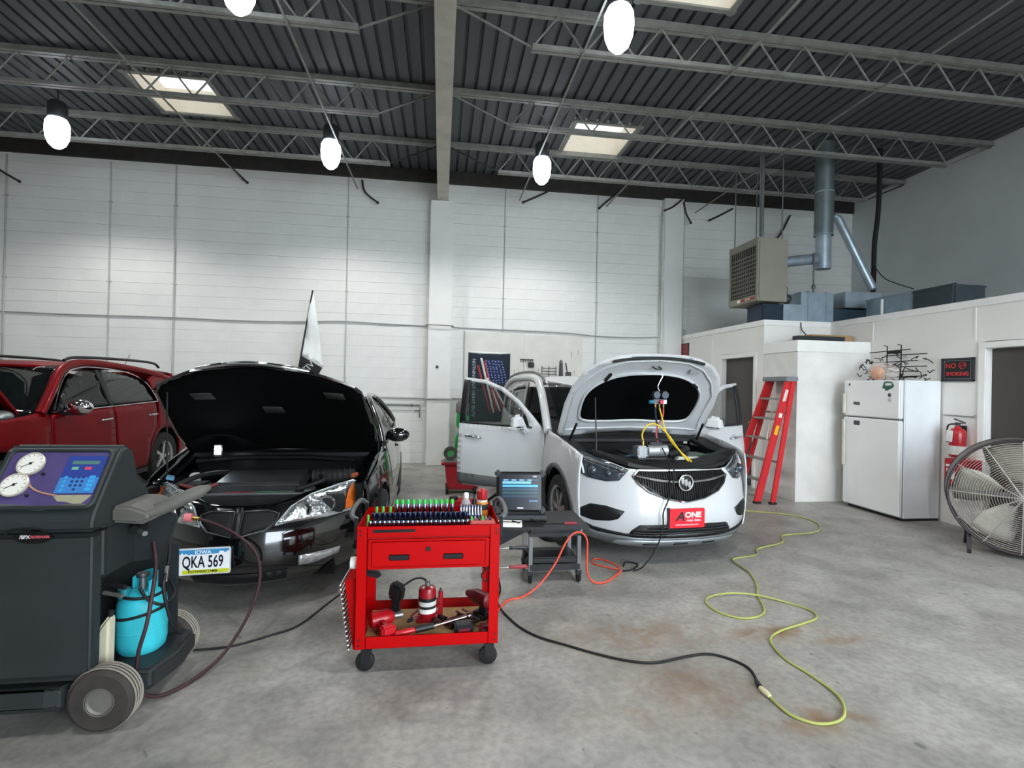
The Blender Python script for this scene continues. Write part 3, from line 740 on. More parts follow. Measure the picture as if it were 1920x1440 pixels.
ENG = M('engine_plastic', '#1c1e20', .5, var=.25, scale=10)
CAST = M('cast_aluminium', '#8d9092', .4, metal=.7, var=.2, scale=14)
SEATF = M('grey_seat_fabric', '#5f6365', .8, var=.1, scale=12)
def wheel(parent, loc, R, w, side, rimr, nsp, rimmat=CHROME, twist=.1):
    """side: +1 when the outer face points to +x"""
    t = MB(); h = w/2
    t.lathe([(rimr, -h*.9), (R-.045, -h), (R-.012, -h*.86), (R, -h*.6), (R, h*.6), (R-.012, h*.86), (R-.045, h), (rimr, h*.9)], 40, axis='x', close=True)
    o = t.build('wheel', TYRE, parent, smooth=35, loc=loc)
    for k in range(3):
        MB().lathe([(R-.004, -h*.4+k*h*.4-.004), (R+.0015, -h*.4+k*h*.4), (R-.004, -h*.4+k*h*.4+.004)], 40, axis='x').build('tread_rib', TYRE, o)
    rm = MB(); rm.lathe([(rimr+.004, -h*.85), (rimr-.02, -h*.7), (rimr-.03, h*.2), (rimr-.02, h*.78), (rimr+.006, h*.92)], 36, axis='x'); rm.v = [(x*side, y, z) for x, y, z in rm.v]
    rm.build('rim', rimmat, o, smooth=40)
    for k in range(nsp):
        a = 2*PI*k/nsp+twist
        c, s_ = math.cos(a), math.sin(a); q = (rimr-.025)
        MB().bar((side*h*.62, .05*c, .05*s_), (side*h*.55, q*c, q*s_), .045, .025, up=(1, 0, 0)).build('spoke', rimmat, o, bevel=.004)
    MB().lathe([(0, h*.7), (.05, h*.68), (.06, h*.5), (.06, 0)], 18, axis='x').build('hub', rimmat, o, smooth=40) if side > 0 else MB().lathe([(0, -h*.7), (.05, -h*.68), (.06, -h*.5), (.06, 0)], 18, axis='x').build('hub', rimmat, o, smooth=40)
    MB().cyl((side*h*-.3, 0, 0), (side*h*-.1, 0, 0), rimr-.04, n=24).build('brake_disc', M('brake_iron', '#4a4a4a', .5, metal=.7), o)
    return o
def arch_liner(parent, y, z, r, x0, x1):
    mb = MB(); n = 16
    vs = []; 
    for i in range(n+1):
        a = PI*(-.1+1.2*i/n)
        for x in (x0, x1): vs.append((x, y+r*math.cos(a), z+r*math.sin(a)))
    mb.add(vs, [(2*i, 2*i+1, 2*i+3, 2*i+2) for i in range(n)])
    mb.add([(x0, y+r*math.cos(PI*(-.1+1.2*i/n)), z+r*math.sin(PI*(-.1+1.2*i/n))) for i in range(n+1)], [tuple(range(n+1))])
    return mb.build('wheel_arch_liner', M('liner_black', '#0c0c0d', .8), parent)
def seat(parent, x, y, z, mat, w=.5):
    MB().box(x-w/2, x+w/2, y-.25, y+.25, z, z+.16).build('seat_cushion', mat, parent, bevel=.05, seg=3)
    MB().obox((x, y+.32, z+.42), (w, .14, .62), (-.3, 0, 0)).build('seat_back', mat, parent, bevel=.05, seg=3)
    MB().obox((x, y+.43, z+.80), (.26, .10, .17), (-.3, 0, 0)).build('head_rest', mat, parent, bevel=.04, seg=3)
def mirx(poly): return poly+[(-x, y) for x, y in reversed(poly)]

# ================= white crossover =================
WP = M('white_pearl_paint', '#c6c8c9', .28, var=.02, coat=.6)
car = thing('white_suv', 'white crossover car with hood and both front doors open', 'car', (2.051, 4.02, 0), math.radians(4.5))
VZ = [(.18,.12),(.25,.06),(.35,.015),(.45,0),(.55,.015),(.65,.035),(.8,.075),(.9,.13),(1.0,.24)]
def yF(x, z): return .42*(min(abs(x), .9)/.86)**3+smo(VZ, z)
WPL = [(.30,.815),(.36,.835),(.45,.852),(.6,.868),(.8,.880),(1.2,.886),(2.5,.887),(3.4,.88),(3.9,.84),(4.2,.76)]
SEC = [(.2,-.06),(.3,-.025),(.45,-.008),(.6,0),(.8,-.008),(.95,-.03),(1.05,-.04),(1.3,-.07),(1.5,-.105),(1.62,-.14)]
def xS(y, z): return smo(WPL, y)+smo(SEC, z)
fas_top = [(.845,.95),(.74,.93),(.60,.885),(.47,.835),(.39,.832)]
fas_o = [(-.845,.30),(-.66,.235),(-.3,.205),(0,.20),(.3,.205),(.66,.235),(.845,.30)]+fas_top+[(-x, z) for x, z in reversed(fas_top)]
fascia = patch('front_bumper', WP, car, fas_o, yF, 'y', .012, .05)
def fp(name, mat, poly, off=.006, th=.008, par=fascia, step=.05): return patch(name, mat, par, poly, lambda x, z: yF(x, z)-off, 'y', th, step)
# grille
gr_r = [(0,.572),(.17,.600),(.32,.655),(.395,.715),(.437,.778),(.388,.828)]
gr = gr_r+[(-x, z) for x, z in reversed(gr_r[1:])]
grille = fp('grille', PLAST, gr, .006, .004, car)
vb = None
for i in range(-20, 21):
    x = i*.0205
    zs = [.572+(abs(x)/.437)**1.6*.206, .822 if abs(x) < .39 else .822-(abs(x)-.39)*1.0]
    if zs[1]-zs[0] < .02: continue
    MB().tube([(x, yF(x, zs[0]+(zs[1]-zs[0])*q)-.014, zs[0]+(zs[1]-zs[0])*q) for q in (0, .35, .7, 1)], .0045, 5).build('grille_bar', PLAST, grille)
loop = spl([(x, yF(x, z)-.012, z) for x, z in dens(gr, .05)], 1, closed=True)
MB().tube(loop, .009, 6, closed=True).build('grille_surround', CHROME, grille, smooth=50)
for s in (-1, 1):
    MB().tube(spl([(s*x, yF(x, z)-.022, z) for x, z in ((.07,.742),(.2,.752),(.32,.770),(.425,.788))], 4), [.015]*4+[.017]*4+[.013]*4+[.006], 6).build('chrome_wing', CHROME, grille, smooth=50)
em = MB().tube([(.064*math.cos(a), yF(0, .73)-.034, .732+.064*math.sin(a)) for a in [2*PI*i/32 for i in range(32)]], .0075, 8, closed=True).build('emblem_ring', CHROME, grille, smooth=50)
MB().lathe([(0, .004), (.062, .004), (.062, .0)], 28, (0, yF(0, .73)-.030, .732), 'y').build('emblem_disc', PLAST, grille)
for k in (-1, 0, 1):
    c = (k*.031, .732+(-k)*.016)
    sh_ = [(-.016,.022),(.012,.030),(.018,-.004),(.008,-.034),(-.012,-.016)]
    MB().prism([(c[0]+x*1.0, c[1]+z) for x, z in sh_], 'y', yF(0, .73)-.038, yF(0, .73)-.028).build('emblem_shield', CHROME, grille, bevel=.003)
# headlights
hl = [(-.462,.828),(-.60,.880),(-.73,.934),(-.812,.952),(-.834,.90),(-.836,.835),(-.806,.768),(-.757,.738),(-.635,.722),(-.543,.736)]
am = [(-.838,.868),(-.797,.856),(-.799,.792),(-.826,.80)]
for s in (-1, 1):
    P = lambda poly: [(-s*x, z) for x, z in poly]
    h = fp('headlight', LENS, P(hl), .010, .006, car)
    fp('amber_marker', AMBER, P(am), .014, .003, h)
    MB().tube(spl([(-s*x, yF(x, z)-.016, z) for x, z in ((-.79,.925),(-.70,.885),(-.6,.85),(-.48,.815))], 4), .015, 6).build('chrome_brow', REFL, h, smooth=50)
    MB().tube(spl([(-s*x, yF(x, z)-.016, z) for x, z in ((-.80,.90),(-.785,.84),(-.778,.77))], 4), .009, 6).build('light_guide', M('lamp_white', '#e8edf0', .3), h, smooth=50)
    MB().tube(spl([(-s*x, yF(x, z)-.014, z) for x, z in ((-.76,.885),(-.66,.84),(-.52,.80))], 4), .006, 6).build('chrome_brow', REFL, h, smooth=50)
    for (x, z, r_) in ((-.715,.80,.042),(-.61,.785,.03)):
        MB().sphere((-s*x, yF(x, z)-.002, z), r_, 16, 10).build('projector_lens', M('projector_glass', '#50585e', .05, metal=.6, var=.1), h, smooth=60)
    fg_ = [(-.828,.41),(-.808,.478),(-.745,.525),(-.646,.525),(-.515,.492),(-.562,.425),(-.62,.402),(-.731,.388)]
    fp('fog_recess', PLAST, P(fg_), .008, .004)
low = mirx([(.47,.300),(.455,.336),(.40,.385),(.2,.392),(0,.392)][::-1])
lowg = fp('lower_grille', PLAST, low, .008, .004)
for z in (.318, .345, .370):
    xw = .45-(z-.30)*.5
    MB().tube([(x, yF(x, z)-.016, z) for x in [(-1+2*i/12)*xw for i in range(13)]], .0055, 5).build('lower_grille_bar', M('grille_slat', '#25282c', .4), lowg)
band = [(-.838,.385),(-.72,.335),(-.5,.305),(-.25,.296),(0,.293),(.25,.296),(.5,.305),(.72,.335),(.838,.385),(.838,.34),(.7,.295),(.4,.272),(0,.265),(-.4,.272),(-.7,.295),(-.838,.34)]
fp('black_band', PLAST, band, .007, .004)
skid = [(-.836,.335),(-.7,.292),(-.4,.269),(0,.262),(.4,.269),(.7,.292),(.836,.335),(.81,.25),(.62,.195),(.3,.172),(0,.168),(-.3,.172),(-.62,.195),(-.81,.25)]
sk = fp('skid_plate', SILV, skid, .009, .03)
fp('skid_insert', M('bright_silver', '#8f9496', .35, metal=.5), mirx([(0,.245),(.45,.248),(.56,.235),(.58,.205),(.5,.186),(0,.180)]), .016, .01, sk)
for x in (-.27, .0, .27): fp('skid_slot', PLAST, [(x-.075,.196),(x+.075,.196),(x+.055,.214),(x-.055,.214)], .021, .004, sk)
# plate with shop name
PR = M('plate_red', '#d8192a', .35, var=0); PW = M('plate_white', '#f4f2f2', .4, var=0); PBK = M('plate_black', '#151515', .4, var=0)
pl = thing('front_plate', 'red shop plate on the white car bumper', 'plate')
del pl['category'], pl['label']; pl.parent = car; pl.location = (-.005, -.012, .445)
MB().box(-.17, -.15, .004, .02, -.09, .085).build('plate_bracket', PLAST, pl)
MB().prism(rrect(-.157, .163, -.08, .08, .012), 'y', -.004, .004).build('plate_sheet', PR, pl)
R3 = (PI/2, 0, 0)
text('plate_letters', 'ONE', PW, pl, (.055, -.0045, .025), R3, .062, .0006, sx=1.15, bold=.0022)
text('plate_letters', 'A', PBK, pl, (-.065, -.0048, .012), R3, .10, .0006, sx=1.15, shear=.25, bold=.003)
text('plate_letters', 'Auto Sales', PW, pl, (.06, -.0045, -.018), R3, .030, .0006, shear=.2)
text('plate_letters', 'www.aoneautosales.com', PW, pl, (0, -.0045, -.052), R3, .021, .0006)
# fenders, sills, rear body
AX, AXR, RW = .86, 3.42, .335
for s in (-1, 1):
    a = arc(AX, .345, .40, 193, -13, 18)
    fd_ = [(.345,.27),(a[0][0]-.005,.25)]+a+[(1.275,.26),(1.30,.36),(1.31,1.02),(1.27,1.062),(1.0,1.04),(.7,1.0),(.5,.965),(.345,.925)]
    patch('front_fender', WP, car, fd_, xS, 'x', -.012, .06, sgn=s)
    ar = arc(AX, .345, .435, 190, -10, 18)+arc(AX, .345, .395, -12, 192, 18)
    patch('arch_cladding', M('grey_cladding', '#55585a', .6, var=.08), car, ar, lambda y, z: xS(y, max(z, .3))+.008, 'x', -.02, .05, sgn=s)
    patch('sill_cladding', M('grey_cladding', '#55585a', .6, var=.08), car, [(1.27,.20),(2.98,.20),(2.98,.375),(1.29,.375)], lambda y, z: xS(y, max(z, .3))+.004, 'x', -.04, .1, sgn=s)
    a2 = arc(AXR, .345, .40, -13, 193, 18)
    rq = [(3.05,.60),(3.02,.45)]+a2[::-1]+[(3.86,.26),(4.18,.30),(4.2,.95),(4.05,1.45),(3.3,1.56),(2.40,1.56),(2.40,.38),(3.0,.38)]
    rq = [(2.395,.38),(2.98,.38)]+a2[::-1]+[(3.86,.26),(4.16,.30),(4.18,.95),(4.0,1.42),(3.3,1.545),(2.395,1.565)]
    patch('rear_body_side', WP, car, rq, xS, 'x', -.012, .09, sgn=s, holes=[[(2.46,1.09),(3.20,1.11),(3.20,1.45),(2.9,1.49),(2.46,1.505)], [(3.27,1.12),(3.75,1.18),(3.66,1.36),(3.27,1.44)]])
    patch('rear_window', DGLASS, car, [(2.44,1.07),(3.78,1.10),(3.7,1.40),(3.2,1.48),(2.44,1.525)], lambda y, z: xS(y, z)-.012, 'x', -.004, .1, sgn=s)
    # a pillar and roof frame
    MB().tube(spl([(s*xS(y, z), y, z) for y, z in ((1.24,1.05),(1.48,1.28),(1.74,1.47),(2.05,1.585),(2.6,1.62),(3.4,1.595),(4.0,1.46))], 5), .045, 8).build('roof_frame', WP, car, smooth=50)
    MB().tube(spl([(s*.70, y, z) for y, z in ((1.90,1.54),(2.05,1.635),(2.5,1.69),(3.2,1.69),(3.75,1.64),(3.86,1.58))], 5), .018, 8).build('roof_rail', M('grey_rail', '#6b6f70', .4, metal=.4), car, smooth=50)
    arch_liner(car, AX, .345, .415, s*.60, s*.845); arch_liner(car, AXR, .345, .415, s*.60, s*.845)
    for y in (AX, AXR): wheel(car, (s*.76, y, RW), RW, .21, s, .232, 7, M('alloy_wheel', '#b9bcbd', .25, metal=.8))
    MB().tube(spl([(s*(xS(y, z)-.05), y, z) for y, z in ((1.30,1.0),(1.32,.5),(1.45,.40),(2.2,.38),(2.36,.5),(2.38,1.0),(2.36,1.5))], 4), .018, 6).build('door_seal', BLACKR, car, smooth=50)
# roof and glass
def zR(x, y): return 1.655-.06*(abs(x)/.74)**2.6-.05*((y-2.7)/1.3)**2-.42*max(0, 2.3-y)**2
patch('roof', WP, car, [(-.72,1.98),(-.35,1.84),(0,1.80),(.35,1.84),(.72,1.98),(.74,2.6),(.72,3.6),(.64,4.0),(-.64,4.0),(-.72,3.6),(-.74,2.6)], zR, 'z', -.02, .09)
def zW(x, y): return 1.05+(y-1.20+.02*(x/.7)**2)*.76-.06*(x/.7)**2*(y-1.2)
patch('windscreen', GLASS, car, [(-.72,1.26),(-.4,1.19),(0,1.16),(.4,1.19),(.72,1.26),(.66,1.93),(.35,1.82),(0,1.78),(-.35,1.82),(-.66,1.93)], zW, 'z', -.006, .12)
patch('rear_hatch', WP, car, [(-.74,.32),(.74,.32),(.74,1.0),(.66,1.5),(-.66,1.5),(-.74,1.0)], lambda x, z: 4.24-.12*(abs(x)/.74)**3-.30*max(0, (z-1.0))**1.2, 'y', -.02, .12)
patch('rear_screen', DGLASS, car, [(-.6,1.05),(.6,1.05),(.55,1.42),(-.55,1.42)], lambda x, z: 4.25-.12*(abs(x)/.74)**3-.30*max(0, (z-1.0))**1.2, 'y', .004, .12)
# floor pan, cabin
MB().box(-.72, .72, 1.25, 4.1, .22, .36).build('floor_pan', BAY, car)
MB().box(-.56, .56, .25, 1.2, .20, .34).build('under_tray', BAY, car)
MB().box(-.72, .72, 1.27, 1.62, .62, 1.02).build('dashboard', PLAST, car, bevel=.06, seg=3)
seat(car, -.37, 2.05, .36, SEATF); seat(car, .37, 2.05, .36, SEATF)
MB().box(-.62, .62, 2.75, 3.2, .36, .55).build('rear_seat_cushion', SEATF, car, bevel=.05); MB().obox((0, 3.3, .82), (1.24, .16, .62), (-.3, 0, 0)).build('rear_seat_back', SEATF, car, bevel=.05)
MB().tube([(.37+.18*math.cos(a), 1.72+.07*math.sin(a), .93+.17*math.sin(a)) for a in [2*PI*i/24 for i in range(24)]], .014, 6, closed=True).build('steering_wheel', PLAST, car, smooth=50)
MB().box(-.09, .09, 1.95, 2.02, 1.42, 1.47).build('inside_mirror', PLAST, car, bevel=.01)
# engine bay
bay = MB(); bay.box(-.62, .62, 1.10, 1.14, .34, 1.0); bay.box(-.66, -.62, .35, 1.12, .34, .93); bay.box(.62, .66, .35, 1.12, .34, .93)
bay.build('engine_bay_wall', BAY, car)
for s in (-1, 1):
    patch('fender_rail', PLAST, car, [(s*.64,.42),(s*.80,.44),(s*.835,.7),(s*.84,1.1),(s*.70,1.2),(s*.64,1.0)], lambda x, y: .905+.12*min(1, (y-.4)/.7)-.02, 'z', -.03, .12)
patch('cowl_cover', PLAST, car, [(-.78,1.02),(.78,1.02),(.74,1.30),(.4,1.22),(0,1.19),(-.4,1.22),(-.74,1.30)], lambda x, y: .99+(y-1.0)*.25, 'z', -.03, .15)
patch('radiator_cover', PLAST, car, [(-.70,.34),(-.46,.16),(-.2,.11),(.2,.11),(.46,.16),(.70,.34),(.66,.46),(.3,.36),(-.3,.36),(-.66,.46)], lambda x, y: .835+.10*(abs(x)/.7)**2+(y-.1)*.12, 'z', -.03, .1)
MB().box(-.28, .2, .55, .95, .5, .90).build('engine_cover', ENG, car, bevel=.04, seg=3)
MB().box(.30, .58, .50, .78, .45, .89).build('fuse_box', M('grey_box_plastic', '#6a6f70', .5, var=.15), car, bevel=.02)
MB().box(.16, .40, .42, .5, .80, .885).build('white_cap', M('off_white_plastic', '#cdcfc6', .5, var=.1), car, bevel=.015)
MB().box(-.58, -.36, .48, .72, .45, .86).build('battery', BAY, car, bevel=.01)
MB().cyl((.28, .9, .86), (.28, .9, .95), .10, n=20).build('brake_reservoir', ENG, car, smooth=40)
MB().tube(spl([(-.40,.5,.86),(-.30,.46,.90),(-.22,.52,.88),(-.2,.62,.84)], 5), .011, 8).build('blue_hose', M('blue_hose', '#3c5a72', .5), car, smooth=50)
MB().tube(spl([(-.55,.6,.90),(-.3,.42,.875),(-.1,.40,.87),(.1,.44,.86)], 5), .018, 8).build('coolant_hose', BLACKR, car, smooth=50)
MB().tube(spl([(.1,.5,.9),(.35,.6,.93),(.45,.85,.92),(.3,1.0,.93)], 5), .028, 10).build('intake_duct', ENG, car, smooth=50)
MB().tube(spl([(.38,.47,.90),(.46,.44,.90),(.52,.5,.91)], 5), .006, 6).build('green_wire', M('green_wire', '#2f6b3e', .5), car)
# hood
def zH(x, y): return smo([(.1,.85),(.2,.90),(.35,.955),(.6,1.005),(.9,1.04),(1.2,1.06)], y)-.07*(abs(x)/.78)**3
ho = [(0,.115),(.25,.125),(.42,.16),(.58,.24),(.70,.36),(.77,.52),(.80,.75),(.79,1.12),(.70,1.20),(.4,1.17),(0,1.15)]
ho = ho+[(-x, y) for x, y in reversed(ho[1:-1])]
HG = (0, 1.18, 1.04)
hood = patch('hood', WP, car, ho, zH, 'z', -.028, .06, origin=HG); hood.rotation_euler = (math.radians(-57), 0, 0)
def hp(name, mat, poly, off, th, step=.06): 
    return patch(name, mat, hood, poly, lambda x, y: zH(x, y)-off-HG[2], 'z', th, step)
def hpoly(P): return [(x, y-HG[1]) for x, y in P]
def hpatch(name, mat, poly, off, th, step=.06):
    me = patch_mesh(poly, lambda x, y: zH(x, y)-off, 'z', th, step); me.name = name; me.transform(Matrix.Translation(-Vector(HG)))
    return obj(name, me, mat, hood)
pad = [(0,.37),(.3,.40),(.50,.49),(.61,.63),(.62,.84),(.56,.97),(.3,1.0),(0,.99)]
pad = pad+[(-x, y) for x, y in reversed(pad[1:-1])]
pad = [(p.x, p.y) for p in spl([(x, y, 0) for x, y in pad], 4, closed=True)]
hpatch('insulation_pad', M('black_insulation', '#040405', .95, var=.2, spec=.1), pad, .040, .008)
rim_ = [(x, y, zH(x, y)-.034) for x, y in pad]
MB().tube([(x, y-HG[1], z-HG[2]) for x, y, z in spl(rim_, 1, closed=True)], .018, 6, closed=True).build('inner_frame', WP, hood, smooth=60)
inner = [(0,.19),(.3,.215),(.5,.30),(.65,.45),(.73,.62),(.73,1.08),(.3,1.10),(0,1.09)]
rim2 = [(x, y, zH(x, y)-.030) for x, y in dens(inner+[(-x, y) for x, y in reversed(inner[1:-1])], .09)]
MB().tube([(x, y-HG[1], z-HG[2]) for x, y, z in spl(rim2, 2, closed=True)], .012, 6, closed=True).build('inner_frame', WP, hood, smooth=60)
seal = [(x, y+.03, zH(x, y+.03)-.034) for x, y in ((-.46,.18),(-.3,.145),(0,.12),(.3,.145),(.46,.18))]
MB().tube([(x, y-HG[1], z-HG[2]) for x, y, z in spl(seal, 4)], .016, 6).build('rubber_seal', BLACKR, hood, smooth=60)
for (x, y) in ((-.44,.42),(.50,.50)):
    MB().obox((x, y-HG[1], zH(x, y)-.045-HG[2]), (.03, .10, .03), (0, 0, .5 if x < 0 else -.9)).build('bump_stop', BLACKR, hood, bevel=.008)
MB().box(.36, .46, .29-HG[1], .33-HG[1], .875-HG[2], .885-HG[2]).build('warning_label', M('grey_label', '#9a9c9e', .6), hood)
MB().tube(spl([(-.03,.28-HG[1],zH(0,.28)-.03-HG[2]),(-.03,.27-HG[1],zH(0,.28)-.09-HG[2]),(.03,.27-HG[1],zH(0,.28)-.09-HG[2]),(.03,.28-HG[1],zH(0,.28)-.03-HG[2])], 3), .007, 6).build('latch_striker', M('dark_steel', '#3c3c3e', .4, metal=.8), hood, smooth=50)
MB().tube([(-.60,.52,.93),(-.58,.62,1.42)], .006, 6).build('prop_rod', M('dark_steel', '#3c3c3e', .4, metal=.8), car)
MB().tube([(.70,.98,.99),(.68,.84,1.16)], .012, 8).build('hood_hinge', PLAST, car); MB().tube([(-.70,.98,.99),(-.68,.84,1.16)], .012, 8).build('hood_hinge', PLAST, car)
# front doors
do = [(1.315,.42),(1.36,.39),(2.30,.39),(2.365,.44),(2.375,1.07),(2.365,1.60),(2.1,1.575),(1.85,1.49),(1.63,1.345),(1.45,1.17),(1.322,1.03)]
dw = [(1.50,1.075),(2.352,1.09),(2.352,1.562),(2.09,1.53),(1.87,1.45),(1.67,1.315),(1.55,1.19)]
for s in (-1, 1):
    org = (s*.865, 1.325, 0)
    d = patch('front_door', WP, car, do, xS, 'x', -.02, .06, holes=[dw], sgn=s, origin=org)
    d.rotation_euler = (0, 0, -s*math.radians(52 if s < 0 else 67))
    def dp(name, mat, poly, off, th, step=.08, holes=()):
        me = patch_mesh(poly, lambda y, z: xS(y, z)+off, 'x', th, step, holes, s); me.name = name; me.transform(Matrix.Translation(-Vector(org))); return obj(name, me, mat, d)
    dp('door_glass', CLEARG, [(1.47,1.06),(2.36,1.06),(2.36,1.575),(2.09,1.545),(1.86,1.465),(1.655,1.33),(1.52,1.18)], -.012, -.004)
    dp('pillar_trim', PLAST, [(2.285,1.08),(2.372,1.08),(2.362,1.575),(2.275,1.565)], .003, -.006)
    dp('door_lining', PLAST, [(1.36,.42),(2.33,.42),(2.34,1.06),(1.36,1.02)], -.03, -.05)
    dp('door_cladding', M('grey_cladding', '#55585a', .6, var=.08), [(1.33,.40),(2.36,.40),(2.365,.525),(1.325,.50)], .006, -.01)
    dp('belt_moulding', M('dark_belt', '#202324', .35), [(1.47,1.062),(2.36,1.078),(2.36,1.10),(1.47,1.084)], .005, -.008)
    hx = xS(2.2, .93)
    hd = MB(); hd.tube(spl([(s*(hx-.005), 2.08, .925),(s*(hx+.035), 2.12, .935),(s*(hx+.035), 2.24, .942),(s*(hx-.005), 2.28, .94)], 4), .013, 8)
    hd.v = [(x-org[0], y-org[1], z) for x, y, z in hd.v]; hd.build('handle', CHROME, d, smooth=50)
    cup = MB(); cup.sphere((s*(hx-.010)-org[0], 2.17-org[1], .935), (.014, .065, .045), 16, 10); cup.build('handle_cup', M('grey_cup', '#b0b3b4', .3), d, smooth=60)
    mx = xS(1.55, 1.05)
    q0 = s*(mx+.02)-org[0]; q1 = s*(mx+.25)-org[0]; yy = 1.56-org[1]
    ms = MB().add([(q0,yy+.06,1.06),(q1,yy+.06,1.055),(q1,yy-.03,1.06),(q0,yy-.06,1.065),(q0+s*.03,yy+.06,1.225),(q1-s*.03,yy+.06,1.205),(q1-s*.05,yy,1.195),(q0+s*.04,yy-.01,1.21)], [(3,2,1,0),(4,5,6,7),(0,1,5,4),(1,2,6,5),(2,3,7,6),(3,0,4,7)])
    mh = ms.build('mirror_housing', WP, d, bevel=.035, seg=4, smooth=50)
    MB().bar((s*(mx-.02)-org[0], 1.54-org[1], 1.02), (s*(mx+.07)-org[0], 1.55-org[1], 1.07), .07, .07).build('mirror_stalk', WP, mh, bevel=.02)
    MB().bar((s*(mx+.08)-org[0], 1.506-org[1], 1.085), (s*(mx+.22)-org[0], 1.524-org[1], 1.085), .012, .014).build('mirror_lamp', CHROME, mh)
    MB().obox((s*(mx+.135)-org[0], 1.622-org[1], 1.135), (.16, .006, .11)).build('mirror_glass', M('mirror_glass', '#aab0b4', .02, metal=1., var=0), mh)
# ================= black coupe =================
BP = M('black_gloss_paint', '#08090b', .12, var=0, coat=1., spec=.6)
car = thing('black_coupe', 'black coupe with its hood open and engine bay showing', 'car', (-1.265, 3.42, 0), math.radians(2))
BV = [(.16,.16),(.22,.08),(.32,.01),(.42,0),(.52,.01),(.6,.05),(.68,.11),(.76,.20),(.84,.34)]
def yB(x, z): return .58*(min(abs(x), .93)/.80)**2.1+smo(BV, z)
BWP = [(.30,.70),(.45,.755),(.6,.80),(.9,.845),(1.4,.88),(2.2,.892),(2.8,.892),(3.8,.87),(4.4,.81),(4.8,.70)]
BSC = [(.18,-.06),(.3,-.02),(.5,0),(.65,-.005),(.8,-.03),(.92,-.065),(1.05,-.13),(1.2,-.22),(1.35,-.33),(1.42,-.42)]
def xB(y, z): return smo(BWP, y)+smo(BSC, z)
tp = [(.745,.70),(.72,.80),(.6,.775),(.36,.745),(.2,.70),(.02,.695)]
bo_ = [(-.755,.27),(-.62,.20),(-.3,.175),(0,.17),(.3,.175),(.62,.20),(.755,.27)]+tp+[(-x, z) for x, z in reversed(tp)]
bump = patch('front_bumper', BP, car, bo_, yB, 'y', .012, .05)
def bp_(name, mat, poly, off=.006, th=.006, par=bump, step=.05): return patch(name, mat, par, poly, lambda x, z: yB(x, z)-off, 'y', th, step)
GB = M('grille_void', '#050506', .7, var=0)
for s in (-1, 1):
    P = lambda poly: [(s*x, z) for x, z in poly]
    g = bp_('grille_opening', GB, P([(.024,.525),(.024,.668),(.17,.668),(.235,.645),(.225,.60),(.17,.555)]), .004, .003)
    MB().tube([(s*x, yB(x, z)-.008, z) for x, z in ((.024,.525),(.17,.555),(.225,.60),(.235,.645),(.17,.668),(.024,.668))], .007, 6, closed=True).build('grille_frame', M('dull_chrome', '#5a5c60', .3, metal=.8), g, smooth=50)
    h = bp_('headlight', REFL, P([(.225,.585),(.30,.68),(.40,.735),(.55,.765),(.64,.775),(.705,.745),(.722,.67),(.70,.595),(.50,.588)]), .008, .006, car, .04)
    bp_('amber_marker', AMBER, P([(.60,.603),(.605,.685),(.64,.755),(.70,.728),(.716,.66),(.698,.608)]), .020, .006, h, .04)
    MB().tube([(s*x, yB(x, z)-.012, z) for x, z in ((.225,.585),(.30,.68),(.40,.735),(.55,.765),(.64,.775),(.705,.745),(.722,.67),(.70,.595),(.50,.588))], .006, 6, closed=True).build('lamp_edge', M('lamp_clear_edge', '#c8cdd0', .15, metal=.3), h, smooth=50)
    for (x, z, q) in ((.37,.655,.050),(.50,.665,.055)):
        MB().lathe([(.012, -.004), (q*.5, .0), (q, -.014), (q+.006, -.010)], 24, (s*x, yB(x, z)-.006, z), 'y').build('reflector_bowl', CHROME, h, smooth=60)
    MB().cyl((s*.605, yB(.605,.61)-.024, .605), (s*.625, yB(.625,.74)-.024, .755), .005, n=6).build('lamp_divider', CHROME, h)
    bp_('fog_light', M('fog_lens', '#b9bcbe', .15, metal=.5, var=.25, scale=30), P([(.36,.295),(.365,.368),(.60,.362),(.585,.315),(.45,.292)]), .009, .006)
bp_('lower_intake', GB, [(-.28,.205),(.28,.205),(.30,.285),(-.30,.285)], .004, .003)
bp_('centre_bar', M('bar_black', '#16171b', .3), [(-.022,.52),(.022,.52),(.02,.69),(-.02,.69)], .014, .012)
# licence plate
lp = bpy.data.objects.new('licence_plate', None); COL.objects.link(lp); lp.parent = car; lp.location = (-.165, -.02, .395); lp.rotation_euler = (math.radians(-4), math.radians(-1.5), 0)
MB().prism(rrect(-.158, .158, -.081, .081, .014), 'y', -.002, .006).build('plate_frame', M('white_plate_edge', '#dfe3e4', .3, metal=.3), lp)
BL = M('plate_blue', '#3f8fc4', .4, var=.05); WT = M('plate_face', '#eef1f2', .4, var=0); YL = M('plate_yellow', '#c9d029', .4); TX = M('plate_text', '#101418', .4, var=0)
MB().prism(rrect(-.15, .15, -.074, .074, .010), 'y', -.004, -.002).build('plate_face', WT, lp)
MB().box(-.148, .148, -.0048, -.004, .036, .072).build('blue_band', BL, lp)
sk_ = [(-.148,.036),(.148,.036),(.148,.056),(.135,.056),(.135,.050),(.12,.050),(.115,.058),(.095,.058),(.09,.044),(-.05,.040),(-.07,.046),(-.08,.040),(-.10,.052),(-.105,.042),(-.12,.058),(-.125,.044),(-.14,.050)]
MB().prism(sk_, 'y', -.0054, -.0048).build('white_skyline', WT, lp)
MB().box(-.115, .148, -.0052, -.004, -.072, -.050).build('yellow_band', YL, lp)
text('plate_letters', 'IOWA', WT, lp, (0, -.0056, .054), R3, .034, .0004, bold=.0006)
text('plate_letters', 'QKA 569', TX, lp, (0, -.0056, -.006), R3, .100, .0005, sx=.60, bold=.0014)
text('plate_letters', 'POTTAWATTAMIE', TX, lp, (.0, -.0056, -.061), R3, .020, .0004, sx=1.0, bold=.0005)
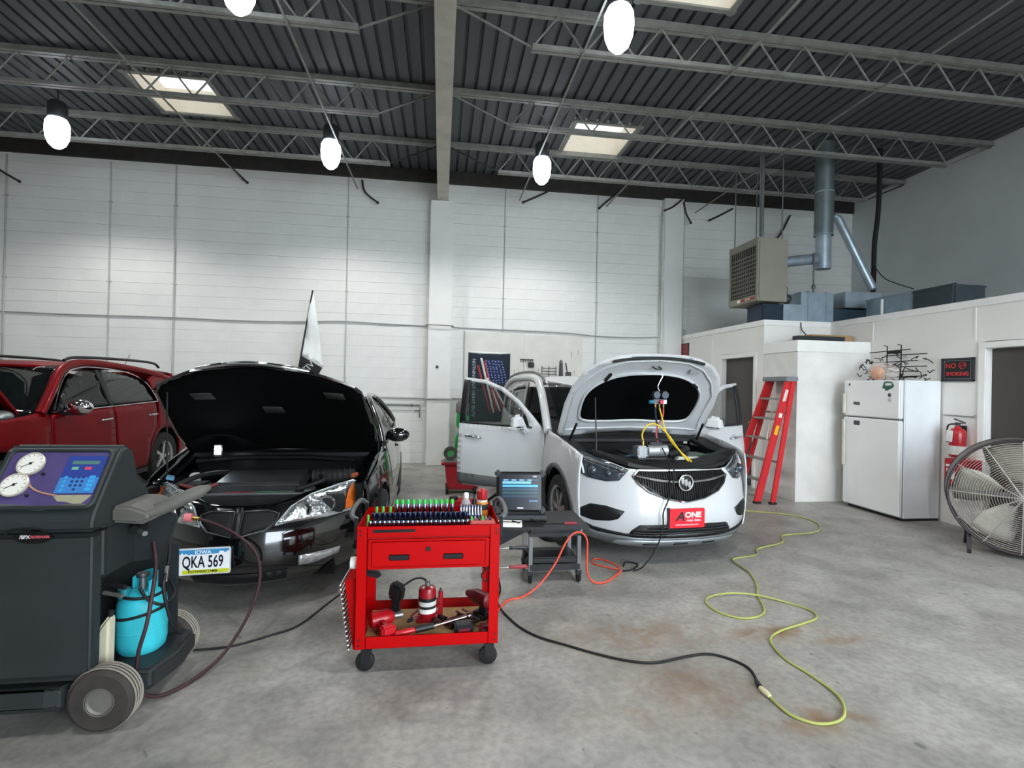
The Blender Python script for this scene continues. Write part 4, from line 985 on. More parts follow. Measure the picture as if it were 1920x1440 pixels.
AX, AXR, RW = .98, 3.69, .31
for s in (-1, 1):
    a = arc(AX, .315, .365, 193, -13, 18); a2 = arc(AXR, .315, .365, -13, 193, 18)
    patch('front_fender', BP, car, [(.50,.235),(a[0][0]-.005,.225)]+a+[(1.42,.22),(1.44,.30),(1.50,.92),(1.42,.955),(1.1,.90),(.8,.845),(.62,.805),(.50,.765)], xB, 'x', -.012, .06, sgn=s)
    patch('door', BP, car, [(1.45,.22),(1.455,.30),(1.512,.92),(2.95,.945),(2.97,.30),(2.94,.22)], xB, 'x', -.012, .08, sgn=s)
    patch('rear_quarter', BP, car, [(2.985,.30),(2.96,.22),(3.32,.22)]+a2[::-1]+[(4.06,.23),(4.72,.27),(4.82,.6),(4.80,.93),(4.3,1.0),(3.7,.965),(2.965,.945)], xB, 'x', -.012, .08, sgn=s)
    patch('side_window', GLASS, car, [(1.62,.95),(2.92,.965),(2.92,1.30),(2.55,1.32),(2.25,1.265),(1.9,1.12)], lambda y, z: xB(y, z)-.006, 'x', -.005, .08, sgn=s)
    patch('quarter_window', DGLASS, car, [(2.97,.967),(3.62,.985),(3.45,1.14),(3.2,1.255),(2.97,1.30)], lambda y, z: xB(y, z)-.006, 'x', -.005, .08, sgn=s)
    MB().tube(spl([(s*xB(y, z), y, z) for y, z in ((1.42,.955),(1.7,1.07),(2.0,1.21),(2.3,1.32),(2.6,1.365),(3.0,1.355),(3.35,1.26),(3.65,1.12),(3.95,1.01))], 5), .034, 8).build('roof_pillar', BP, car, smooth=50)
    MB().tube(spl([(s*(xB(y, z)+.004), y, z) for y, z in ((1.55,.945),(2.2,.955),(2.9,.965),(3.65,.98))], 4), .007, 6).build('belt_trim', M('dull_chrome', '#5a5c60', .3, metal=.8), car, smooth=50)
    MB().box(min(s*.84,s*.87), max(s*.84,s*.87), 1.45, 3.3, .17, .235).build('sill', BP, car, bevel=.01)
    arch_liner(car, AX, .315, .38, s*.60, s*.84); arch_liner(car, AXR, .315, .38, s*.60, s*.84)
    for y in (AX, AXR): wheel(car, (s*.775, y, RW), RW, .205, s, .205, 5, M('alloy_wheel', '#b9bcbd', .25, metal=.8))
    mx = xB(1.78, .98)
    mh = MB().sphere((s*(mx+.12), 1.74, 1.005), (.115, .075, .07), 20, 12).build('door_mirror', BP, car, smooth=60)
    MB().bar((s*(mx-.03), 1.74, .955), (s*(mx+.05), 1.74, .985), .06, .04).build('mirror_stalk', BP, mh, bevel=.01)
    MB().box(min(s*(mx+.03), s*(mx+.20)), max(s*(mx+.03), s*(mx+.20)), 1.806, 1.814, .96, 1.05).build('mirror_glass', M('mirror_glass', '#aab0b4', .02, metal=1., var=0), mh)
    MB().bar((s*(xB(2.7,.8)+.012), 2.62, .80), (s*(xB(2.7,.8)+.012), 2.82, .805), .02, .03).build('door_handle', BP, car, bevel=.006)
def zBR(x, y): return 1.41-.05*(abs(x)/.5)**2.4-.10*((y-2.75)/.8)**2
patch('roof', BP, car, [(-.50,2.22),(0,2.10),(.50,2.22),(.53,2.75),(.50,3.3),(0,3.38),(-.50,3.3),(-.53,2.75)], zBR, 'z', -.02, .09)
def zBW(x, y): return .95+(y-1.38)*.50-.05*(x/.7)**2
patch('windscreen', GLASS, car, [(-.76,1.52),(-.4,1.40),(0,1.37),(.4,1.40),(.76,1.52),(.52,2.24),(.2,2.14),(0,2.12),(-.2,2.14),(-.52,2.24)], zBW, 'z', -.006, .12)
patch('rear_screen', DGLASS, car, [(-.50,3.30),(0,3.36),(.50,3.30),(.66,3.95),(0,4.05),(-.66,3.95)], lambda x, y: 1.36-(y-3.3)*.50-.04*(x/.6)**2, 'z', -.006, .12)
patch('boot_lid', BP, car, [(-.68,3.95),(0,4.04),(.68,3.95),(.72,4.4),(.64,4.78),(0,4.84),(-.64,4.78),(-.72,4.4)], lambda x, y: 1.02-.04*(abs(x)/.7)**2-.02*(y-4), 'z', -.02, .12)
patch('rear_bumper', BP, car, [(-.76,.25),(.76,.25),(.74,.95),(.6,1.0),(-.6,1.0),(-.74,.95)], lambda x, z: 4.87-.12*(abs(x)/.75)**3, 'y', -.02, .12)
MB().box(-.74, .74, 1.35, 4.6, .20, .32).build('floor_pan', BAY, car)
MB().box(-.56, .56, .30, 1.3, .17, .30).build('under_tray', BAY, car)
MB().box(-.70, .70, 1.5, 1.9, .55, .92).build('dashboard', PLAST, car, bevel=.05)
for x in (-.37, .37): seat(car, x, 2.35, .28, M('black_leather', '#1b1b1c', .5), .5)
# engine bay
bay = MB(); bay.box(-.70, .70, 1.24, 1.28, .30, .90); bay.box(-.72, -.68, .42, 1.26, .30, .76); bay.box(.68, .72, .42, 1.26, .30, .76)
bay.build('engine_bay_wall', BAY, car)
for s in (-1, 1):
    patch('fender_rail', BP, car, [(s*.66,.52),(s*.745,.52),(s*.79,.8),(s*.84,1.3),(s*.72,1.34),(s*.69,1.0)], lambda x, y: .745+(y-.45)*.21, 'z', -.04, .12)
patch('cowl_cover', PLAST, car, [(-.78,1.20),(.78,1.20),(.76,1.50),(.4,1.40),(0,1.37),(-.4,1.40),(-.76,1.50)], lambda x, y: .90+(y-1.2)*.18, 'z', -.03, .15)
for (x0, x1) in ((-.5, .05), (0, .55)): MB().tube(spl([(x0, 1.42, .955), ((x0+x1)/2, 1.44, .985), (x1, 1.52, 1.01)], 4), .009, 6).build('wiper', PLAST, car, smooth=50)
MB().box(-.62, .62, .30, .40, .60, .715).build('radiator_support', M('support_grey', '#2b2d30', .45, metal=.3, var=.2, scale=10), car, bevel=.015)
MB().tube([(-.55,.36,.72),(0,.35,.725),(.55,.36,.72)], .012, 8).build('support_bar', M('grey_bar', '#5d6062', .4, metal=.5), car, smooth=50)
ENG2 = M('engine_plastic_grey', '#34373a', .45, var=.25, scale=10)
ec = MB().obox((-.06, .84, .70), (.66, .40, .14), (.12, 0, 0)).build('engine_cover', ENG2, car, bevel=.04, seg=3)
MB().obox((-.06, .62, .66), (.62, .12, .12), (.5, 0, 0)).build('engine_cover_front', ENG2, car, bevel=.02)
MB().obox((-.12, .573, .675), (.26, .012, .05), (.5, 0, 0)).build('red_badge', M('badge_red', '#8c2b30', .45, var=.1), ec)
MB().obox((-.30, .585, .675), (.03, .012, .03), (.5, 0, 0)).build('silver_badge', CHROME, ec)
MB().cyl((.30, .80, .755), (.62, .86, .75), .065, n=18).build('air_intake_tube', BLACKR, car, smooth=40)
for k in range(7): MB().lathe([(.066, -.007), (.072, 0), (.066, .007)], 18, (.34+k*.04, .805+k*.0085, .755), 'x').build('bellows_ring', BLACKR, car, smooth=40)
MB().box(.46, .66, .52, .74, .5, .73).build('air_box', ENG, car, bevel=.02)
MB().box(.60, .66, .78, .84, .745, .79).build('orange_cap', M('orange_cap', '#b8653f', .5), car, bevel=.01)
MB().box(-.66, -.42, .55, .80, .45, .745).build('battery', BAY, car, bevel=.015)
MB().box(-.60, -.54, .82, .90, .70, .79).build('white_cap', M('off_white_plastic', '#cdcfc6', .5, var=.1), car, bevel=.01)
MB().box(.10, .24, .47, .53, .68, .715).build('silver_bracket', CAST, car, bevel=.008)
MB().box(.30, .36, .50, .66, .66, .72).build('silver_bracket', CAST, car, bevel=.008)
MB().tube(spl([(-.62,.5,.72),(-.5,.62,.79),(-.42,.78,.80),(-.36,.95,.78)], 5), .018, 8).build('hose', BLACKR, car, smooth=50)
MB().tube(spl([(-.56,.56,.76),(-.4,.5,.74),(-.3,.56,.76)], 5), .014, 8).build('hose', M('red_hose', '#6a2a2c', .5), car, smooth=50)
MB().tube(spl([(.25,.52,.72),(.42,.6,.77),(.38,.75,.78),(.3,.8,.77)], 5), .016, 8).build('hose', BLACKR, car, smooth=50)
MB().tube(spl([(-.1,.45,.70),(.05,.44,.72),(.3,.46,.70)], 5), .008, 6).build('wire_loom', M('green_wire', '#2f6b3e', .5), car, smooth=50)
MB().obox((-.64,.62,.80), (.05,.10,.02), (0,.3,.4)).build('blue_rag', M('blue_rag', '#5a8fae', .7), car)
MB().tube([(-.62,1.0,.86),(-.30,1.06,.88),(.2,1.08,.88),(.62,1.0,.86)], .02, 8).build('strut_bar', BAY, car, smooth=50)
# hood, opened upwards
def zBH(x, y): return smo([(.0,.66),(.12,.72),(.3,.775),(.6,.84),(1.0,.905),(1.4,.955)], y)-.06*(abs(x)/.8)**3+.02*math.exp(-(abs(x)/.12)**2)*max(0, .4-y)*2
bh = [(0,.05),(.22,.075),(.40,.14),(.66,.30),(.70,.36),(.74,.62),(.78,1.0),(.77,1.30),(.70,1.37),(.4,1.33),(0,1.31)]
bh = bh+[(-x, y) for x, y in reversed(bh[1:-1])]
HG = (0, 1.32, .925)
hood = patch('hood', BP, car, bh, zBH, 'z', -.02, .06, origin=HG); hood.rotation_euler = (math.radians(-43), 0, 0)
def hpatch(name, mat, poly, off, th, step=.07):
    me = patch_mesh(poly, lambda x, y: zBH(x, y)-off, 'z', th, step); me.name = name; me.transform(Matrix.Translation(-Vector(HG))); return obj(name, me, mat, hood)
lin_ = [(x*.97, .075+(y-.05)*.97) for x, y in bh]
lining = hpatch('hood_lining', M('black_hood_liner', '#030304', .95, var=.15, spec=.1), lin_, .024, -.012)
for (x, y) in ((-.42,.46),(.50,.42),(.02,.66)):
    hpatch('lining_vent', M('grey_vent_patch', '#2c302e', .7, var=.2, scale=20), [(x-.075,y-.045),(x+.065,y-.045),(x+.075,y+.045),(x-.065,y+.045)], .0375, -.004)
lip = [(-.36,.135),(-.20,.065),(0,.045),(.20,.065),(.36,.135)]
MB().tube([(p.x, p.y-HG[1], p.z-HG[2]) for p in spl([(x, y, zBH(x, y)+.002) for x, y in lip], 4)], .016, 8).build('chrome_lip', CHROME, hood, smooth=50)
MB().tube([(-.66,.62,.78),(-.62,.50,1.45)], .006, 6).build('prop_rod', M('dark_steel', '#3c3c3e', .4, metal=.8), car)
# small work light standing on the cowl of the coupe
t = thing('work_light', 'small bright work light under the black hood', 'lamp', (-1.77, 4.43, .893), math.radians(12))
MB().box(-.03, .03, -.015, .015, 0, .10).build('light_body', BLACKP, t, bevel=.006)
MB().box(-.022, .022, -.018, -.0155, .02, .09).build('light_panel', M('work_light_glow', '#ffffff', .4, var=0, emit=30., ecol='#e8f6ff'), t)
d = bpy.data.lights.new('work_light_beam', 'SPOT'); d.energy = 4; d.spot_size = 1.9; d.shadow_soft_size = .03; d.color = (.85, .95, 1)
q = bpy.data.objects.new('work_light_beam', d); COL.objects.link(q); q.parent = t; q.location = (0, -.03, .055); q.rotation_euler = (PI/2, 0, PI)
q.rotation_euler = (-PI/2+PI, 0, 0)
# ================= red SUV =================
RP = M('dusty_red_paint', '#74040f', .42, metal=.5, var=.12, scale=3, coat=.05, spec=.2)
car = thing('red_suv', 'dusty dark red SUV parked at the far left with chrome mirror', 'car', (-4.92, 4.4, 0), math.radians(0))
RWP = [(.30,.80),(.5,.85),(.9,.895),(1.4,.92),(3.3,.92),(4.2,.89),(4.7,.80)]
RSC = [(.2,-.05),(.35,-.01),(.6,0),(.85,-.012),(1.05,-.03),(1.18,-.06),(1.35,-.12),(1.55,-.20),(1.66,-.27)]
def xR(y, z): return smo(RWP, y)+smo(RSC, z)
AX, AXR, RW = .97, 3.83, .36
RV = [(.2,.10),(.3,.02),(.5,0),(.7,.03),(.9,.09),(1.05,.2)]
def yR(x, z): return .42*(min(abs(x), .95)/.9)**3+smo(RV, z)
patch('front_bumper', RP, car, [(-.87,.25),(0,.2),(.87,.25),(.87,1.0),(.5,.98),(-.5,.98),(-.87,1.0)], yR, 'y', .012, .09)
patch('grille', PLAST, car, [(-.5,.45),(.5,.45),(.55,.9),(-.55,.9)], lambda x, z: yR(x, z)-.008, 'y', .005, .1)
for s in (-1, 1): patch('headlight', REFL, car, [(s*.58,.78),(s*.84,.80),(s*.86,.98),(s*.6,.93)], lambda x, z: yR(x, z)-.008, 'y', .005, .08)
BELT = [(1.68,1.14),(2.5,1.165),(3.6,1.19)]
for s in (-1, 1):
    a = arc(AX, .36, .44, 192, -12, 20); a2 = arc(AXR, .36, .44, -12, 192, 20)
    patch('front_fender', RP, car, [(.40,.28),(a[0][0]-.005,.27)]+a+[(1.44,.26),(1.48,.36),(1.58,1.10),(1.50,1.145),(1.1,1.10),(.7,1.06),(.4,1.0)], xR, 'x', -.012, .07, sgn=s)
    dfo = [(1.49,.30),(1.495,.36),(1.592,1.11),(2.62,1.155),(2.63,.36),(2.62,.30)]
    patch('front_door', RP, car, dfo, xR, 'x', -.012, .09, sgn=s)
    patch('rear_door', RP, car, [(2.645,.30),(2.64,1.155),(3.62,1.185),(3.58,.85),(3.40,.62),(3.36,.30)], xR, 'x', -.012, .09, sgn=s)
    patch('rear_quarter', RP, car, [(3.375,.30),(3.41,.60)]+a2[::-1][3:]+[(4.28,.30),(4.62,.32),(4.70,.9),(4.62,1.2),(4.45,1.5),(3.9,1.585),(3.62,1.50),(3.70,1.2),(3.60,.86),(3.43,.62)], xR, 'x', -.012, .09, sgn=s)
    fw = [(1.70,1.15),(2.58,1.165),(2.56,1.60),(2.3,1.59),(2.05,1.51),(1.85,1.34)]
    rw_ = [(2.64,1.166),(3.64,1.195),(3.52,1.42),(3.25,1.55),(2.62,1.605)]
    patch('front_side_window', GLASS, car, fw, lambda y, z: xR(y, z)-.006, 'x', -.005, .09, sgn=s)
    patch('rear_side_window', DGLASS, car, rw_, lambda y, z: xR(y, z)-.006, 'x', -.005, .09, sgn=s)
    patch('window_pillar', PLAST, car, [(2.565,1.16),(2.655,1.165),(2.635,1.605),(2.55,1.60)], lambda y, z: xR(y, z)-.001, 'x', -.006, .09, sgn=s)
    ch = [(1.62,1.135),(1.70,1.135),(2.6,1.155),(3.66,1.182)]
    MB().tube(spl([(s*(xR(y, z)+.004), y, z) for y, z in ch], 4), .009, 6).build('chrome_belt_trim', CHROME, car, smooth=50)
    MB().tube(spl([(s*(xR(y, z)+.004), y, z) for y, z in ((1.64,1.15),(1.80,1.36),(2.02,1.545),(2.28,1.62),(2.6,1.635),(3.2,1.585),(3.55,1.44),(3.68,1.19))], 5), .009, 6).build('chrome_window_trim', CHROME, car, smooth=50)
    MB().tube(spl([(s*(xR(y, z)-.015), y, z) for y, z in ((1.46,1.12),(1.7,1.34),(1.98,1.575),(2.3,1.665),(2.7,1.68),(3.3,1.645),(3.9,1.58),(4.45,1.48))], 5), .05, 8).build('roof_pillar', RP, car, smooth=50)
    for (y0, y1) in ((2.15, 4.15),):
        MB().tube(spl([(s*.62, y0, 1.70), (s*.62, y0+.2, 1.745), (s*.62, (y0+y1)/2, 1.76), (s*.62, y1-.2, 1.745), (s*.62, y1, 1.68)], 5), .018, 8).build('roof_rail', BLACKP, car, smooth=50)
    for y in (2.95, 2.2): pass
    mx = xR(1.8, 1.15)
    mh = MB().sphere((s*(mx+.15), 1.78, 1.185), (.14, .085, .085), 20, 12).build('door_mirror', CHROME, car, smooth=60)
    MB().bar((s*(mx-.03), 1.78, 1.115), (s*(mx+.22), 1.78, 1.12), .09, .04).build('mirror_foot', BLACKP, mh, bevel=.012)
    for y in (2.44, 3.46):
        hh = xR(y, 1.0)
        MB().tube(spl([(s*(hh-.003), y-.09, 1.0), (s*(hh+.035), y-.07, 1.005), (s*(hh+.035), y+.07, 1.01), (s*(hh-.003), y+.09, 1.01)], 4), .012, 8).build('door_handle', CHROME, car, smooth=50)
    MB().box(min(s*.86, s*.90), max(s*.86, s*.90), 1.45, 3.4, .20, .31).build('sill_cladding', PLAST, car, bevel=.02)
    arch_liner(car, AX, .36, .455, s*.62, s*.87); arch_liner(car, AXR, .36, .455, s*.62, s*.87)
    for y in (AX, AXR): wheel(car, (s*.79, y, RW), RW, .225, s, .23, 5, M('alloy_wheel', '#b9bcbd', .25, metal=.8))
patch('roof', RP, car, [(-.64,2.08),(-.3,1.96),(0,1.93),(.3,1.96),(.64,2.08),(.67,2.6),(.65,3.9),(.6,4.5),(-.6,4.5),(-.65,3.9),(-.67,2.6)], lambda x, y: 1.705-.06*(abs(x)/.67)**2.6-.04*((y-2.9)/1.4)**2-.30*max(0, 2.35-y)**2, 'z', -.02, .1)
patch('windscreen', GLASS, car, [(-.78,1.46),(-.4,1.36),(0,1.33),(.4,1.36),(.78,1.46),(.66,2.08),(.3,1.98),(0,1.95),(-.3,1.98),(-.66,2.08)], lambda x, y: 1.13+(y-1.36)*.80-.08*(x/.75)**2, 'z', -.006, .12)
patch('rear_hatch', RP, car, [(-.78,.3),(.78,.3),(.78,1.1),(.64,1.6),(-.64,1.6),(-.78,1.1)], lambda x, z: 4.72-.1*(abs(x)/.78)**3-.30*max(0, z-1.05), 'y', -.02, .14)
MB().tube([(.1, 4.2, 1.67), (.1, 4.36, 1.88)], .004, 6).build('antenna', BLACKP, car)
MB().box(-.74, .74, 1.45, 4.55, .22, .36).build('floor_pan', BAY, car); MB().box(-.74, .74, 1.5, 1.95, .7, 1.08).build('dashboard', PLAST, car, bevel=.05)
for x in (-.38, .38): seat(car, x, 2.45, .40, M('dark_seat', '#3b3b3a', .8), .5)
MB().box(-.62, .62, 3.2, 3.45, .4, 1.15).build('rear_seat', M('dark_seat', '#3b3b3a', .8), car, bevel=.05)
MB().box(-.70, .70, .40, 1.4, .24, .55).build('engine_block', BAY, car); MB().box(-.74, .74, 1.34, 1.38, .3, 1.05).build('engine_bay_wall', BAY, car)
for s in (-1, 1): patch('fender_rail', PLAST, car, [(s*.70,.45),(s*.82,.5),(s*.87,.9),(s*.87,1.40),(s*.72,1.42),(s*.70,1.0)], lambda x, y: .98+(y-.45)*.12, 'z', -.03, .14)
MB().sphere((.76, 1.12, 1.12), (.10, .10, .06), 16, 10).build('silver_reservoir', CAST, car, smooth=60)
def zRH(x, y): return smo([(.1,.95),(.3,1.02),(.8,1.09),(1.4,1.14)], y)-.05*(abs(x)/.8)**3
rh = [(0,.12),(.5,.2),(.72,.35),(.80,.6),(.80,1.3),(.6,1.36),(0,1.33)]; rh = rh+[(-x, y) for x, y in reversed(rh[1:-1])]
HG = (0, 1.36, 1.12)
hood = patch('hood', RP, car, rh, zRH, 'z', -.025, .09, origin=HG); hood.rotation_euler = (math.radians(-50), 0, 0)
me = patch_mesh([(x*.9, .17+(y-.12)*.9) for x, y in rh], lambda x, y: zRH(x, y)-.028, 'z', -.01, .1); me.transform(Matrix.Translation(-Vector(HG))); obj('hood_liner', me, M('black_hood_liner', '#0b0c0e', .95), hood)
# ================= red tool cart =================
CR = M('red_powder_coat', '#b90003', .45, var=.03, scale=3, spec=.2)
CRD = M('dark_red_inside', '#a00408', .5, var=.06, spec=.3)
CX, CY = -.04, 2.72
t = thing('tool_cart', 'bright red rolling tool cart with one drawer and open lower shelf', 'cart', (CX, CY, 0))
W, D = .37, .43
for (sx, y) in ((-1, 0), (1, 0), (-1, D), (1, D)):
    m = MB(); x0 = sx*W
    m.box(min(x0, x0-sx*.052), max(x0, x0-sx*.052), y if y == 0 else y-.003, y+.003 if y == 0 else y, .14, .775)
    m.box(min(x0, x0-sx*.003), max(x0, x0-sx*.003), 0 if y == 0 else D-.05, .05 if y == 0 else D, .14, .775)
    m.build('corner_post', CR, t, bevel=.0015)
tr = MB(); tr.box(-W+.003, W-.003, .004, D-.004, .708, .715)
tray = tr.build('top_tray', CRD, t)
MB().box(-W+.052, W-.052, .001, .005, .715, .775).box(-W+.003, W-.003, 0, .004, .768, .775).build('tray_front_lip', CR, tray, bevel=.002)
MB().box(-W+.05, W-.05, D-.005, D, .70, .775).build('tray_back_lip', CR, tray, bevel=.002)
for s in (-1, 1): MB().box(min(s*W, s*(W-.004)), max(s*W, s*(W-.004)), .05, D-.05, .56, .775).build('tray_side_lip', CR, tray, bevel=.002)
for x in (-.30, -.3+.0): pass
MB().box(-.29, -.075, -.003, .002, .742, .757).build('black_name_strip', PLAST, tray)
dr = MB().box(-W+.055, W-.055, -.002, .35, .55, .705).build('drawer', CR, t, bevel=.004)
MB().box(-W+.075, W-.075, -.006, -.001, .565, .695).build('drawer_face', CR, dr, bevel=.004)
for x in (-.155, .125): MB().box(x-.052, x+.052, -.010, -.004, .598, .628).build('drawer_pull', PLAST, dr, bevel=.004)
MB().cyl((-.005, -.004, .655), (-.005, -.014, .655), .012, n=16).build('lock', M('dark_steel', '#3c3c3e', .4, metal=.8), dr, smooth=40)
for s in (-1, 1):
    for z in (.75, .73, .16, .19):
        MB().cyl((s*(W-.018), -.0005, z), (s*(W-.018), -.004, z), .005, n=10).build('bolt', M('dark_steel', '#3c3c3e', .4, metal=.8), t)
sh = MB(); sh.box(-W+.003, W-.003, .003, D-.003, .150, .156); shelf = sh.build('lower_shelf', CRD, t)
MB().box(-W+.052, W-.052, .0, .004, .14, .205).build('shelf_front_lip', CR, shelf, bevel=.002)
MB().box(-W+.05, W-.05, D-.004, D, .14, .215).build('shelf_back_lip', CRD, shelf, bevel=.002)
for s in (-1, 1): MB().box(min(s*W, s*(W-.004)), max(s*W, s*(W-.004)), .05, D-.05, .14, .215).build('shelf_side_lip', CR, shelf, bevel=.002)
for (x, y) in ((-W+.045, .06), (W-.045, .06), (-W+.045, D-.06), (W-.045, D-.06)):
    c = MB().box(x-.02, x+.02, y-.02, y+.02, .118, .14).build('caster', BLACKP, t)
    f = MB(); f.box(x-.02, x+.03, y-.022, y-.016, .05, .12); f.box(x-.02, x+.03, y+.016, y+.022, .05, .12); f.build('caster_fork', BLACKP, c)
    MB().lathe([(0, -.014), (.04, -.014), (.049, -.008), (.050, 0), (.049, .008), (.04, .014), (0, .014)], 24, (x, y, .0505), 'y').build('caster_wheel', BLACKR, c, smooth=40)
for s in (-1, 1):
    h = MB().tube(spl([(s*(W+.005), .03, .80), (s*(W+.035), .05, .82), (s*(W+.045), .2, .83), (s*(W+.035), D-.06, .83), (s*(W+.005), D-.03, .80)], 4), .014, 10).build('side_handle', M('grey_grip', '#5b5d60', .4, metal=.3), t, smooth=50)
    for y in (.03, D-.03): MB().box(min(s*(W+.0), s*(W+.018)), max(s*(W+.0), s*(W+.018)), y-.018, y+.018, .70, .815).build('handle_bracket', PLAST, h, bevel=.004)
# ---- sockets standing in the tray
GRN = M('green_peg', '#27c04a', .4, var=.05, emit=0); SOCK = M('chrome_socket', '#9aa2b4', .18, metal=1., var=.1, scale=20); BLUES = M('blue_black_socket', '#2b3350', .25, metal=.8, var=.2, scale=30)
ZT = .716; ZR = ZT+.030
rails = []
def rail_(y, x0, x1, mat, lab):
    r_ = thing('socket_rail', lab, 'tool rail', (CX, CY+y, ZT), group='socket rails in the cart tray')
    MB().box(x0, x1, -.018, .018, 0, .030).build('rail_base', mat, r_, bevel=.003); return r_
rA = rail_(.075, -.33, .20, BLUES, 'dark socket rail along the front of the cart tray')
rB = rail_(.155, -.32, .20, BLUES, 'dark socket rail in the middle of the cart tray')
rC = rail_(.235, -.33, .30, BLUES, 'dark socket rail with green pegs along the back of the tray')
pins = {}
def put(kind, x, y, z, lab, grp):
    if kind not in pins:
        m = MB()
        if kind == 'short': m.lathe([(.004, .034), (.0095, .034), (.011, .030), (.011, .012), (.009, .004), (.009, 0), (0, 0)], 12); mat = SOCK
        if kind == 'mid': m.lathe([(.006, .052), (.012, .052), (.013, .046), (.013, .02), (.010, .012), (.010, 0), (0, 0)], 12); mat = BLUES
        if kind == 'deep': m.lathe([(.004, .066), (.0105, .066), (.0115, .060), (.0115, .02), (.009, .012), (.009, 0), (0, 0)], 12); mat = SOCK
        if kind == 'thin': m.lathe([(.003, .080), (.006, .080), (.0065, .075), (.0065, .035), (.009, .03), (.009, 0), (0, 0)], 10); mat = SOCK
        root = m.build(kind+'_socket', mat, smooth=35)
        if kind in ('deep', 'mid'):
            h = .066 if kind == 'deep' else .052
            MB().lathe([(.0, h+.014), (.0075, h+.018), (.010, h+.010), (.010, h-.006), (0, h-.006)], 10).build('green_tip', GRN, root, smooth=35) if kind == 'deep' else MB().lathe([(.0138, .022), (.0138, .030), (.0128, .030), (.0128, .022)], 12).build('chrome_band', SOCK, root)
        pins[kind] = root; o = root
    else: o = copy_tree(pins[kind])
    o.location = (CX+x, CY+y, z); o.scale = (1.05, 1.05, {'deep': 1.35, 'mid': 1.15, 'thin': 1.0, 'short': 1.1}[kind]); tag(o, lab, 'socket', grp); return o
for i in range(22): put('short', -.315+i*.0245, .075, ZR, 'short chrome socket in the front row on the cart, %s from the left' % ORD[i], 'front row of short chrome sockets')
for i in range(19): put('mid', -.305+i*.0275, .155, ZR, 'dark blue socket in the middle row on the cart, %s from the left' % ORD[i], 'middle row of dark sockets')
for i in range(11): put('deep', -.19+i*.031, .235, ZR, 'deep chrome socket with green tip in the back row, %s from the left' % ORD[i], 'back row of deep green-tipped sockets')
for i in range(8): put('thin', .17+i*.0165, .235, ZR, 'thin bit socket at the right of the back row, %s from the left' % ORD[i], 'thin bit sockets at the right of the back row')
for x in (-.30, -.265, -.225): MB().lathe([(0, .105), (.006, .105), (.008, .10), (.008, .030), (0, .030)], 10, (x, 0, 0)).build('green_peg', GRN, rC, smooth=35)
MB().lathe([(0, .10), (.005, .10), (.006, .095), (.006, .030), (0, .030)], 10, (-.345+.02, 0, 0)).build('green_peg', GRN, rA, smooth=35)
for i in range(8): MB().lathe([(0, .062), (.008, .062), (.009, .058), (.009, .045), (0, .045)], 8, (.055+i*.018, .014, 0)).build('green_peg', GRN, rB, smooth=35) if i < 0 else None
for i in range(5): put('short', .205+i*.028, .16, ZT, 'loose chrome socket at the right of the tray, %s from the left' % ORD[i], 'loose sockets at the right of the tray')
o = MB().box(.215, .35, .02, .12, ZT, ZT+.062).build('red_bit_case', M('faded_red_case', '#c4514f', .5, var=.1), bevel=.006, loc=(CX, CY, 0)); tag(o, 'faded red tool case at the right front of the cart tray', 'case')
for k in range(6): MB().cyl((.225+k*.02, .07, ZT+.067), (.225+k*.02, .115, ZT+.070), .006, n=8).build('bit', (GRN, SOCK, BLACKP)[k % 3], o)
# bottles on the tray
t = thing('spray_bottle', 'small clear bottle with a white cap on the cart tray', 'bottle', (.165, 3.06, ZT))
MB().lathe([(0, 0), (.027, 0), (.029, .01), (.029, .095), (.018, .118), (.013, .125), (0, .125)], 18).build('bottle_body', M('clear_bottle', '#c9cdd0', .15, var=.05, alpha=.55), t, smooth=40)
MB().lathe([(0, .125), (.015, .125), (.015, .152), (.011, .157), (0, .157)], 14).build('cap', TRIMW, t, smooth=40)
t = thing('grease_bottle', 'orange bottle with black label and red cap on the cart tray', 'bottle', (.262, 3.075, ZT))
MB().lathe([(0, 0), (.034, 0), (.036, .01), (.036, .09), (.034, .10), (0, .10)], 20).build('bottle_body', M('orange_plastic', '#d88a2a', .4), t, smooth=40)
MB().lathe([(.0365, .055), (.037, .055), (.037, .088), (.0365, .088)], 20).build('black_label', BLACKP, t, smooth=40)
MB().lathe([(0, .10), (.03, .10), (.032, .112), (0, .115)], 18).build('white_neck', TRIMW, t, smooth=40)
MB().lathe([(0, .115), (.030, .115), (.032, .125), (.030, .165), (.015, .178), (0, .18)], 18).build('red_cap', M('red_cap', '#a3161e', .4), t, smooth=40)
o = MB().lathe([(0, 0), (.013, 0), (.013, .10), (.006, .12), (.006, .14), (0, .14)], 12).build('black_can', BLACKP, smooth=40, loc=(.215, 3.09, ZT)); tag(o, 'slim black can between the two bottles on the cart', 'can')
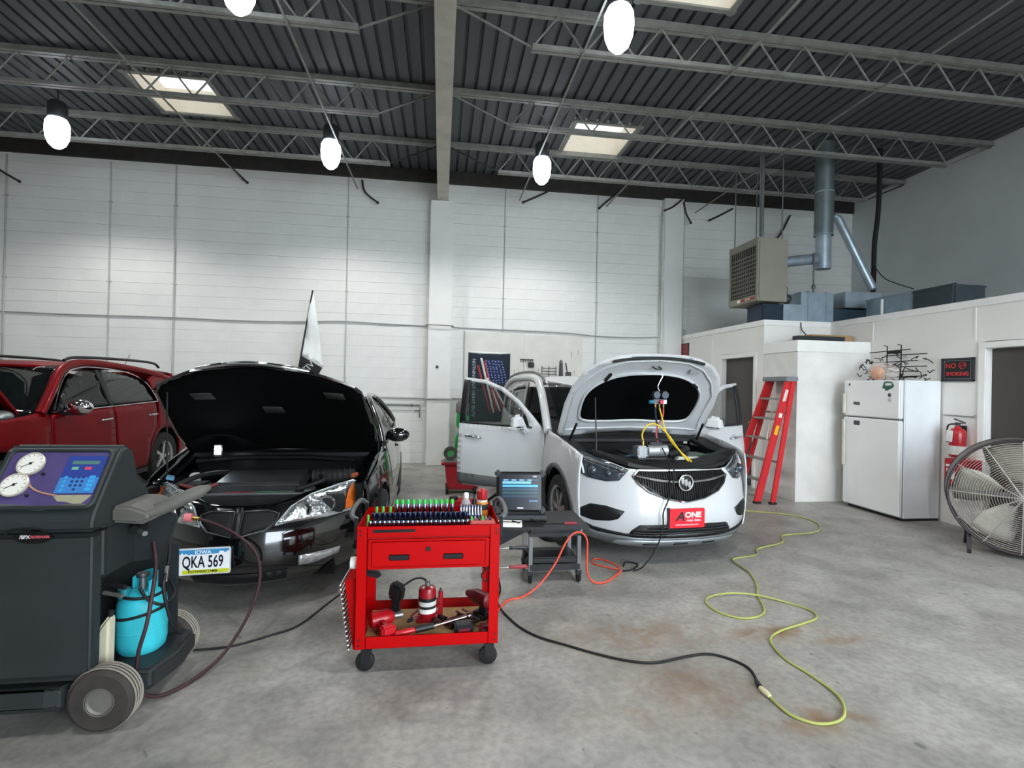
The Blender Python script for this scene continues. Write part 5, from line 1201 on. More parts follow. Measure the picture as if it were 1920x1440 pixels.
# ---- wrench rack hung on the left side
t = thing('wrench_rack', 'red wrench rack hanging from the left side of the cart', 'rack', (CX-W-.004, CY+.13, .12))
MB().add([(-.012, -.09, 0), (-.012, .12, 0), (-.06, .12, .36), (-.06, -.09, .36), (-.002, -.09, 0), (-.002, .12, 0), (-.002, .12, .37), (-.002, -.09, .37)],
         [(0,1,2,3),(7,6,5,4),(0,4,5,1),(3,2,6,7),(0,3,7,4),(1,5,6,2)]).build('rack_plate', CR, t, bevel=.003)
for k in range(15):
    f = k/14; z = .015+.335*f; x = -.014-.046*f
    w = None
    w_ = MB().cyl((-.004-x, 0, 0), (-.03, 0, .004), .0035, n=6)
    w_ = MB().tube([(0, .12, 0), (-.006, 0, 0), (-.008, -.10, 0)], .004, 6); 
    ring = [(-.010, -.112+.011*math.cos(a), .011*math.sin(a)) for a in [2*PI*i/12 for i in range(12)]]
    w_.tube(ring, .0045, 6, closed=True)
    if k == 0: w0 = w_.build('combination_wrench', CHROME, smooth=40); o = w0
    else: o = w0.copy(); COL.objects.link(o)
    o.location = (CX-W-.004+x-.008, CY+.13, .12+z); tag(o, 'chrome wrench in the rack on the cart side, %s from the bottom' % ORD[k], 'wrench', 'chrome wrenches in the hanging rack')
t = thing('tape_roll', 'small white roll hanging above the wrench rack', 'roll', (CX-W-.022, CY+.06, .57))
MB().lathe([(.012, -.016), (.03, -.016), (.032, 0), (.03, .016), (.012, .016)], 18, axis='x', close=True).build('roll', TRIMW, t, smooth=40); MB().cyl((-.016, 0, 0), (.018, 0, 0), .010, n=10).build('peg', BLACKP, t)
# ---- screwdrivers in the right side
def driver(y, z, hm, lab):
    t = thing('screwdriver', lab, 'screwdriver', (CX+W, CY+y, z))
    MB().cyl((.004, 0, 0), (.085, 0, .002), .0035, n=8).build('shaft', CHROME, t, smooth=40)
    MB().tube([(.08, 0, .002), (.09, 0, .002), (.105, 0, .002), (.15, 0, .003), (.18, 0, .003), (.19, 0, .003)], [.008, .011, .009, .013, .012, .006], 8).build('grip', hm, t, smooth=40)
driver(.2, .58, BLACKP, 'black handled screwdriver sticking out of the cart side'); driver(.2, .47, M('dark_red_grip', '#8b2b32', .5, var=.1), 'dark red handled screwdriver sticking out of the cart side')
# ---- lower shelf contents
ZS = .156
o = MB().box(-.33, .33, .02, .40, ZS, ZS+.012).build('cardboard_liner', M('stained_cardboard', '#a5855a', .85, var=.25, scale=9), loc=(CX, CY, 0)); tag(o, 'stained brown cardboard liner on the lower cart shelf', 'cardboard')
ZS += .013
t = thing('bottle_jack', 'red hydraulic bottle jack standing on the cart shelf', 'jack', (-.05, 2.97, ZS))
MB().box(-.06, .06, -.05, .05, 0, .02).build('base', M('jack_red', '#9c0f1c', .35, coat=.3), t, bevel=.006)
MB().lathe([(0, .02), (.048, .02), (.05, .03), (.05, .165), (.044, .185), (.02, .195), (0, .195)], 24).build('cylinder', M('jack_red', '#9c0f1c', .35, coat=.3), t, smooth=40)
MB().lathe([(0, .195), (.014, .195), (.014, .215), (.009, .22), (0, .22)], 14).build('ram_screw', CAST, t, smooth=40)
MB().cyl((.075, 0, .02), (.075, 0, .16), .014, n=14).build('pump_tube', M('jack_red', '#9c0f1c', .35), t, smooth=40); MB().cyl((.075, 0, .16), (.075, -.01, .178), .008, n=8).build('pump_pin', CAST, t); MB().box(.045, .075, -.012, .012, .03, .05).build('pump_link', M('jack_red', '#9c0f1c', .35), t)
MB().lathe([(.0504, .055), (.0508, .055), (.0508, .135), (.0504, .135)], 24).build('black_label', BLACKP, t, smooth=40)
MB().lathe([(.0510, .05), (.0514, .05), (.0514, .075), (.0510, .075)], 24).build('white_label_band', TRIMW, t, smooth=40); MB().lathe([(.0510, .09), (.0514, .09), (.0514, .115), (.0510, .115)], 24).build('white_label_band', M('pale_label', '#d3d5cf', .6), t, smooth=40)
RT = M('red_tool_shell', '#b90d1a', .4, var=.08, coat=.3); DT = M('oily_dark_tool', '#2a2022', .5, var=.35, scale=18)
t = thing('impact_wrench', 'red impact wrench lying at the left of the cart shelf', 'power tool', (-.30, 2.885, ZS), .35)
MB().tube([(-.06, 0, .05), (-.05, 0, .05), (.03, .0, .055), (.06, 0, .055), (.075, 0, .055)], [.03, .042, .045, .036, .02], 14).build('motor_housing', RT, t, smooth=45)
MB().cyl((.075, 0, .055), (.12, 0, .055), .018, n=12).build('anvil', CAST, t, smooth=40)
MB().obox((.0, -.07, .04), (.05, .13, .05), (0, 0, .2)).build('grip', RT, t, bevel=.014); MB().obox((.005, -.135, .04), (.08, .05, .07), (0, 0, .2)).build('battery', RT, t, bevel=.01)
t = thing('heat_gun', 'black handheld tool with a cord standing on the shelf', 'power tool', (-.225, 3.02, ZS+.006), -.5)
MB().obox((0, 0, .14), (.085, .07, .11), (.25, .3, 0)).build('housing', BLACKP, t, bevel=.018); MB().obox((-.005, .0, .055), (.05, .05, .115), (.1, .1, 0)).build('grip', BLACKP, t, bevel=.014)
MB().tube(spl([(.03, .02, .17), (.09, .05, .21), (.13, .10, .19), (.145, .12, .11), (.14, .13, .02)], 5), .006, 6).build('cord', BLACKR, t, smooth=50)
t = thing('torque_wrench', 'red handled torque wrench lying diagonally across the shelf', 'wrench', (-.03, 2.80, ZS+.03), math.radians(16))
MB().tube([(-.19, 0, 0), (-.18, 0, 0), (-.09, 0, .004), (-.08, 0, .004)], [.01, .016, .016, .013], 12).build('red_grip', RT, t, smooth=45); MB().cyl((-.08, 0, .004), (.02, 0, .008), .018, n=12).build('black_collar', BLACKP, t, smooth=45); MB().cyl((.02, 0, .008), (.22, 0, .03), .008, n=10).build('shaft', CHROME, t, smooth=40); MB().sphere((.22, 0, .03), .018, 12, 8).build('ratchet_head', CHROME, t, smooth=50)
t = thing('cordless_drill', 'dark red cordless drill at the right of the cart shelf', 'power tool', (.25, 2.98, ZS), 2.3)
MB().tube([(-.08, 0, .11), (-.07, 0, .11), (.03, 0, .112), (.06, 0, .112), (.10, 0, .112)], [.03, .042, .042, .03, .018], 14).build('motor_housing', M('dark_red_shell', '#6e1a22', .4, var=.2), t, smooth=45); MB().obox((-.03, 0, .055), (.045, .045, .10), (0, -.2, 0)).build('grip', BLACKP, t, bevel=.012); MB().obox((-.02, 0, .018), (.10, .065, .035)).build('battery', BLACKP, t, bevel=.008)
t = thing('battery_pack', 'black battery pack at the front of the cart shelf', 'battery', (.15, 2.795, ZS), .1)
MB().box(-.05, .05, -.035, .035, 0, .055).build('pack_body', BLACKP, t, bevel=.008); MB().box(-.03, .03, -.037, -.035, .02, .035).build('red_print', M('red_print2', '#8d2530', .5), t)
t = thing('red_wallet', 'small dark red pouch at the right front of the shelf', 'pouch', (.27, 2.80, ZS)); MB().box(-.035, .035, -.03, .03, 0, .035).build('pouch_body', M('dark_red_shell', '#6e1a22', .4), t, bevel=.008); MB().box(-.02, .02, -.032, -.03, .012, .022).build('snap', CAST, t)
r = random.Random(5)
lb = ['first from the left', 'second from the left', 'third from the left', 'fourth from the left', 'fifth from the left', 'sixth from the left', 'seventh from the left', 'last at the right']
for k in range(8):
    x = -.0+k*.036; y = 2.92+.05*math.sin(k*2.1); a = r.uniform(0, 3)
    t = thing('impact_socket', 'oily dark impact socket lying on the shelf, '+lb[k], 'socket', (x, y-.02, ZS+.017), a, 'oily impact sockets on the lower shelf')
    MB().lathe([(.008, -.03), (.016, -.03), (.017, -.01), (.013, .0), (.013, .03), (.006, .03)], 12, axis='x', close=True).build('socket_body', DT, t, smooth=35)
    MB().lathe([(.0172, -.022), (.0178, -.022), (.0178, -.017), (.0172, -.017)], 12, axis='x').build('size_ring', M('dark_red_shell', '#6e1a22', .4), t)
for k, (x, y, a, lab) in enumerate(((.06, 2.86, .4, 'pliers with dark red grips in the middle of the shelf'), (.20, 2.90, 2.2, 'pliers with dark red grips lying beside the drill'), (-.13, 2.90, 1.1, 'pliers with dark red grips beside the bottle jack'))):
    t = thing('pliers', lab, 'pliers', (x, y, ZS+.034+.003*k), a)
    for s in (-1, 1):
        MB().tube(spl([(0, 0, 0), (.03, s*.02, 0), (.11, s*.022, 0)], 4), .007, 7).build('grip', M('dark_red_shell', '#6e1a22', .4), t, smooth=40); MB().tube([(0, 0, 0), (-.02, s*.009, 0), (-.05, s*.003, 0)], [.008, .008, .003], 6).build('jaw', DT, t, smooth=40)
o = MB().obox((0, 0, .02), (.025, .012, .05), (.3, 0, 0)).obox((0, 0, .055), (.03, .012, .025), (.3, 0, 0)).build('red_clip', RT, bevel=.004, loc=(-.385, 2.765, ZS)); tag(o, 'small red clip standing by the left front post of the cart', 'clip')
o = MB().obox((.03, 0, 0), (.10, .035, .035), (0, .25, 0)).build('spark_tester', BLACKP, bevel=.01, loc=(-.385, 2.92, .46)); tag(o, 'black tapered tool tucked in the left side of the cart', 'tool')
o = MB().tube(spl([(.30, 3.0, .45), (.26, 3.0, .40), (.29, 3.01, .36), (.31, 3.0, .42), (.27, 3.02, .44)], 5), .004, 6).build('lead_coil', BLACKR, smooth=50); tag(o, 'coil of thin black lead hanging inside the right cart post', 'cable')

# ================= rolling seat, board, tablet =================
SEATB = M('black_vinyl', '#1b1b1e', .5, var=.15, scale=10); GP = M('grey_post', '#77787a', .4, metal=.5)
t = thing('rolling_seat', 'black rolling mechanic seat with lower tray beside the white car', 'seat', (.90, 4.02, 0))
MB().box(-.21, .21, -.17, .17, .385, .45).build('seat_pad', SEATB, t, bevel=.015, seg=3); MB().box(-.20, .20, -.16, .16, .36, .386).build('seat_base', BLACKP, t)
MB().sphere((0, 0, .345), (.12, .12, .07), 16, 8).build('seat_mount', BLACKP, t, smooth=50)
for (x, y) in ((-.19, -.15), (.19, -.15), (-.19, .15), (.19, .15)):
    MB().bar((x, y, .09), (x, y, .36), .028, .028).build('leg', GP, t)
    MB().lathe([(0, -.014), (.03, -.014), (.038, 0), (.03, .014), (0, .014)], 18, (x, y, .0385), 'x').build('caster_wheel', BLACKR, t, smooth=40); MB().box(x-.02, x+.02, y-.02, y+.02, .065, .095).build('caster_fork', BLACKP, t)
lt = MB(); lt.box(-.20, .20, -.16, .16, .10, .115); lt.box(-.20, .20, -.165, -.155, .10, .15); lt.box(-.20, .20, .155, .165, .10, .15); lt.build('lower_tray', BLACKP, t, bevel=.003)
MB().box(-.18, .18, -.16, .1, .155, .20).build('middle_tray', BLACKP, t, bevel=.01)
o = MB().box(-.36, .36, -.24, .24, 0, .022).build('tray_board', SEATB, bevel=.004, loc=(.77, 3.96, .452)); tag(o, 'flat black board lying on the rolling seat under the tablet', 'board')
ZB = .475
o = MB().add([(.40, 3.70, .46), (.66, 3.705, .455), (.41, 3.69, .335), (.405, 3.98, .46), (.40, 3.96, .30), (.42, 3.76, .30)], [(0,1,2),(0,2,5),(0,5,4),(0,4,3)]).build('black_cloth', M('black_cloth', '#202226', .9, var=.2)); tag(o, 'black cloth drooping from the left corner of the board', 'cloth')
md = o.modifiers.new('s', 'SOLIDIFY'); md.thickness = .004
t = thing('diagnostic_tablet', 'rugged black diagnostic tablet with lit blue screen on its dock', 'tablet', (.635, 3.96, ZB), math.radians(-4))
MB().box(-.205, .205, -.07, .12, 0, .045).build('dock', BLACKP, t, bevel=.01); MB().obox((.0, -.075, .03), (.40, .03, .03)).build('dock_edge', M('grey_dock_edge', '#3a3c42', .4), t, bevel=.006)
tb = MB().obox((0, .02, .205), (.375, .04, .315), (-.18, 0, 0)).build('tablet_body', BLACKR, t, bevel=.02, seg=3)
for s in (-1, 1):
    for q in (.07, .345): MB().obox((s*.175, .02+(q-.205)*.18, q), (.05, .055, .055), (-.18, 0, 0)).build('corner_guard', BLACKP, tb, bevel=.014)
scr = bpy.data.objects.new('screen', None); COL.objects.link(scr); scr.parent = t; scr.location = (0, .02, .205); scr.rotation_euler = (PI/2-.18, 0, 0)
def sp(nm, u0, u1, v0, v1, col, e, z=.0215): MB().box(u0, u1, v0, v1, z, z+.0008).build(nm, M('screen_'+col.strip('#')+str(e), col, .2, var=0, emit=e), scr)
sp('bezel', -.165, .165, -.135, .135, '#1a1420', .0, .0207); sp('screen_back', -.145, .145, -.105, .105, '#131a24', .35)
sp('menu_row', -.14, .14, .085, .10, '#23384e', .6, .0222); sp('menu_row', -.14, .085, .064, .082, '#5a96c8', 1.0, .0222); sp('menu_row', -.14, .14, .038, .056, '#3f88c0', 1.0, .0222)
sp('menu_row', -.14, .14, .012, .030, '#22404f', .7, .0222); sp('menu_row', -.14, .14, -.014, .004, '#22404a', .7, .0222); sp('menu_row', -.14, .14, -.040, -.022, '#1f3345', .6, .0222); sp('menu_row', .07, .14, -.075, -.062, '#3a5f80', .7, .0222)
for k in range(4): MB().box(-.13+k*.062, -.095+k*.062, .0895, .0955, .0230, .0234).build('menu_word', M('screen_text', '#8fb4d0', .3, var=0, emit=.6), scr)
MB().box(-.024, .024, -.126, -.116, .0225, .0230).build('brand_mark', M('maker_white', '#cfd2d6', .4, var=0), scr)
MB().box(.10, .13, .116, .124, .0225, .0230).build('maker_tag', M('maker_white', '#cfd2d6', .4, var=0), scr)
t = thing('notepad', 'open white booklet with a pen in front of the tablet', 'booklet', (.52, 3.79, ZB), math.radians(-8))
MB().box(-.105, .105, -.065, .075, 0, .018).build('pages', M('white_paper', '#f0efe8', .8, var=.03), t, bevel=.004); MB().tube([(.03, .03, .023), (.085, -.02, .023)], .005, 8).build('pen', BLACKP, t); MB().lathe([(.008, -.002), (.018, -.002), (.018, .0), (.008, .0)], 14, (-.07, -.068, .02), 'y').build('ring_clip', BLACKP, t)
MB().tube(spl([(-.10, .0, .0205), (-.02, .01, .0215), (.05, .0, .0215), (.10, .02, .0205)], 4), .003, 5).build('lead', BLACKR, t)
o = MB().box(-.05, .05, -.015, .015, 0, .012).build('red_marker_clip', M('red_rubber', '#a3243a', .5), bevel=.005, loc=(1.0, 3.79, ZB)); tag(o, 'small dark red strip lying on the black board', 'strip')
o = MB().tube(spl([(.70, 3.87, .50), (.78, 3.80, .482), (.88, 3.79, .480), (.95, 3.79, .481)], 5), .004, 6).build('usb_lead', BLACKR); tag(o, 'thin black lead from the tablet across the board', 'cable')
# ================= refrigerant recovery machine =================
MG = M('dusty_charcoal_plastic', '#2a2f31', .5, var=.12, scale=4, bump=.08, bscale=90); MGD = M('darker_plastic', '#25292b', .55, var=.15, scale=6); DUST = M('dusty_grey_plastic', '#5f5d58', .6, var=.2, scale=7)
t = thing('recovery_machine', 'dark grey refrigerant recovery machine with purple gauge panel', 'machine', (-1.695, 2.42, 0))
xl, xr = -.245, .235
up = [(0,.85),(0,.90),(.015,.935),(.19,1.19),(.225,1.205),(.285,1.185),(.335,1.04),(.43,.96),(.45,.80),(.36,.62),(.075,.62),(.075,.85)]
MB().prism(up, 'x', xl, xr).build('upper_hood', MG, t, bevel=.022, seg=3, bang=25)
lo = [(0,.23),(0,.845),(.072,.845),(.072,.30),(.06,.215),(.02,.205)]
MB().prism(lo, 'x', xl, xr).build('front_cover', MG, t, bevel=.018, seg=3, bang=25)
MB().box(xl, .06, .075, .50, .205, .62).build('back_column', MGD, t, bevel=.01)
MB().box(.06, .36, .46, .475, .195, .66).build('rear_panel', MGD, t, bevel=.004)
MB().box(xl-.001, xr+.001, -.002, .30, .843, .849).build('seam', M('seam_black', '#0d0e0f', .6), t)
sm_ = spl([(-.10, -.003, .846), (-.08, -.004, .868), (-.02, -.005, .876), (.04, -.004, .868), (.06, -.003, .846)], 5)
MB().tube(sm_, .004, 6).build('seam_arch', M('seam_black', '#0d0e0f', .6), t)
bd = MB().prism([(.072*math.cos(a), .026*math.sin(a)) for a in [2*PI*i/28 for i in range(28)]], 'y', -.010, .0).build('badge', M('badge_black', '#0c0d0e', .3), t, loc=(.012, 0, .838))
text('badge_letters', '/SPX', M('badge_white', '#e6e6e6', .4, var=0), bd, (-.032, -.0105, .002), R3, .020, .0005, bold=.0006); text('badge_letters', 'ROBINAIR', M('badge_red_text', '#c05560', .4, var=0), bd, (.026, -.0105, .002), R3, .016, .0005, bold=.0006)
# slanted control panel
pn = bpy.data.objects.new('control_panel', None); COL.objects.link(pn); pn.parent = t; pn.location = (.012, .012, .945); pn.rotation_euler = (math.atan2(.255, .175), 0, 0)
def pb(nm, u0, u1, v0, v1, mat, z0=.004, z1=.006): return MB().box(u0, u1, v0, v1, z0, z1).build(nm, mat, pn)
PUR = M('faded_purple_print', '#4d4170', .5, var=.22, scale=8)
MB().prism(rrect(-.205, .195, .02, .275, .02), 'z', .0, .004).build('purple_overlay', PUR, pn)
fr_ = MB().tube([(u, v, .004) for u, v in rrect(-.212, .202, .012, .284, .03)], .010, 8, closed=True).build('panel_rim', MG, pn, smooth=50)
for (u, v) in ((-.105, .212), (-.128, .112)):
    g = MB().lathe([(0, .004), (.050, .004), (.054, .010), (.054, .020), (.049, .022), (.048, .018), (0, .018)], 28, (u, v, 0)).build('gauge', M('gauge_rim', '#c9c3b4', .35, metal=.2), pn, smooth=35)
    MB().lathe([(0, .0192), (.047, .0192), (.047, .0185)], 28, (u, v, 0)).build('gauge_face', M('gauge_white', '#ece9df', .5, var=.03), g)
    MB().obox((u-.01, v-.006, .0205), (.05, .003, .001), (0, 0, .55)).lathe([(0, .0215), (.006, .0215), (.006, .0195)], 10, (u, v, 0)).build('needle', BLACKP, g)
    for k in range(11):
        a = math.radians(-45+k*27); MB().obox((u+.040*math.cos(a), v+.040*math.sin(a), .0196), (.008, .0018, .0006), (0, 0, a)).build('tick', BLACKP, g)
    MB().cyl((u+.062, v-.045, .004), (u+.062, v-.045, .012), .007, n=10).build('screw', BLACKP, g)
kp = pb('keypad', .03, .188, .075, .255, M('keypad_blue', '#2b3f8c', .4, var=.05), .004, .007)
MB().box(.031, .187, .076, .150, .007, .0074).build('keypad_light_field', M('keypad_lightblue', '#3f7fc0', .4, var=.12, scale=5), kp)
MB().box(.055, .165, .213, .230, .007, .0085).build('lcd', M('lcd_green', '#557a74', .3, var=.05), kp)
MB().box(.062, .088, .186, .200, .007, .009).build('start_key', M('key_green', '#6fb08c', .4, var=0), kp); MB().box(.115, .141, .186, .200, .007, .009).build('stop_key', M('key_red', '#d0486a', .4, var=0), kp)
for j in range(4):
    for i in range(3):
        if j == 3 and i != 1: continue
        MB().lathe([(0, .0088), (.006, .0088), (.006, .007)], 10, (.085+i*.020, .150-j*.019, 0)).build('key', M('key_navy', '#24356e', .4, var=0), kp)
    MB().box(.148, .172, .144-j*.019, .158-j*.019, .007, .0086).build('function_key', M('key_cyan', '#3ba0d8', .4, var=0), kp); MB().lathe([(0, .0086), (.007, .0086), (.007, .007)], 10, (.055, .150-j*.02, 0)).build('arrow_key', M('key_cyan', '#3ba0d8', .4, var=0), kp)
MB().tube(spl([(-.105, .175, .007), (-.08, .12, .007), (-.03, .085, .007), (.05, .065, .007)], 5), .004, 6).build('orange_arc_print', M('copper_print', '#b98a72', .5), pn)
MB().prism([(.03,.068),(.185,.068),(.17,.045),(.15,.022),(.09,.038),(.06,.04)], 'z', .004, .0055).build('worn_patch', M('worn_tan', '#a39d83', .7, var=.15), pn)
MB().prism([(-.2,.03),(-.15,.012),(0,.0),(.12,.008),(.18,.022),(.17,.03),(0,.022),(-.15,.03)], 'z', .002, .006).build('dusty_edge', DUST, pn)
# base, tank shelf and wheels
bs = [(-.32,-.02),(.13,-.02),(.175,.09),(.42,.11),(.46,.30),(.44,.50),(.2,.53),(-.32,.53)]
MB().prism(bs, 'z', .095, .195).build('base', MGD, t, bevel=.02, seg=3)
MB().prism([(-.32,-.035),(.08,-.035),(.13,-.02),(-.32,-.02)], 'z', .125, .205).build('base_skirt', MG, t, bevel=.008)
for (y, nm) in ((.0, 'near'), (.53, 'far')):
    w = MB().lathe([(.055, -.045), (.115, -.047), (.132, -.035), (.135, 0), (.132, .035), (.115, .047), (.055, .045)], 36, (.285, y+.02, .1355), 'y', close=True).build('wheel', M('dusty_tyre', '#3a3532', .8, var=.25, scale=12), t, smooth=35)
    for k in range(4): MB().lathe([(.1335, -.028+k*.017), (.1385, -.023+k*.017), (.1335, -.018+k*.017)], 36, (.285, y+.02, .1355), 'y').build('tread_rib', M('dusty_tread', '#8a8378', .9, var=.15), w)
    MB().lathe([(0, -.032), (.02, -.034), (.05, -.030), (.057, -.046), (.060, -.046), (.060, .03), (0, .03)], 28, (.285, y+.02, .1355), 'y').build('hub', M('dull_hub', '#8d8a84', .45, metal=.6, var=.2), w, smooth=40)
MB().cyl((.285, .05, .1355), (.285, .50, .1355), .012, n=10).build('axle', CAST, t)
MB().cyl((-.25, .05, .05), (-.25, .09, .05), .05, n=18).build('front_caster', BLACKR, t, smooth=40); MB().box(-.27, -.23, .03, .11, .085, .10).build('caster_plate', MGD, t)
# handle wedge, paddle and hose bracket at the back end
MB().prism([(.225,.86),(.225,.935),(.30,.935),(.385,.905),(.395,.87),(.36,.85)], 'y', .12, .40).build('handle_wedge', DUST, t, bevel=.015, seg=3)
MB().tube([(.33, .22, .875), (.36, .23, .885), (.44, .27, .925), (.53, .31, .965), (.565, .33, .98)], [.018, .032, .036, .03, .012], 12).build('paddle_handle', DUST, t, smooth=50)
MB().prism([(.22,.86),(.40,.86),(.425,.84),(.39,.72),(.355,.60),(.29,.63),(.22,.62)], 'y', .30, .33).build('hose_bracket', MG, t, bevel=.008)
MB().cyl((.28, .29, .80), (.28, .22, .80), .022, n=14).build('hose_port', BLACKP, t, smooth=40); MB().cyl((.30, .22, .795), (.34, .19, .79), .012, n=10).build('hose_port', CAST, t, smooth=40)
MB().cyl((.17, .19, .56), (.27, .17, .55), .012, n=10).build('valve_pipe', BLACKP, t); MB().cyl((.17, .19, .52), (.26, .17, .51), .010, n=10).build('valve_pipe', DUST, t)
# ---- blue tank
TB = M('cyan_tank_paint', '#3cc3d2', .38, var=.10, scale=6, spec=.35)
t = thing('refrigerant_tank', 'bright cyan refrigerant tank strapped to the recovery machine', 'tank', (-1.425, 2.735, .1955))
MB().lathe([(0, 0), (.085, .0), (.10, .015), (.106, .05), (.106, .21), (.098, .25), (.07, .28), (.03, .292), (0, .293)], 30).build('tank_body', TB, t, smooth=45)
MB().lathe([(.1066, .105), (.1078, .110), (.1066, .115)], 30).build('weld_seam', TB, t, smooth=45)
col = MB(); n = 20; vs = []
for i in range(n+1):
    a = math.radians(-40+200*i/n); h = .055+.03*math.sin(PI*i/n)
    for rr in (.058, .062):
        for z in (.275, .285+h): vs.append((rr*math.cos(a), rr*math.sin(a), z))
for i in range(n):
    b = i*4; c_ = b+4
    col.f += [(b, b+1, c_+1, c_), (b+2, c_+2, c_+3, b+3), (b+1, b+3, c_+3, c_+1), (b, c_, c_+2, b+2)]
col.v = vs; col.build('valve_collar', TB, t, smooth=45)
MB().cyl((0, 0, .29), (0, 0, .35), .015, n=12).build('valve', CAST, t, smooth=40); MB().lathe([(0, .35), (.026, .35), (.028, .36), (.026, .37), (0, .37)], 16).build('valve_wheel', M('grey_valve2', '#55585a', .4), t, smooth=40)
MB().cyl((-.055, -.05, .27), (-.055, -.05, .315), .026, n=16).build('second_valve', M('dark_teal', '#1f7a86', .4), t, smooth=40)
for z, dz in ((.19, .02), (.275, -.005)):
    MB().tube([((.108 if z < .25 else .085)*math.cos(a), (.108 if z < .25 else .085)*math.sin(a), z+dz*math.cos(a)) for a in [2*PI*i/30 for i in range(30)]], .007, 6, closed=True).build('strap', BLACKR, t, smooth=50)
# ---- cream oil bottle
t = thing('oil_bottle', 'cream plastic oil bottle standing beside the cyan tank', 'bottle', (-1.492, 2.56, .1955))
ob2 = MB().prism([(-.034,.0),(.030,.0),(.036,.02),(.038,.22),(.030,.25),(-.005,.20),(-.030,.15),(-.036,.10)], 'y', -.028, .028).build('bottle_body', M('cream_plastic', '#cfc8ae', .5, var=.06), t, bevel=.014, seg=3)
MB().cyl((.024, 0, .238), (.03, 0, .262), .012, n=12).build('cap', BLACKP, t, smooth=40)
# ---- hoses
HR = M('dark_red_hose', '#3c2428', .5, var=.1); HB = M('black_hose', '#16171a', .5)
def cable(name, pts, r_, mat, label, k=6, cat='hose'):
    o = MB().tube(spl(pts, k), r_, 8).build(name, mat, smooth=60); return tag(o, label, cat)
h1 = cable('service_hose', [(-1.37,2.715,.72),(-1.335,2.67,.62),(-1.315,2.60,.50),(-1.318,2.565,.38),(-1.345,2.555,.25),(-1.345,2.56,.10),(-1.29,2.62,.02),(-1.20,2.75,.013),(-1.13,2.95,.04),(-1.08,3.15,.15),(-1.06,3.28,.30),(-1.10,3.345,.44),(-1.20,3.36,.545),(-1.34,3.37,.625),(-1.47,3.375,.665)], .009, HR, 'dark red service hose looping from the machine to the black car grille')
MB().cyl((-1.45, 3.375, .66), (-1.49, 3.375, .668), .013, n=12).build('brass_fitting', M('brass', '#c9a25a', .3, metal=.9), h1, smooth=40)
MB().cyl((-1.49, 3.375, .668), (-1.53, 3.372, .672), .026, n=16).build('pink_coupler', M('pink_knob', '#e27e86', .4), h1, smooth=40)
h2 = cable('service_hose', [(-1.33,2.78,.78),(-1.30,2.72,.66),(-1.29,2.68,.60),(-1.285,2.64,.52),(-1.26,2.66,.36),(-1.25,2.72,.27),(-1.27,2.80,.24)], .008, HB, 'black service hose hanging beside the cyan tank')
MB().tube([(-1.293,2.685,.61), (-1.287,2.655,.545)], .012, 10).build('chrome_coupler', CHROME, h2, smooth=40)
cable('strap_hose', [(-1.40,2.66,.52),(-1.36,2.66,.46),(-1.31,2.70,.42),(-1.30,2.78,.44),(-1.36,2.84,.50)], .007, HB, 'short black hose over the top of the cyan tank')
cable('power_cord', [(-1.33,3.06,.012),(-1.14,3.10,.006),(-.98,3.2,.006),(-.84,3.32,.006),(-.74,3.6,.006),(-.62,3.95,.006)], .006, BLACKR, 'black cord on the floor running under the black car', cat='cord')
# ================= cords on the floor =================
YC_ = M('yellow_green_cord', '#a3a75a', .55, var=.15, scale=5); OC = M('orange_red_cord', '#e0513c', .45, var=.05)
yel = [(3.55,6.05),(3.767,5.956),(4.247,5.716),(4.317,5.372),(4.156,5.098),(3.946,4.97),(3.572,4.9),(3.4,4.677),(3.022,4.506),(2.905,4.346),(2.645,4.266),(2.579,4.174),(2.561,3.92),(2.448,3.648),(2.345,3.486),(2.237,3.245),(2.127,3.158),(2.005,3.146),(1.905,3.235),(1.889,3.381),(1.97,3.492),(2.15,3.514),(2.327,3.459),(2.491,3.334),(2.559,3.198),(2.511,3.098),(2.365,3.035),(2.134,2.949),(2.005,2.847),(1.955,2.652),(1.984,2.477),(1.989,2.298),(1.924,2.179),(1.836,2.119),(1.726,2.116),(1.647,2.189),(1.637,2.32)]
pts = [(x, y, .007+(.012 if 20 < i < 23 else 0)) for i, (x, y) in enumerate(yel)]
o = cable('extension_cord', pts, .007, YC_, 'yellow green extension cord snaking over the floor at the right', 5, 'cord')
MB().tube([(1.637,2.32,.012),(1.634,2.345,.013),(1.632,2.39,.013)], [.011,.016,.012], 10).build('plug_socket', M('yellow_plug', '#cfc9a0', .5), o, smooth=50)
blk_ = [(1.646,2.42),(1.69,2.57),(1.643,2.672),(1.552,2.738),(1.418,2.729),(1.207,2.683),(1.066,2.714),(.91,2.803),(.754,2.921),(.616,3.03),(.522,3.162),(.46,3.331),(.43,3.45)]
o = cable('power_cord', [(x, y, .007) for x, y in blk_]+[(.40,3.35,.10),(.385,3.1,.27),(.36,3.0,.38)], .007, BLACKR, 'black power cord on the floor joined to the yellow green cord', 5, 'cord')
MB().tube([(1.636,2.40,.013),(1.644,2.43,.013),(1.66,2.47,.010)], [.014,.013,.008], 10).build('plug', BLACKP, o, smooth=50)
o = cable('orange_cord', [(.36,3.30,.008),(.481,3.545,.008),(.62,3.62,.008),(.74,3.68,.06),(.86,3.70,.20),(.94,3.71,.35),(1.0,3.715,.42),(1.06,3.715,.43),(1.11,3.72,.37),(1.115,3.73,.22),(1.13,3.75,.10),(1.20,3.80,.02),(1.30,3.83,.008),(1.42,3.95,.008),(1.51,4.06,.008)], .0075, OC, 'orange red cord arching in front of the rolling seat', 5, 'cord')
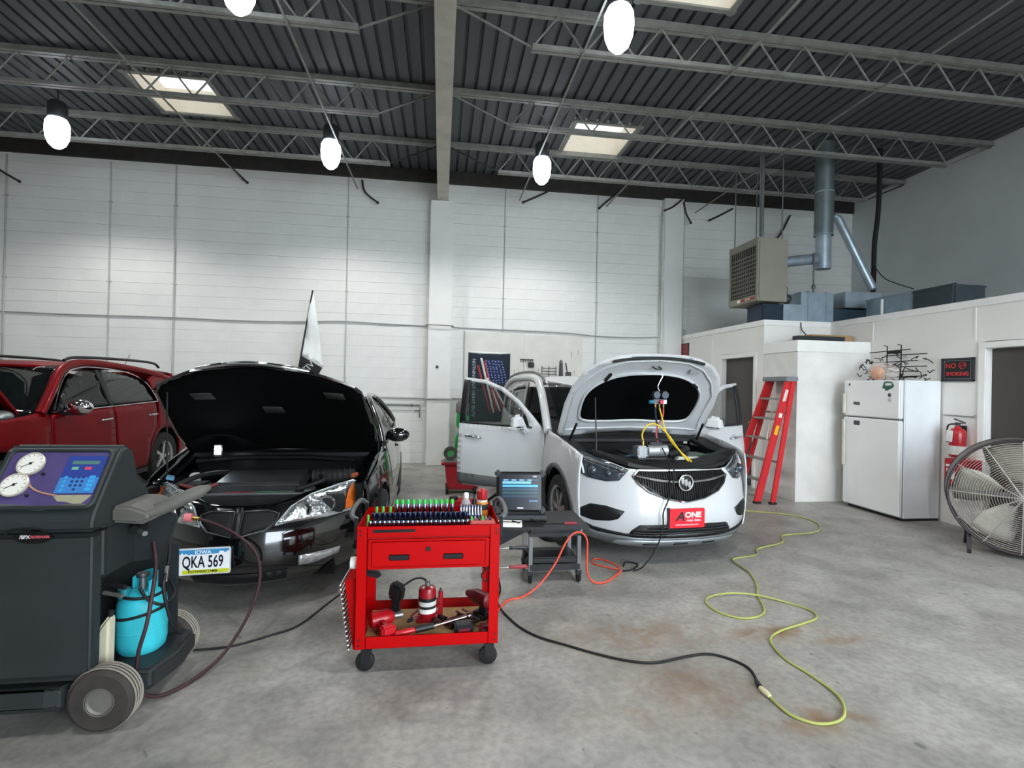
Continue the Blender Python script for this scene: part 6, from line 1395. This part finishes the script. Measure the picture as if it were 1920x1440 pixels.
cable('orange_cord', [(1.50,4.08,.008),(1.42,4.14,.008),(1.32,4.25,.008),(1.38,4.36,.008),(1.47,4.28,.008),(1.52,4.12,.008)], .0065, OC, 'small loop of orange cord under the white car bumper', 5, 'cord')
cable('black_lead', [(1.52,4.05,.008),(1.58,4.06,.008),(1.66,4.12,.008),(1.70,4.2,.008),(1.62,4.25,.008),(1.56,4.15,.008)], .006, BLACKR, 'short black lead curled on the floor under the white car', 5, 'cord')

# ================= vacuum pump and gauge set on the white car =================
PC = math.radians(4.5); cs, sn = math.cos(PC), math.sin(PC)
def wl(x, y, z): return (2.051+cs*x-sn*y, 4.02+sn*x+cs*y, z)
t = thing('vacuum_pump', 'small grey vacuum pump resting on the white car radiator cover', 'pump', wl(-.20, .27, .90), PC)
MB().box(-.14, .14, -.05, .05, 0, .014).build('foot_plate', BLACKP, t, bevel=.003)
b_ = MB().box(-.14, -.045, -.048, .048, .014, .115).build('pump_housing', CAST, t, bevel=.012)
for k in range(6): MB().box(-.142+.0, -.043, -.053, .053, .028+k*.014, .034+k*.014).build('cooling_fin', CAST, b_)
MB().cyl((-.04, 0, .07), (.15, 0, .07), .05, n=22).build('motor_body', M('silver_motor', '#a9adaf', .35, metal=.5, var=.1), t, smooth=40)
MB().cyl((-.046, 0, .07), (-.036, 0, .07), .056, n=22).build('motor_flange', BLACKP, t, smooth=40)
MB().box(-.02, .10, -.03, .03, .115, .145).build('switch_box', BLACKP, t, bevel=.008); MB().tube(spl([(-.03,0,.13),(-.02,0,.165),(.09,0,.165),(.10,0,.14)], 4), .009, 8).build('carry_handle', BLACKR, t, smooth=50)
MB().cyl((-.07, 0, .115), (-.07, 0, .155), .012, n=12).build('inlet_port', M('brass', '#c9a25a', .3, metal=.9), t, smooth=40)
HK = (-.02, .62, 1.60)
t = thing('manifold_gauge_set', 'black manifold gauge set hanging by a hook from the hood', 'gauge set', wl(.0, .49, 1.40), PC)
MB().tube(spl([(0, .0, .09), (-.02, 0, .13), (0, -.01, .19), (.02, -.01, .23), (0, -.01, .25)], 5), .005, 6).build('hook', CHROME, t, smooth=50)
for s in (-1, 1):
    MB().lathe([(0, -.02), (.036, -.02), (.040, -.012), (.040, .014), (0, .014)], 20, (s*.042, -.01, .055), 'y').build('gauge', BLACKR, t, smooth=40); MB().lathe([(0, -.0205), (.032, -.0205), (.032, -.019)], 20, (s*.042, -.011, .055), 'y').build('gauge_face', M('dark_gauge_face', '#3c4a58', .3), t)
MB().box(-.07, .07, -.015, .02, -.03, .015).build('valve_block', M('grey_valve2', '#55585a', .4, metal=.5), t, bevel=.004)
MB().cyl((-.07, 0, -.01), (-.105, 0, -.01), .018, n=12).build('blue_knob', M('blue_knob', '#1f6f8e', .4), t, smooth=40); MB().cyl((.0, -.015, -.01), (.0, -.045, -.01), .018, n=12).build('red_knob', M('red_knob', '#c02434', .4), t, smooth=40); MB().box(.02, .05, -.04, -.016, -.025, .01).build('white_tap', CHROME, t)
for x in (-.04, 0, .04): MB().cyl((x, 0, -.03), (x, 0, -.06), .007, n=8).build('hose_nut', M('brass', '#c9a25a', .3, metal=.9), t)
YH = M('yellow_hose', '#d3b32a', .45, var=.08); RH = M('red_hose_bright', '#b8484c', .45); BH_ = M('blue_hose_dark', '#27344a', .45)
cable('yellow_hose', [wl(.0,.49,1.335),wl(.01,.46,1.25),wl(.03,.42,1.12),wl(.05,.34,1.03),wl(.09,.25,.95),wl(.12,.18,.905),wl(.13,.15,.885)], .008, YH, 'yellow hose hanging from the gauge set to the bumper', 5)
cable('yellow_hose', [wl(-.27,.27,1.06),wl(-.28,.27,1.11),wl(-.25,.26,1.18),wl(-.18,.26,1.205),wl(-.10,.27,1.17),wl(-.02,.26,1.09),wl(.03,.22,1.0),wl(.08,.17,.92),wl(.10,.15,.89)], .008, YH, 'yellow hose arching over the vacuum pump', 5)
cable('red_hose', [wl(.04,.49,1.335),wl(.03,.48,1.26),wl(-.01,.48,1.18),wl(-.04,.47,1.10),wl(-.03,.45,1.02),wl(-.01,.44,.97)], .008, RH, 'red hose hanging from the gauge set into the engine bay', 5)
cable('blue_hose', [wl(-.04,.49,1.335),wl(-.03,.50,1.25),wl(.0,.52,1.15),wl(.0,.52,1.05),wl(.01,.5,.96)], .008, BH_, 'dark blue hose hanging from the gauge set', 5)
cable('pump_cord', [wl(-.12,.21,1.0),wl(-.10,.13,.90),wl(-.11,.02,.83),wl(-.13,.0,.74),wl(-.15,-.01,.66),wl(-.19,-.02,.58),wl(-.23,-.03,.5),wl(-.23,-.03,.40),wl(-.25,-.02,.28),wl(-.32,-.03,.16),wl(-.40,.0,.05),wl(-.44,.06,.008)], .006, BLACKR, 'black pump cord hanging down over the white car grille', 5, 'cord')

# ================= along the back wall =================
CON = M('painted_conduit', '#b9bbb6', .5, var=.08); 
for X, r_, z0, z1, lb in ((-7.43,.014,.1,5.30,'furthest left'), (-5.80,.012,.1,5.3,'second from the left'), (-4.74,.014,.1,5.32,'third from the left'), (-1.77,.012,.1,5.32,'left of the pilaster'), (1.18,.010,2.54,5.33,'above the pegboard'), (3.04,.011,.1,5.33,'right of the pegboard')):
    o = MB().cyl((X, YB-.022, z0), (X, YB-.022, z1), r_, n=8).build('wall_conduit', CON, smooth=40); tag(o, 'thin vertical conduit on the back wall, '+lb, 'conduit', 'conduits on the back wall')
    for z in (1.6, 3.2, 4.6):
        if z > z0: MB().box(X-.03, X+.03, YB-.03, YB-.006, z-.01, z+.01).build('conduit_strap', CON, o)
for X, r_, lb in ((4.36, .024, 'white pipe running up the right pilaster'), (4.86, .016, 'thin pipe between the right pilaster and the office')):
    o = MB().cyl((X, 9.74 if X < 4.4 else YB-.03, 0 if X < 4.4 else 2.62), (X, 9.74 if X < 4.4 else YB-.03, 5.05 if X < 4.4 else 5.3), r_, n=10).build('wall_pipe', M('white_pipe', '#d5d6d2', .45), smooth=40); tag(o, lb, 'pipe')
o = MB().box(4.80, 4.92, YB-.06, YB-.01, 2.60, 2.72).build('junction_box', CON, bevel=.004); tag(o, 'small junction box on the wall above the office corner', 'box')
cable('wall_cable', [(-7.9,YB-.03,2.61),(-6.6,YB-.03,2.595),(-5.793,YB-.03,2.598),(-4.752,YB-.03,2.60),(-3.632,YB-.03,2.584),(-2.7,YB-.03,2.60),(-1.856,YB-.03,2.64),(-1.0,YB-.03,2.62),(-.30,YB-.04,2.608),(-.27,9.59,2.605),(.20,9.59,2.60),(.24,YB-.04,2.60),(1.203,YB-.03,2.587),(2.428,YB-.03,2.566),(3.084,YB-.035,2.524),(3.8,YB-.035,2.52),(4.3,9.72,2.535)], .011, M('grey_cable', '#9a9c98', .6), 'grey cable sagging along the whole back wall', 5, 'cable')
for (a, b, c, lb) in (((-3.83,9.84,5.36),(-3.66,9.8,5.2),(-3.50,9.74,5.05),'left of the lamps'), ((-1.52,9.84,5.28),(-1.46,9.80,5.05),(-1.22,9.74,4.85),'below the second lamp'), ((-7.6,9.84,5.1),(-7.45,9.8,4.98),(-7.13,9.74,4.80),'at the far left'), ((3.39,9.84,5.37),(3.2,9.8,5.2),(3.03,9.76,5.04),'right of the third lamp'), ((2.0,9.84,5.32),(1.75,9.8,5.18),(1.51,9.76,5.05),'under the third lamp'), ((4.74,9.74,5.32),(4.55,9.72,5.16),(4.37,9.72,5.07),'at the right pilaster'), ((4.78,9.74,5.28),(4.82,9.72,5.05),(4.93,9.72,4.86),'beside the right pilaster'), ((5.9,9.84,5.25),(5.6,9.8,5.08),(5.35,9.76,4.95),'above the heater'), ((7.2,9.84,5.2),(6.9,9.8,4.7),(6.55,9.76,4.55),'behind the flue')):
    o = cable('bent_rod', [a, b, c], .018, DARKST, 'dark bent rod hanging from the roof edge '+lb, 4, 'rod'); o['group'] = 'bent rods at the roof edge'
    MB().sphere(c, .026, 10, 6).build('rod_end', DARKST, o, smooth=50)
o = MB().tube([(-4.6,9.83,1.24),(-.30,9.83,1.235),(-.285,9.60,1.235),(.21,9.60,1.235),(.235,9.86,1.235),(.44,9.86,1.235)], .016, 8).build('air_pipe', M('grey_air_pipe', '#a5a7a4', .5, metal=.2), smooth=40); tag(o, 'grey air pipe along the lower back wall and round the pilaster', 'pipe')
t = thing('valve_pipe', 'grey pipe with a drop leg and valve left of the pilaster', 'pipe', (-.38, 9.84, 1.10))
MB().tube([(-.9,0,0),(0,0,0),(0,0,-.23)], .014, 8).build('pipe', M('dark_pipe', '#6b6d6c', .5), t, smooth=40); MB().cyl((-.10,0,-.10),(0,0,-.10), .010, n=8).build('branch', M('dark_pipe', '#6b6d6c', .5), t); MB().sphere((-.15,0,0), (.03,.02,.025), 10, 6).build('valve', M('dark_pipe', '#6b6d6c', .5), t, smooth=50)
o = MB().cyl((-.07, 9.60, 1.83), (-.07, 9.62, 1.83), .03, n=14).sphere((-.07, 9.595, 1.83), .02, 10, 6).build('rubber_stop', M('grey_valve2', '#55585a', .4), smooth=40); tag(o, 'small dark round stop fixed on the pilaster', 'stop')
# pegboard and things on it
pg = thing('pegboard', 'white painted pegboard panel with tool hooks on the back wall', 'board', (0, YB-.012, 0))
MB().box(.45, 1.60, -.008, 0, .95, 2.53).box(1.606, 2.77, -.008, 0, .95, 2.51).build('board', M('pegboard_white', '#dedbd2', .65, var=.06, scale=3), pg); MB().box(.435, .45, -.02, 0, .95, 2.54).build('edge_strip', CON, pg)
hk = M('dark_hook', '#3a3b3c', .5, metal=.4)
def hung(name, X, Z, lab, cat, fn):
    t = thing(name, lab, cat, (X, YB-.022, Z)); fn(t); return t
def f_rack(t):
    for z in (0, -.055, -.11, -.165): MB().cyl((-.15,-.04,z),(.15,-.04,z), .006, n=6).build('rack_wire', hk, t)
    for x in (-.14, .0, .14): MB().tube([(x,0,.04),(x,-.04,.03),(x,-.045,-.17),(x,0,-.18)], .006, 6).build('rack_upright', hk, t)
hung('wire_shelf', 2.10, 1.86, 'wire shelf basket hanging on the pegboard', 'basket', f_rack)
def f_hooks(t):
    MB().box(-.13,.13,-.012,0,-.012,.012).build('hook_bar', hk, t)
    for k in range(6): MB().tube([(-.12+k*.048,-.012,0),(-.12+k*.048,-.03,-.05),(-.12+k*.048,-.045,-.045)], .006, 6).build('hook', hk, t)
hung('hook_bar', 1.66, 2.02, 'dark bar of small hooks near the flag banner', 'hook bar', f_hooks)
def f_cup(t): MB().lathe([(.05,0),(.06,.01),(.06,.09),(.052,.09)], 16, (0,-.06,-.06)).build('cup', hk, t, smooth=40); MB().box(-.03,.03,-.01,0,-.04,.05).build('bracket', hk, t)
hung('wire_cup', 1.74, 1.93, 'small dark cup hanging below the hook bar', 'cup', f_cup)
def f_lvl(t): MB().prism([(-.05,-.22),(.05,-.22),(.03,.2),(.0,.24),(-.03,.2)], 'y', -.02, 0).build('blade', BLACKP, t, bevel=.004); MB().cyl((0,-.025,.19),(0,-.02,.19), .012, n=10).build('hanging_hole', CAST, t)
hung('hand_saw', 2.345, 1.80, 'black tapered tool hanging at the right of the wire basket', 'tool', f_lvl)
def f_brush(t): MB().cyl((-.03,-.02,.0),(-.06,-.02,.18), .01, n=8).build('handle', hk, t); MB().box(-.06,.05,-.035,0,-.14,.0).build('pouch', M('grey_pouch', '#4c4e50', .7), t, bevel=.008)
hung('tool_pouch', 2.50, 1.80, 'grey tool pouch with a handle sticking out', 'pouch', f_brush)
def f_ring(t): MB().tube([(.08*math.cos(a),-.012,.09*math.sin(a)) for a in [2*PI*i/24 for i in range(24)]], .008, 6, closed=True).build('coil', CON, t, smooth=50); MB().box(-.015,.015,-.02,0,.075,.1).build('clip', CON, t)
hung('wire_coil', 3.22, 1.86, 'small pale wire coil on the wall right of the pegboard', 'coil', f_ring)
for k, (X, Z, h) in enumerate(((1.385,1.52,.16),(1.54,1.52,.15),(1.625,1.525,.15),(1.71,1.55,.10),(1.42,1.78,.10),(1.50,1.80,.08),(1.90,1.80,.12),(2.62,1.80,.08),(2.55,2.15,.10),(2.69,2.19,.09))):
    nm = ('screwdriver', 'tool_hook')[k > 3]
    t = thing(nm, ('small dark screwdriver hanging on the pegboard, %s' % ('leftmost of four', 'second of four', 'third of four', 'rightmost of four')[k]) if k < 4 else ('small grey hook on the pegboard, %s' % ('left of the flag banner edge', 'beside the flag banner', 'left of the wire basket', 'right of the pouch', 'near the top right', 'topmost at the right')[k-4]), 'screwdriver' if k < 4 else 'hook', (X, YB-.03, Z))
    MB().tube([(0,0,-h/2),(0,0,-.01),(0,0,0),(0,0,h/2)], [.006,.012,.014,.006] if k < 4 else [.006]*4, 8).build('shaft', BLACKP if k < 4 else CON, t, smooth=40); MB().cyl((0,.015,h/4),(0,-.005,h/4), .006, n=6).build('peg', hk, t)
# flag banner
FN = M('navy_banner_cloth', '#1d2633', .8, var=.12, scale=5); t = thing('flag_banner', 'dark navy banner with diagonal stars and stripes on the pegboard', 'banner', (.925, YB-.045, 1.47))
def fy(x, z): return -.006*math.sin(9*x+3*z)-.004*math.sin(17*x)
patch('banner_cloth', FN, t, [(-.405,-.66),(.405,-.66),(.405,.66),(.2,.645),(-.2,.645),(-.405,.665)], fy, 'y', .003, .09)
def fpz(nm, mat, poly, off=.003): return patch(nm, mat, t, poly, lambda x, z: fy(x, z)-off, 'y', .002, .09)
patch('white_hem', TRIMW, t, [(-.405,.66),(-.2,.64),(.2,.64),(.405,.655),(.405,.675),(-.405,.685)], lambda x, z: fy(x, z)-.004, 'y', .002, .09)
SRD = M('banner_red', '#a0434a', .8, var=.2, scale=12); SWH = M('banner_white', '#d9d2cf', .8, var=.1)
for k in range(6):
    x0 = -.24+k*.062; zt = (.42,.56,.50,.18,.12,.02)[k]; 
    pts = [(x0+.0, zt), (x0+.042, zt), (x0+.30, -.52+.02*k), (x0+.262, -.52+.02*k)]
    fpz('red_stripe' if k % 2 == 0 else 'white_stripe', SRD if k % 2 == 0 else SWH, pts)
stt = MB(); r = random.Random(2)
for i in range(9):
    for j in range(6):
        x = -.07+j*.062+r.uniform(-.01,.01)+i*.012; z = .50-i*.052+r.uniform(-.01,.01)
        if x > .36: continue
        y = fy(x, z)-.0035
        stt.add([(x+ (.016 if q % 2 == 0 else .007)*math.sin(2*PI*q/10), y, z+(.016 if q % 2 == 0 else .007)*math.cos(2*PI*q/10)) for q in range(10)], [tuple(range(9,-1,-1))])
so = stt.build('star_field', M('banner_star', '#aebbdc', .8, var=.2, scale=30), t); so['kind'] = 'stuff'
fpz('blue_field', M('banner_blue', '#212c55', .8, var=.3, scale=10), [(-.12,.53),(.24,.53),(.37,.1),(.05,.05)], .0015)
text('banner_letters', 'NOTHING BUT HEAVY DUTY', M('banner_text', '#c5cfd2', .7, var=0), t, (-.30, -.016, -.02), (PI/2, PI/2, 0), .085, .0005)
# feather flag behind the coupe
t = thing('feather_flag', 'white and black feather flag on a thin pole behind the coupe', 'flag', (-2.45, 9.2, 0), 0)
MB().tube(spl([(-.24,0,.01),(-.12,0,.8),(.03,0,1.68),(.12,0,2.3),(.24,0,3.08)], 5), .014, 8).build('flag_pole', BLACKP, t, smooth=50); MB().box(-.44,-.04,-.2,.2,0,.02).build('flag_base', BLACKP, t, bevel=.004)
def gy(x, z): return .02*math.sin(6*z+5*x)
patch('white_flag_part', M('flag_white', '#eef0f0', .8, var=.03), t, [(.068,1.97),(.12,2.3),(.235,3.05),(.26,3.0),(.33,2.6),(.40,2.0),(.425,1.76)], gy, 'y', .003, .1)
patch('black_flag_part', M('flag_black', '#1b1c1e', .8, var=.1), t, [(-.02,1.40),(.066,1.96),(.425,1.75),(.38,1.66),(.30,1.45)], gy, 'y', .003, .1)
text('flag_letters', 'OTIVE', M('flag_text', '#cfd2d2', .7, var=0), t, (.185, -.035, 1.73), (PI/2, math.radians(-48), 0), .16, .001)
# green hoist and red bin by the pilaster
GH = M('green_hoist_paint', '#1f9a4a', .45, var=.12, scale=6)
t = thing('engine_hoist', 'green shop crane standing beside the pilaster', 'crane', (.40, 9.2, 0))
MB().prism([(-.12,.08),(.10,.08),(.12,.3),(.08,.42),(.13,.5),(.12,.62),(.06,.72),(.12,.82),(.12,1.0),(-.10,1.0),(-.11,.78),(-.05,.70),(-.12,.55),(-.13,.35)], 'y', -.06, .06).build('mast', GH, t, bevel=.01); MB().bar((0,-.03,.62),(.05,-.7,.95), .06, .08).build('boom', GH, t, bevel=.008); MB().bar((-.1,0,.10),(-.16,-.75,.09), .06, .08).build('leg', GH, t, bevel=.008); MB().bar((.1,0,.10),(.3,-.75,.09), .06, .08).build('leg', GH, t, bevel=.008)
MB().cyl((-.02,-.1,.3),(.0,-.25,.68), .05, n=16).build('hydraulic_ram', GH, t, smooth=40); MB().box(-.16,.16,-.05,.08,.03,.13).build('base_beam', GH, t, bevel=.01)
for (x, y) in ((-.16,-.75),(.3,-.75),(-.12,.05),(.12,.05)): MB().cyl((x-.015,y,.035),(x+.015,y,.035), .035, n=14).build('caster', BLACKR, t, smooth=40)
o = MB().lathe([(0,0),(.11,0),(.12,.02),(.12,.16),(.08,.22),(0,.23)], 20).build('grey_air_tank', M('grey_tank', '#6f706e', .5, var=.15), smooth=40, loc=(.40, 9.2, 1.002)); tag(o, 'grey round canister on top of the green crane', 'canister')
t = thing('red_bin_cart', 'red plastic bin cart on wheels near the pilaster', 'cart', (.32, 7.25, 0))
MB().prism([(-.20,.06),(.22,.06),(.25,.40),(-.24,.40)], 'y', -.15, .15).build('bin', M('bin_red', '#a8141f', .4, var=.08), t, bevel=.012); MB().box(-.29,.27,-.17,.17,.40,.43).build('rim', M('bin_red', '#a8141f', .4, var=.08), t, bevel=.008); MB().box(-.26,.24,-.15,.15,.43,.445).build('grey_lid', M('grey_lid', '#6e6c68', .6, var=.15), t)
text('bin_letters', 'C', TRIMW, t, (.10,-.153,.24), R3, .08, .001)
for (x, y) in ((-.2,-.14),(.18,-.14),(-.2,.14),(.18,.14)): MB().cyl((x-.02,y,.05),(x+.02,y,.05), .05, n=16).build('wheel', BLACKR, t, smooth=40)
t = thing('spare_tyre', 'small grey tyre with green hub standing on the bin cart', 'tyre', (.16, 7.25, .545)); MB().lathe([(.05,-.03),(.095,-.035),(.10,0),(.095,.035),(.05,.03)], 24, axis='y', close=True).build('tyre', M('grey_rubber', '#5a5955', .8, var=.15), t, smooth=40); MB().lathe([(0,-.02),(.052,-.02),(.052,.02),(0,.02)], 20, axis='y').build('hub', M('green_hub', '#57b56a', .5), t, smooth=40)
t = thing('dark_canister', 'dark canister with red lid on the bin cart', 'canister', (.42, 7.25, .447)); MB().lathe([(0,0),(.09,0),(.095,.02),(.095,.15),(.07,.19),(0,.19)], 18).build('body', BLACKP, t, smooth=40); MB().lathe([(0,.19),(.075,.19),(.075,.22),(0,.22)], 18).build('lid', M('bin_red', '#a8141f', .4), t, smooth=40)
t = thing('floor_jack', 'low red floor jack with long handle near the bin cart', 'jack', (.35, 6.1, 0), math.radians(-20))
MB().box(-.25,.25,-.12,.12,.04,.14).build('frame', M('bin_red', '#a8141f', .4, var=.08), t, bevel=.02); MB().tube([(.2,0,.12),(.75,-.1,.55)], .018, 8).build('handle', BLACKP, t, smooth=40); MB().cyl((-.18,0,.14),(-.18,0,.17), .05, n=16).build('saddle', BLACKP, t, smooth=40)
for (x, y) in ((-.2,-.13),(-.2,.13),(.2,-.13),(.2,.13)): MB().cyl((x,y-.02,.045),(x,y+.02,.045), .045, n=14).build('wheel', BLACKR, t, smooth=40)
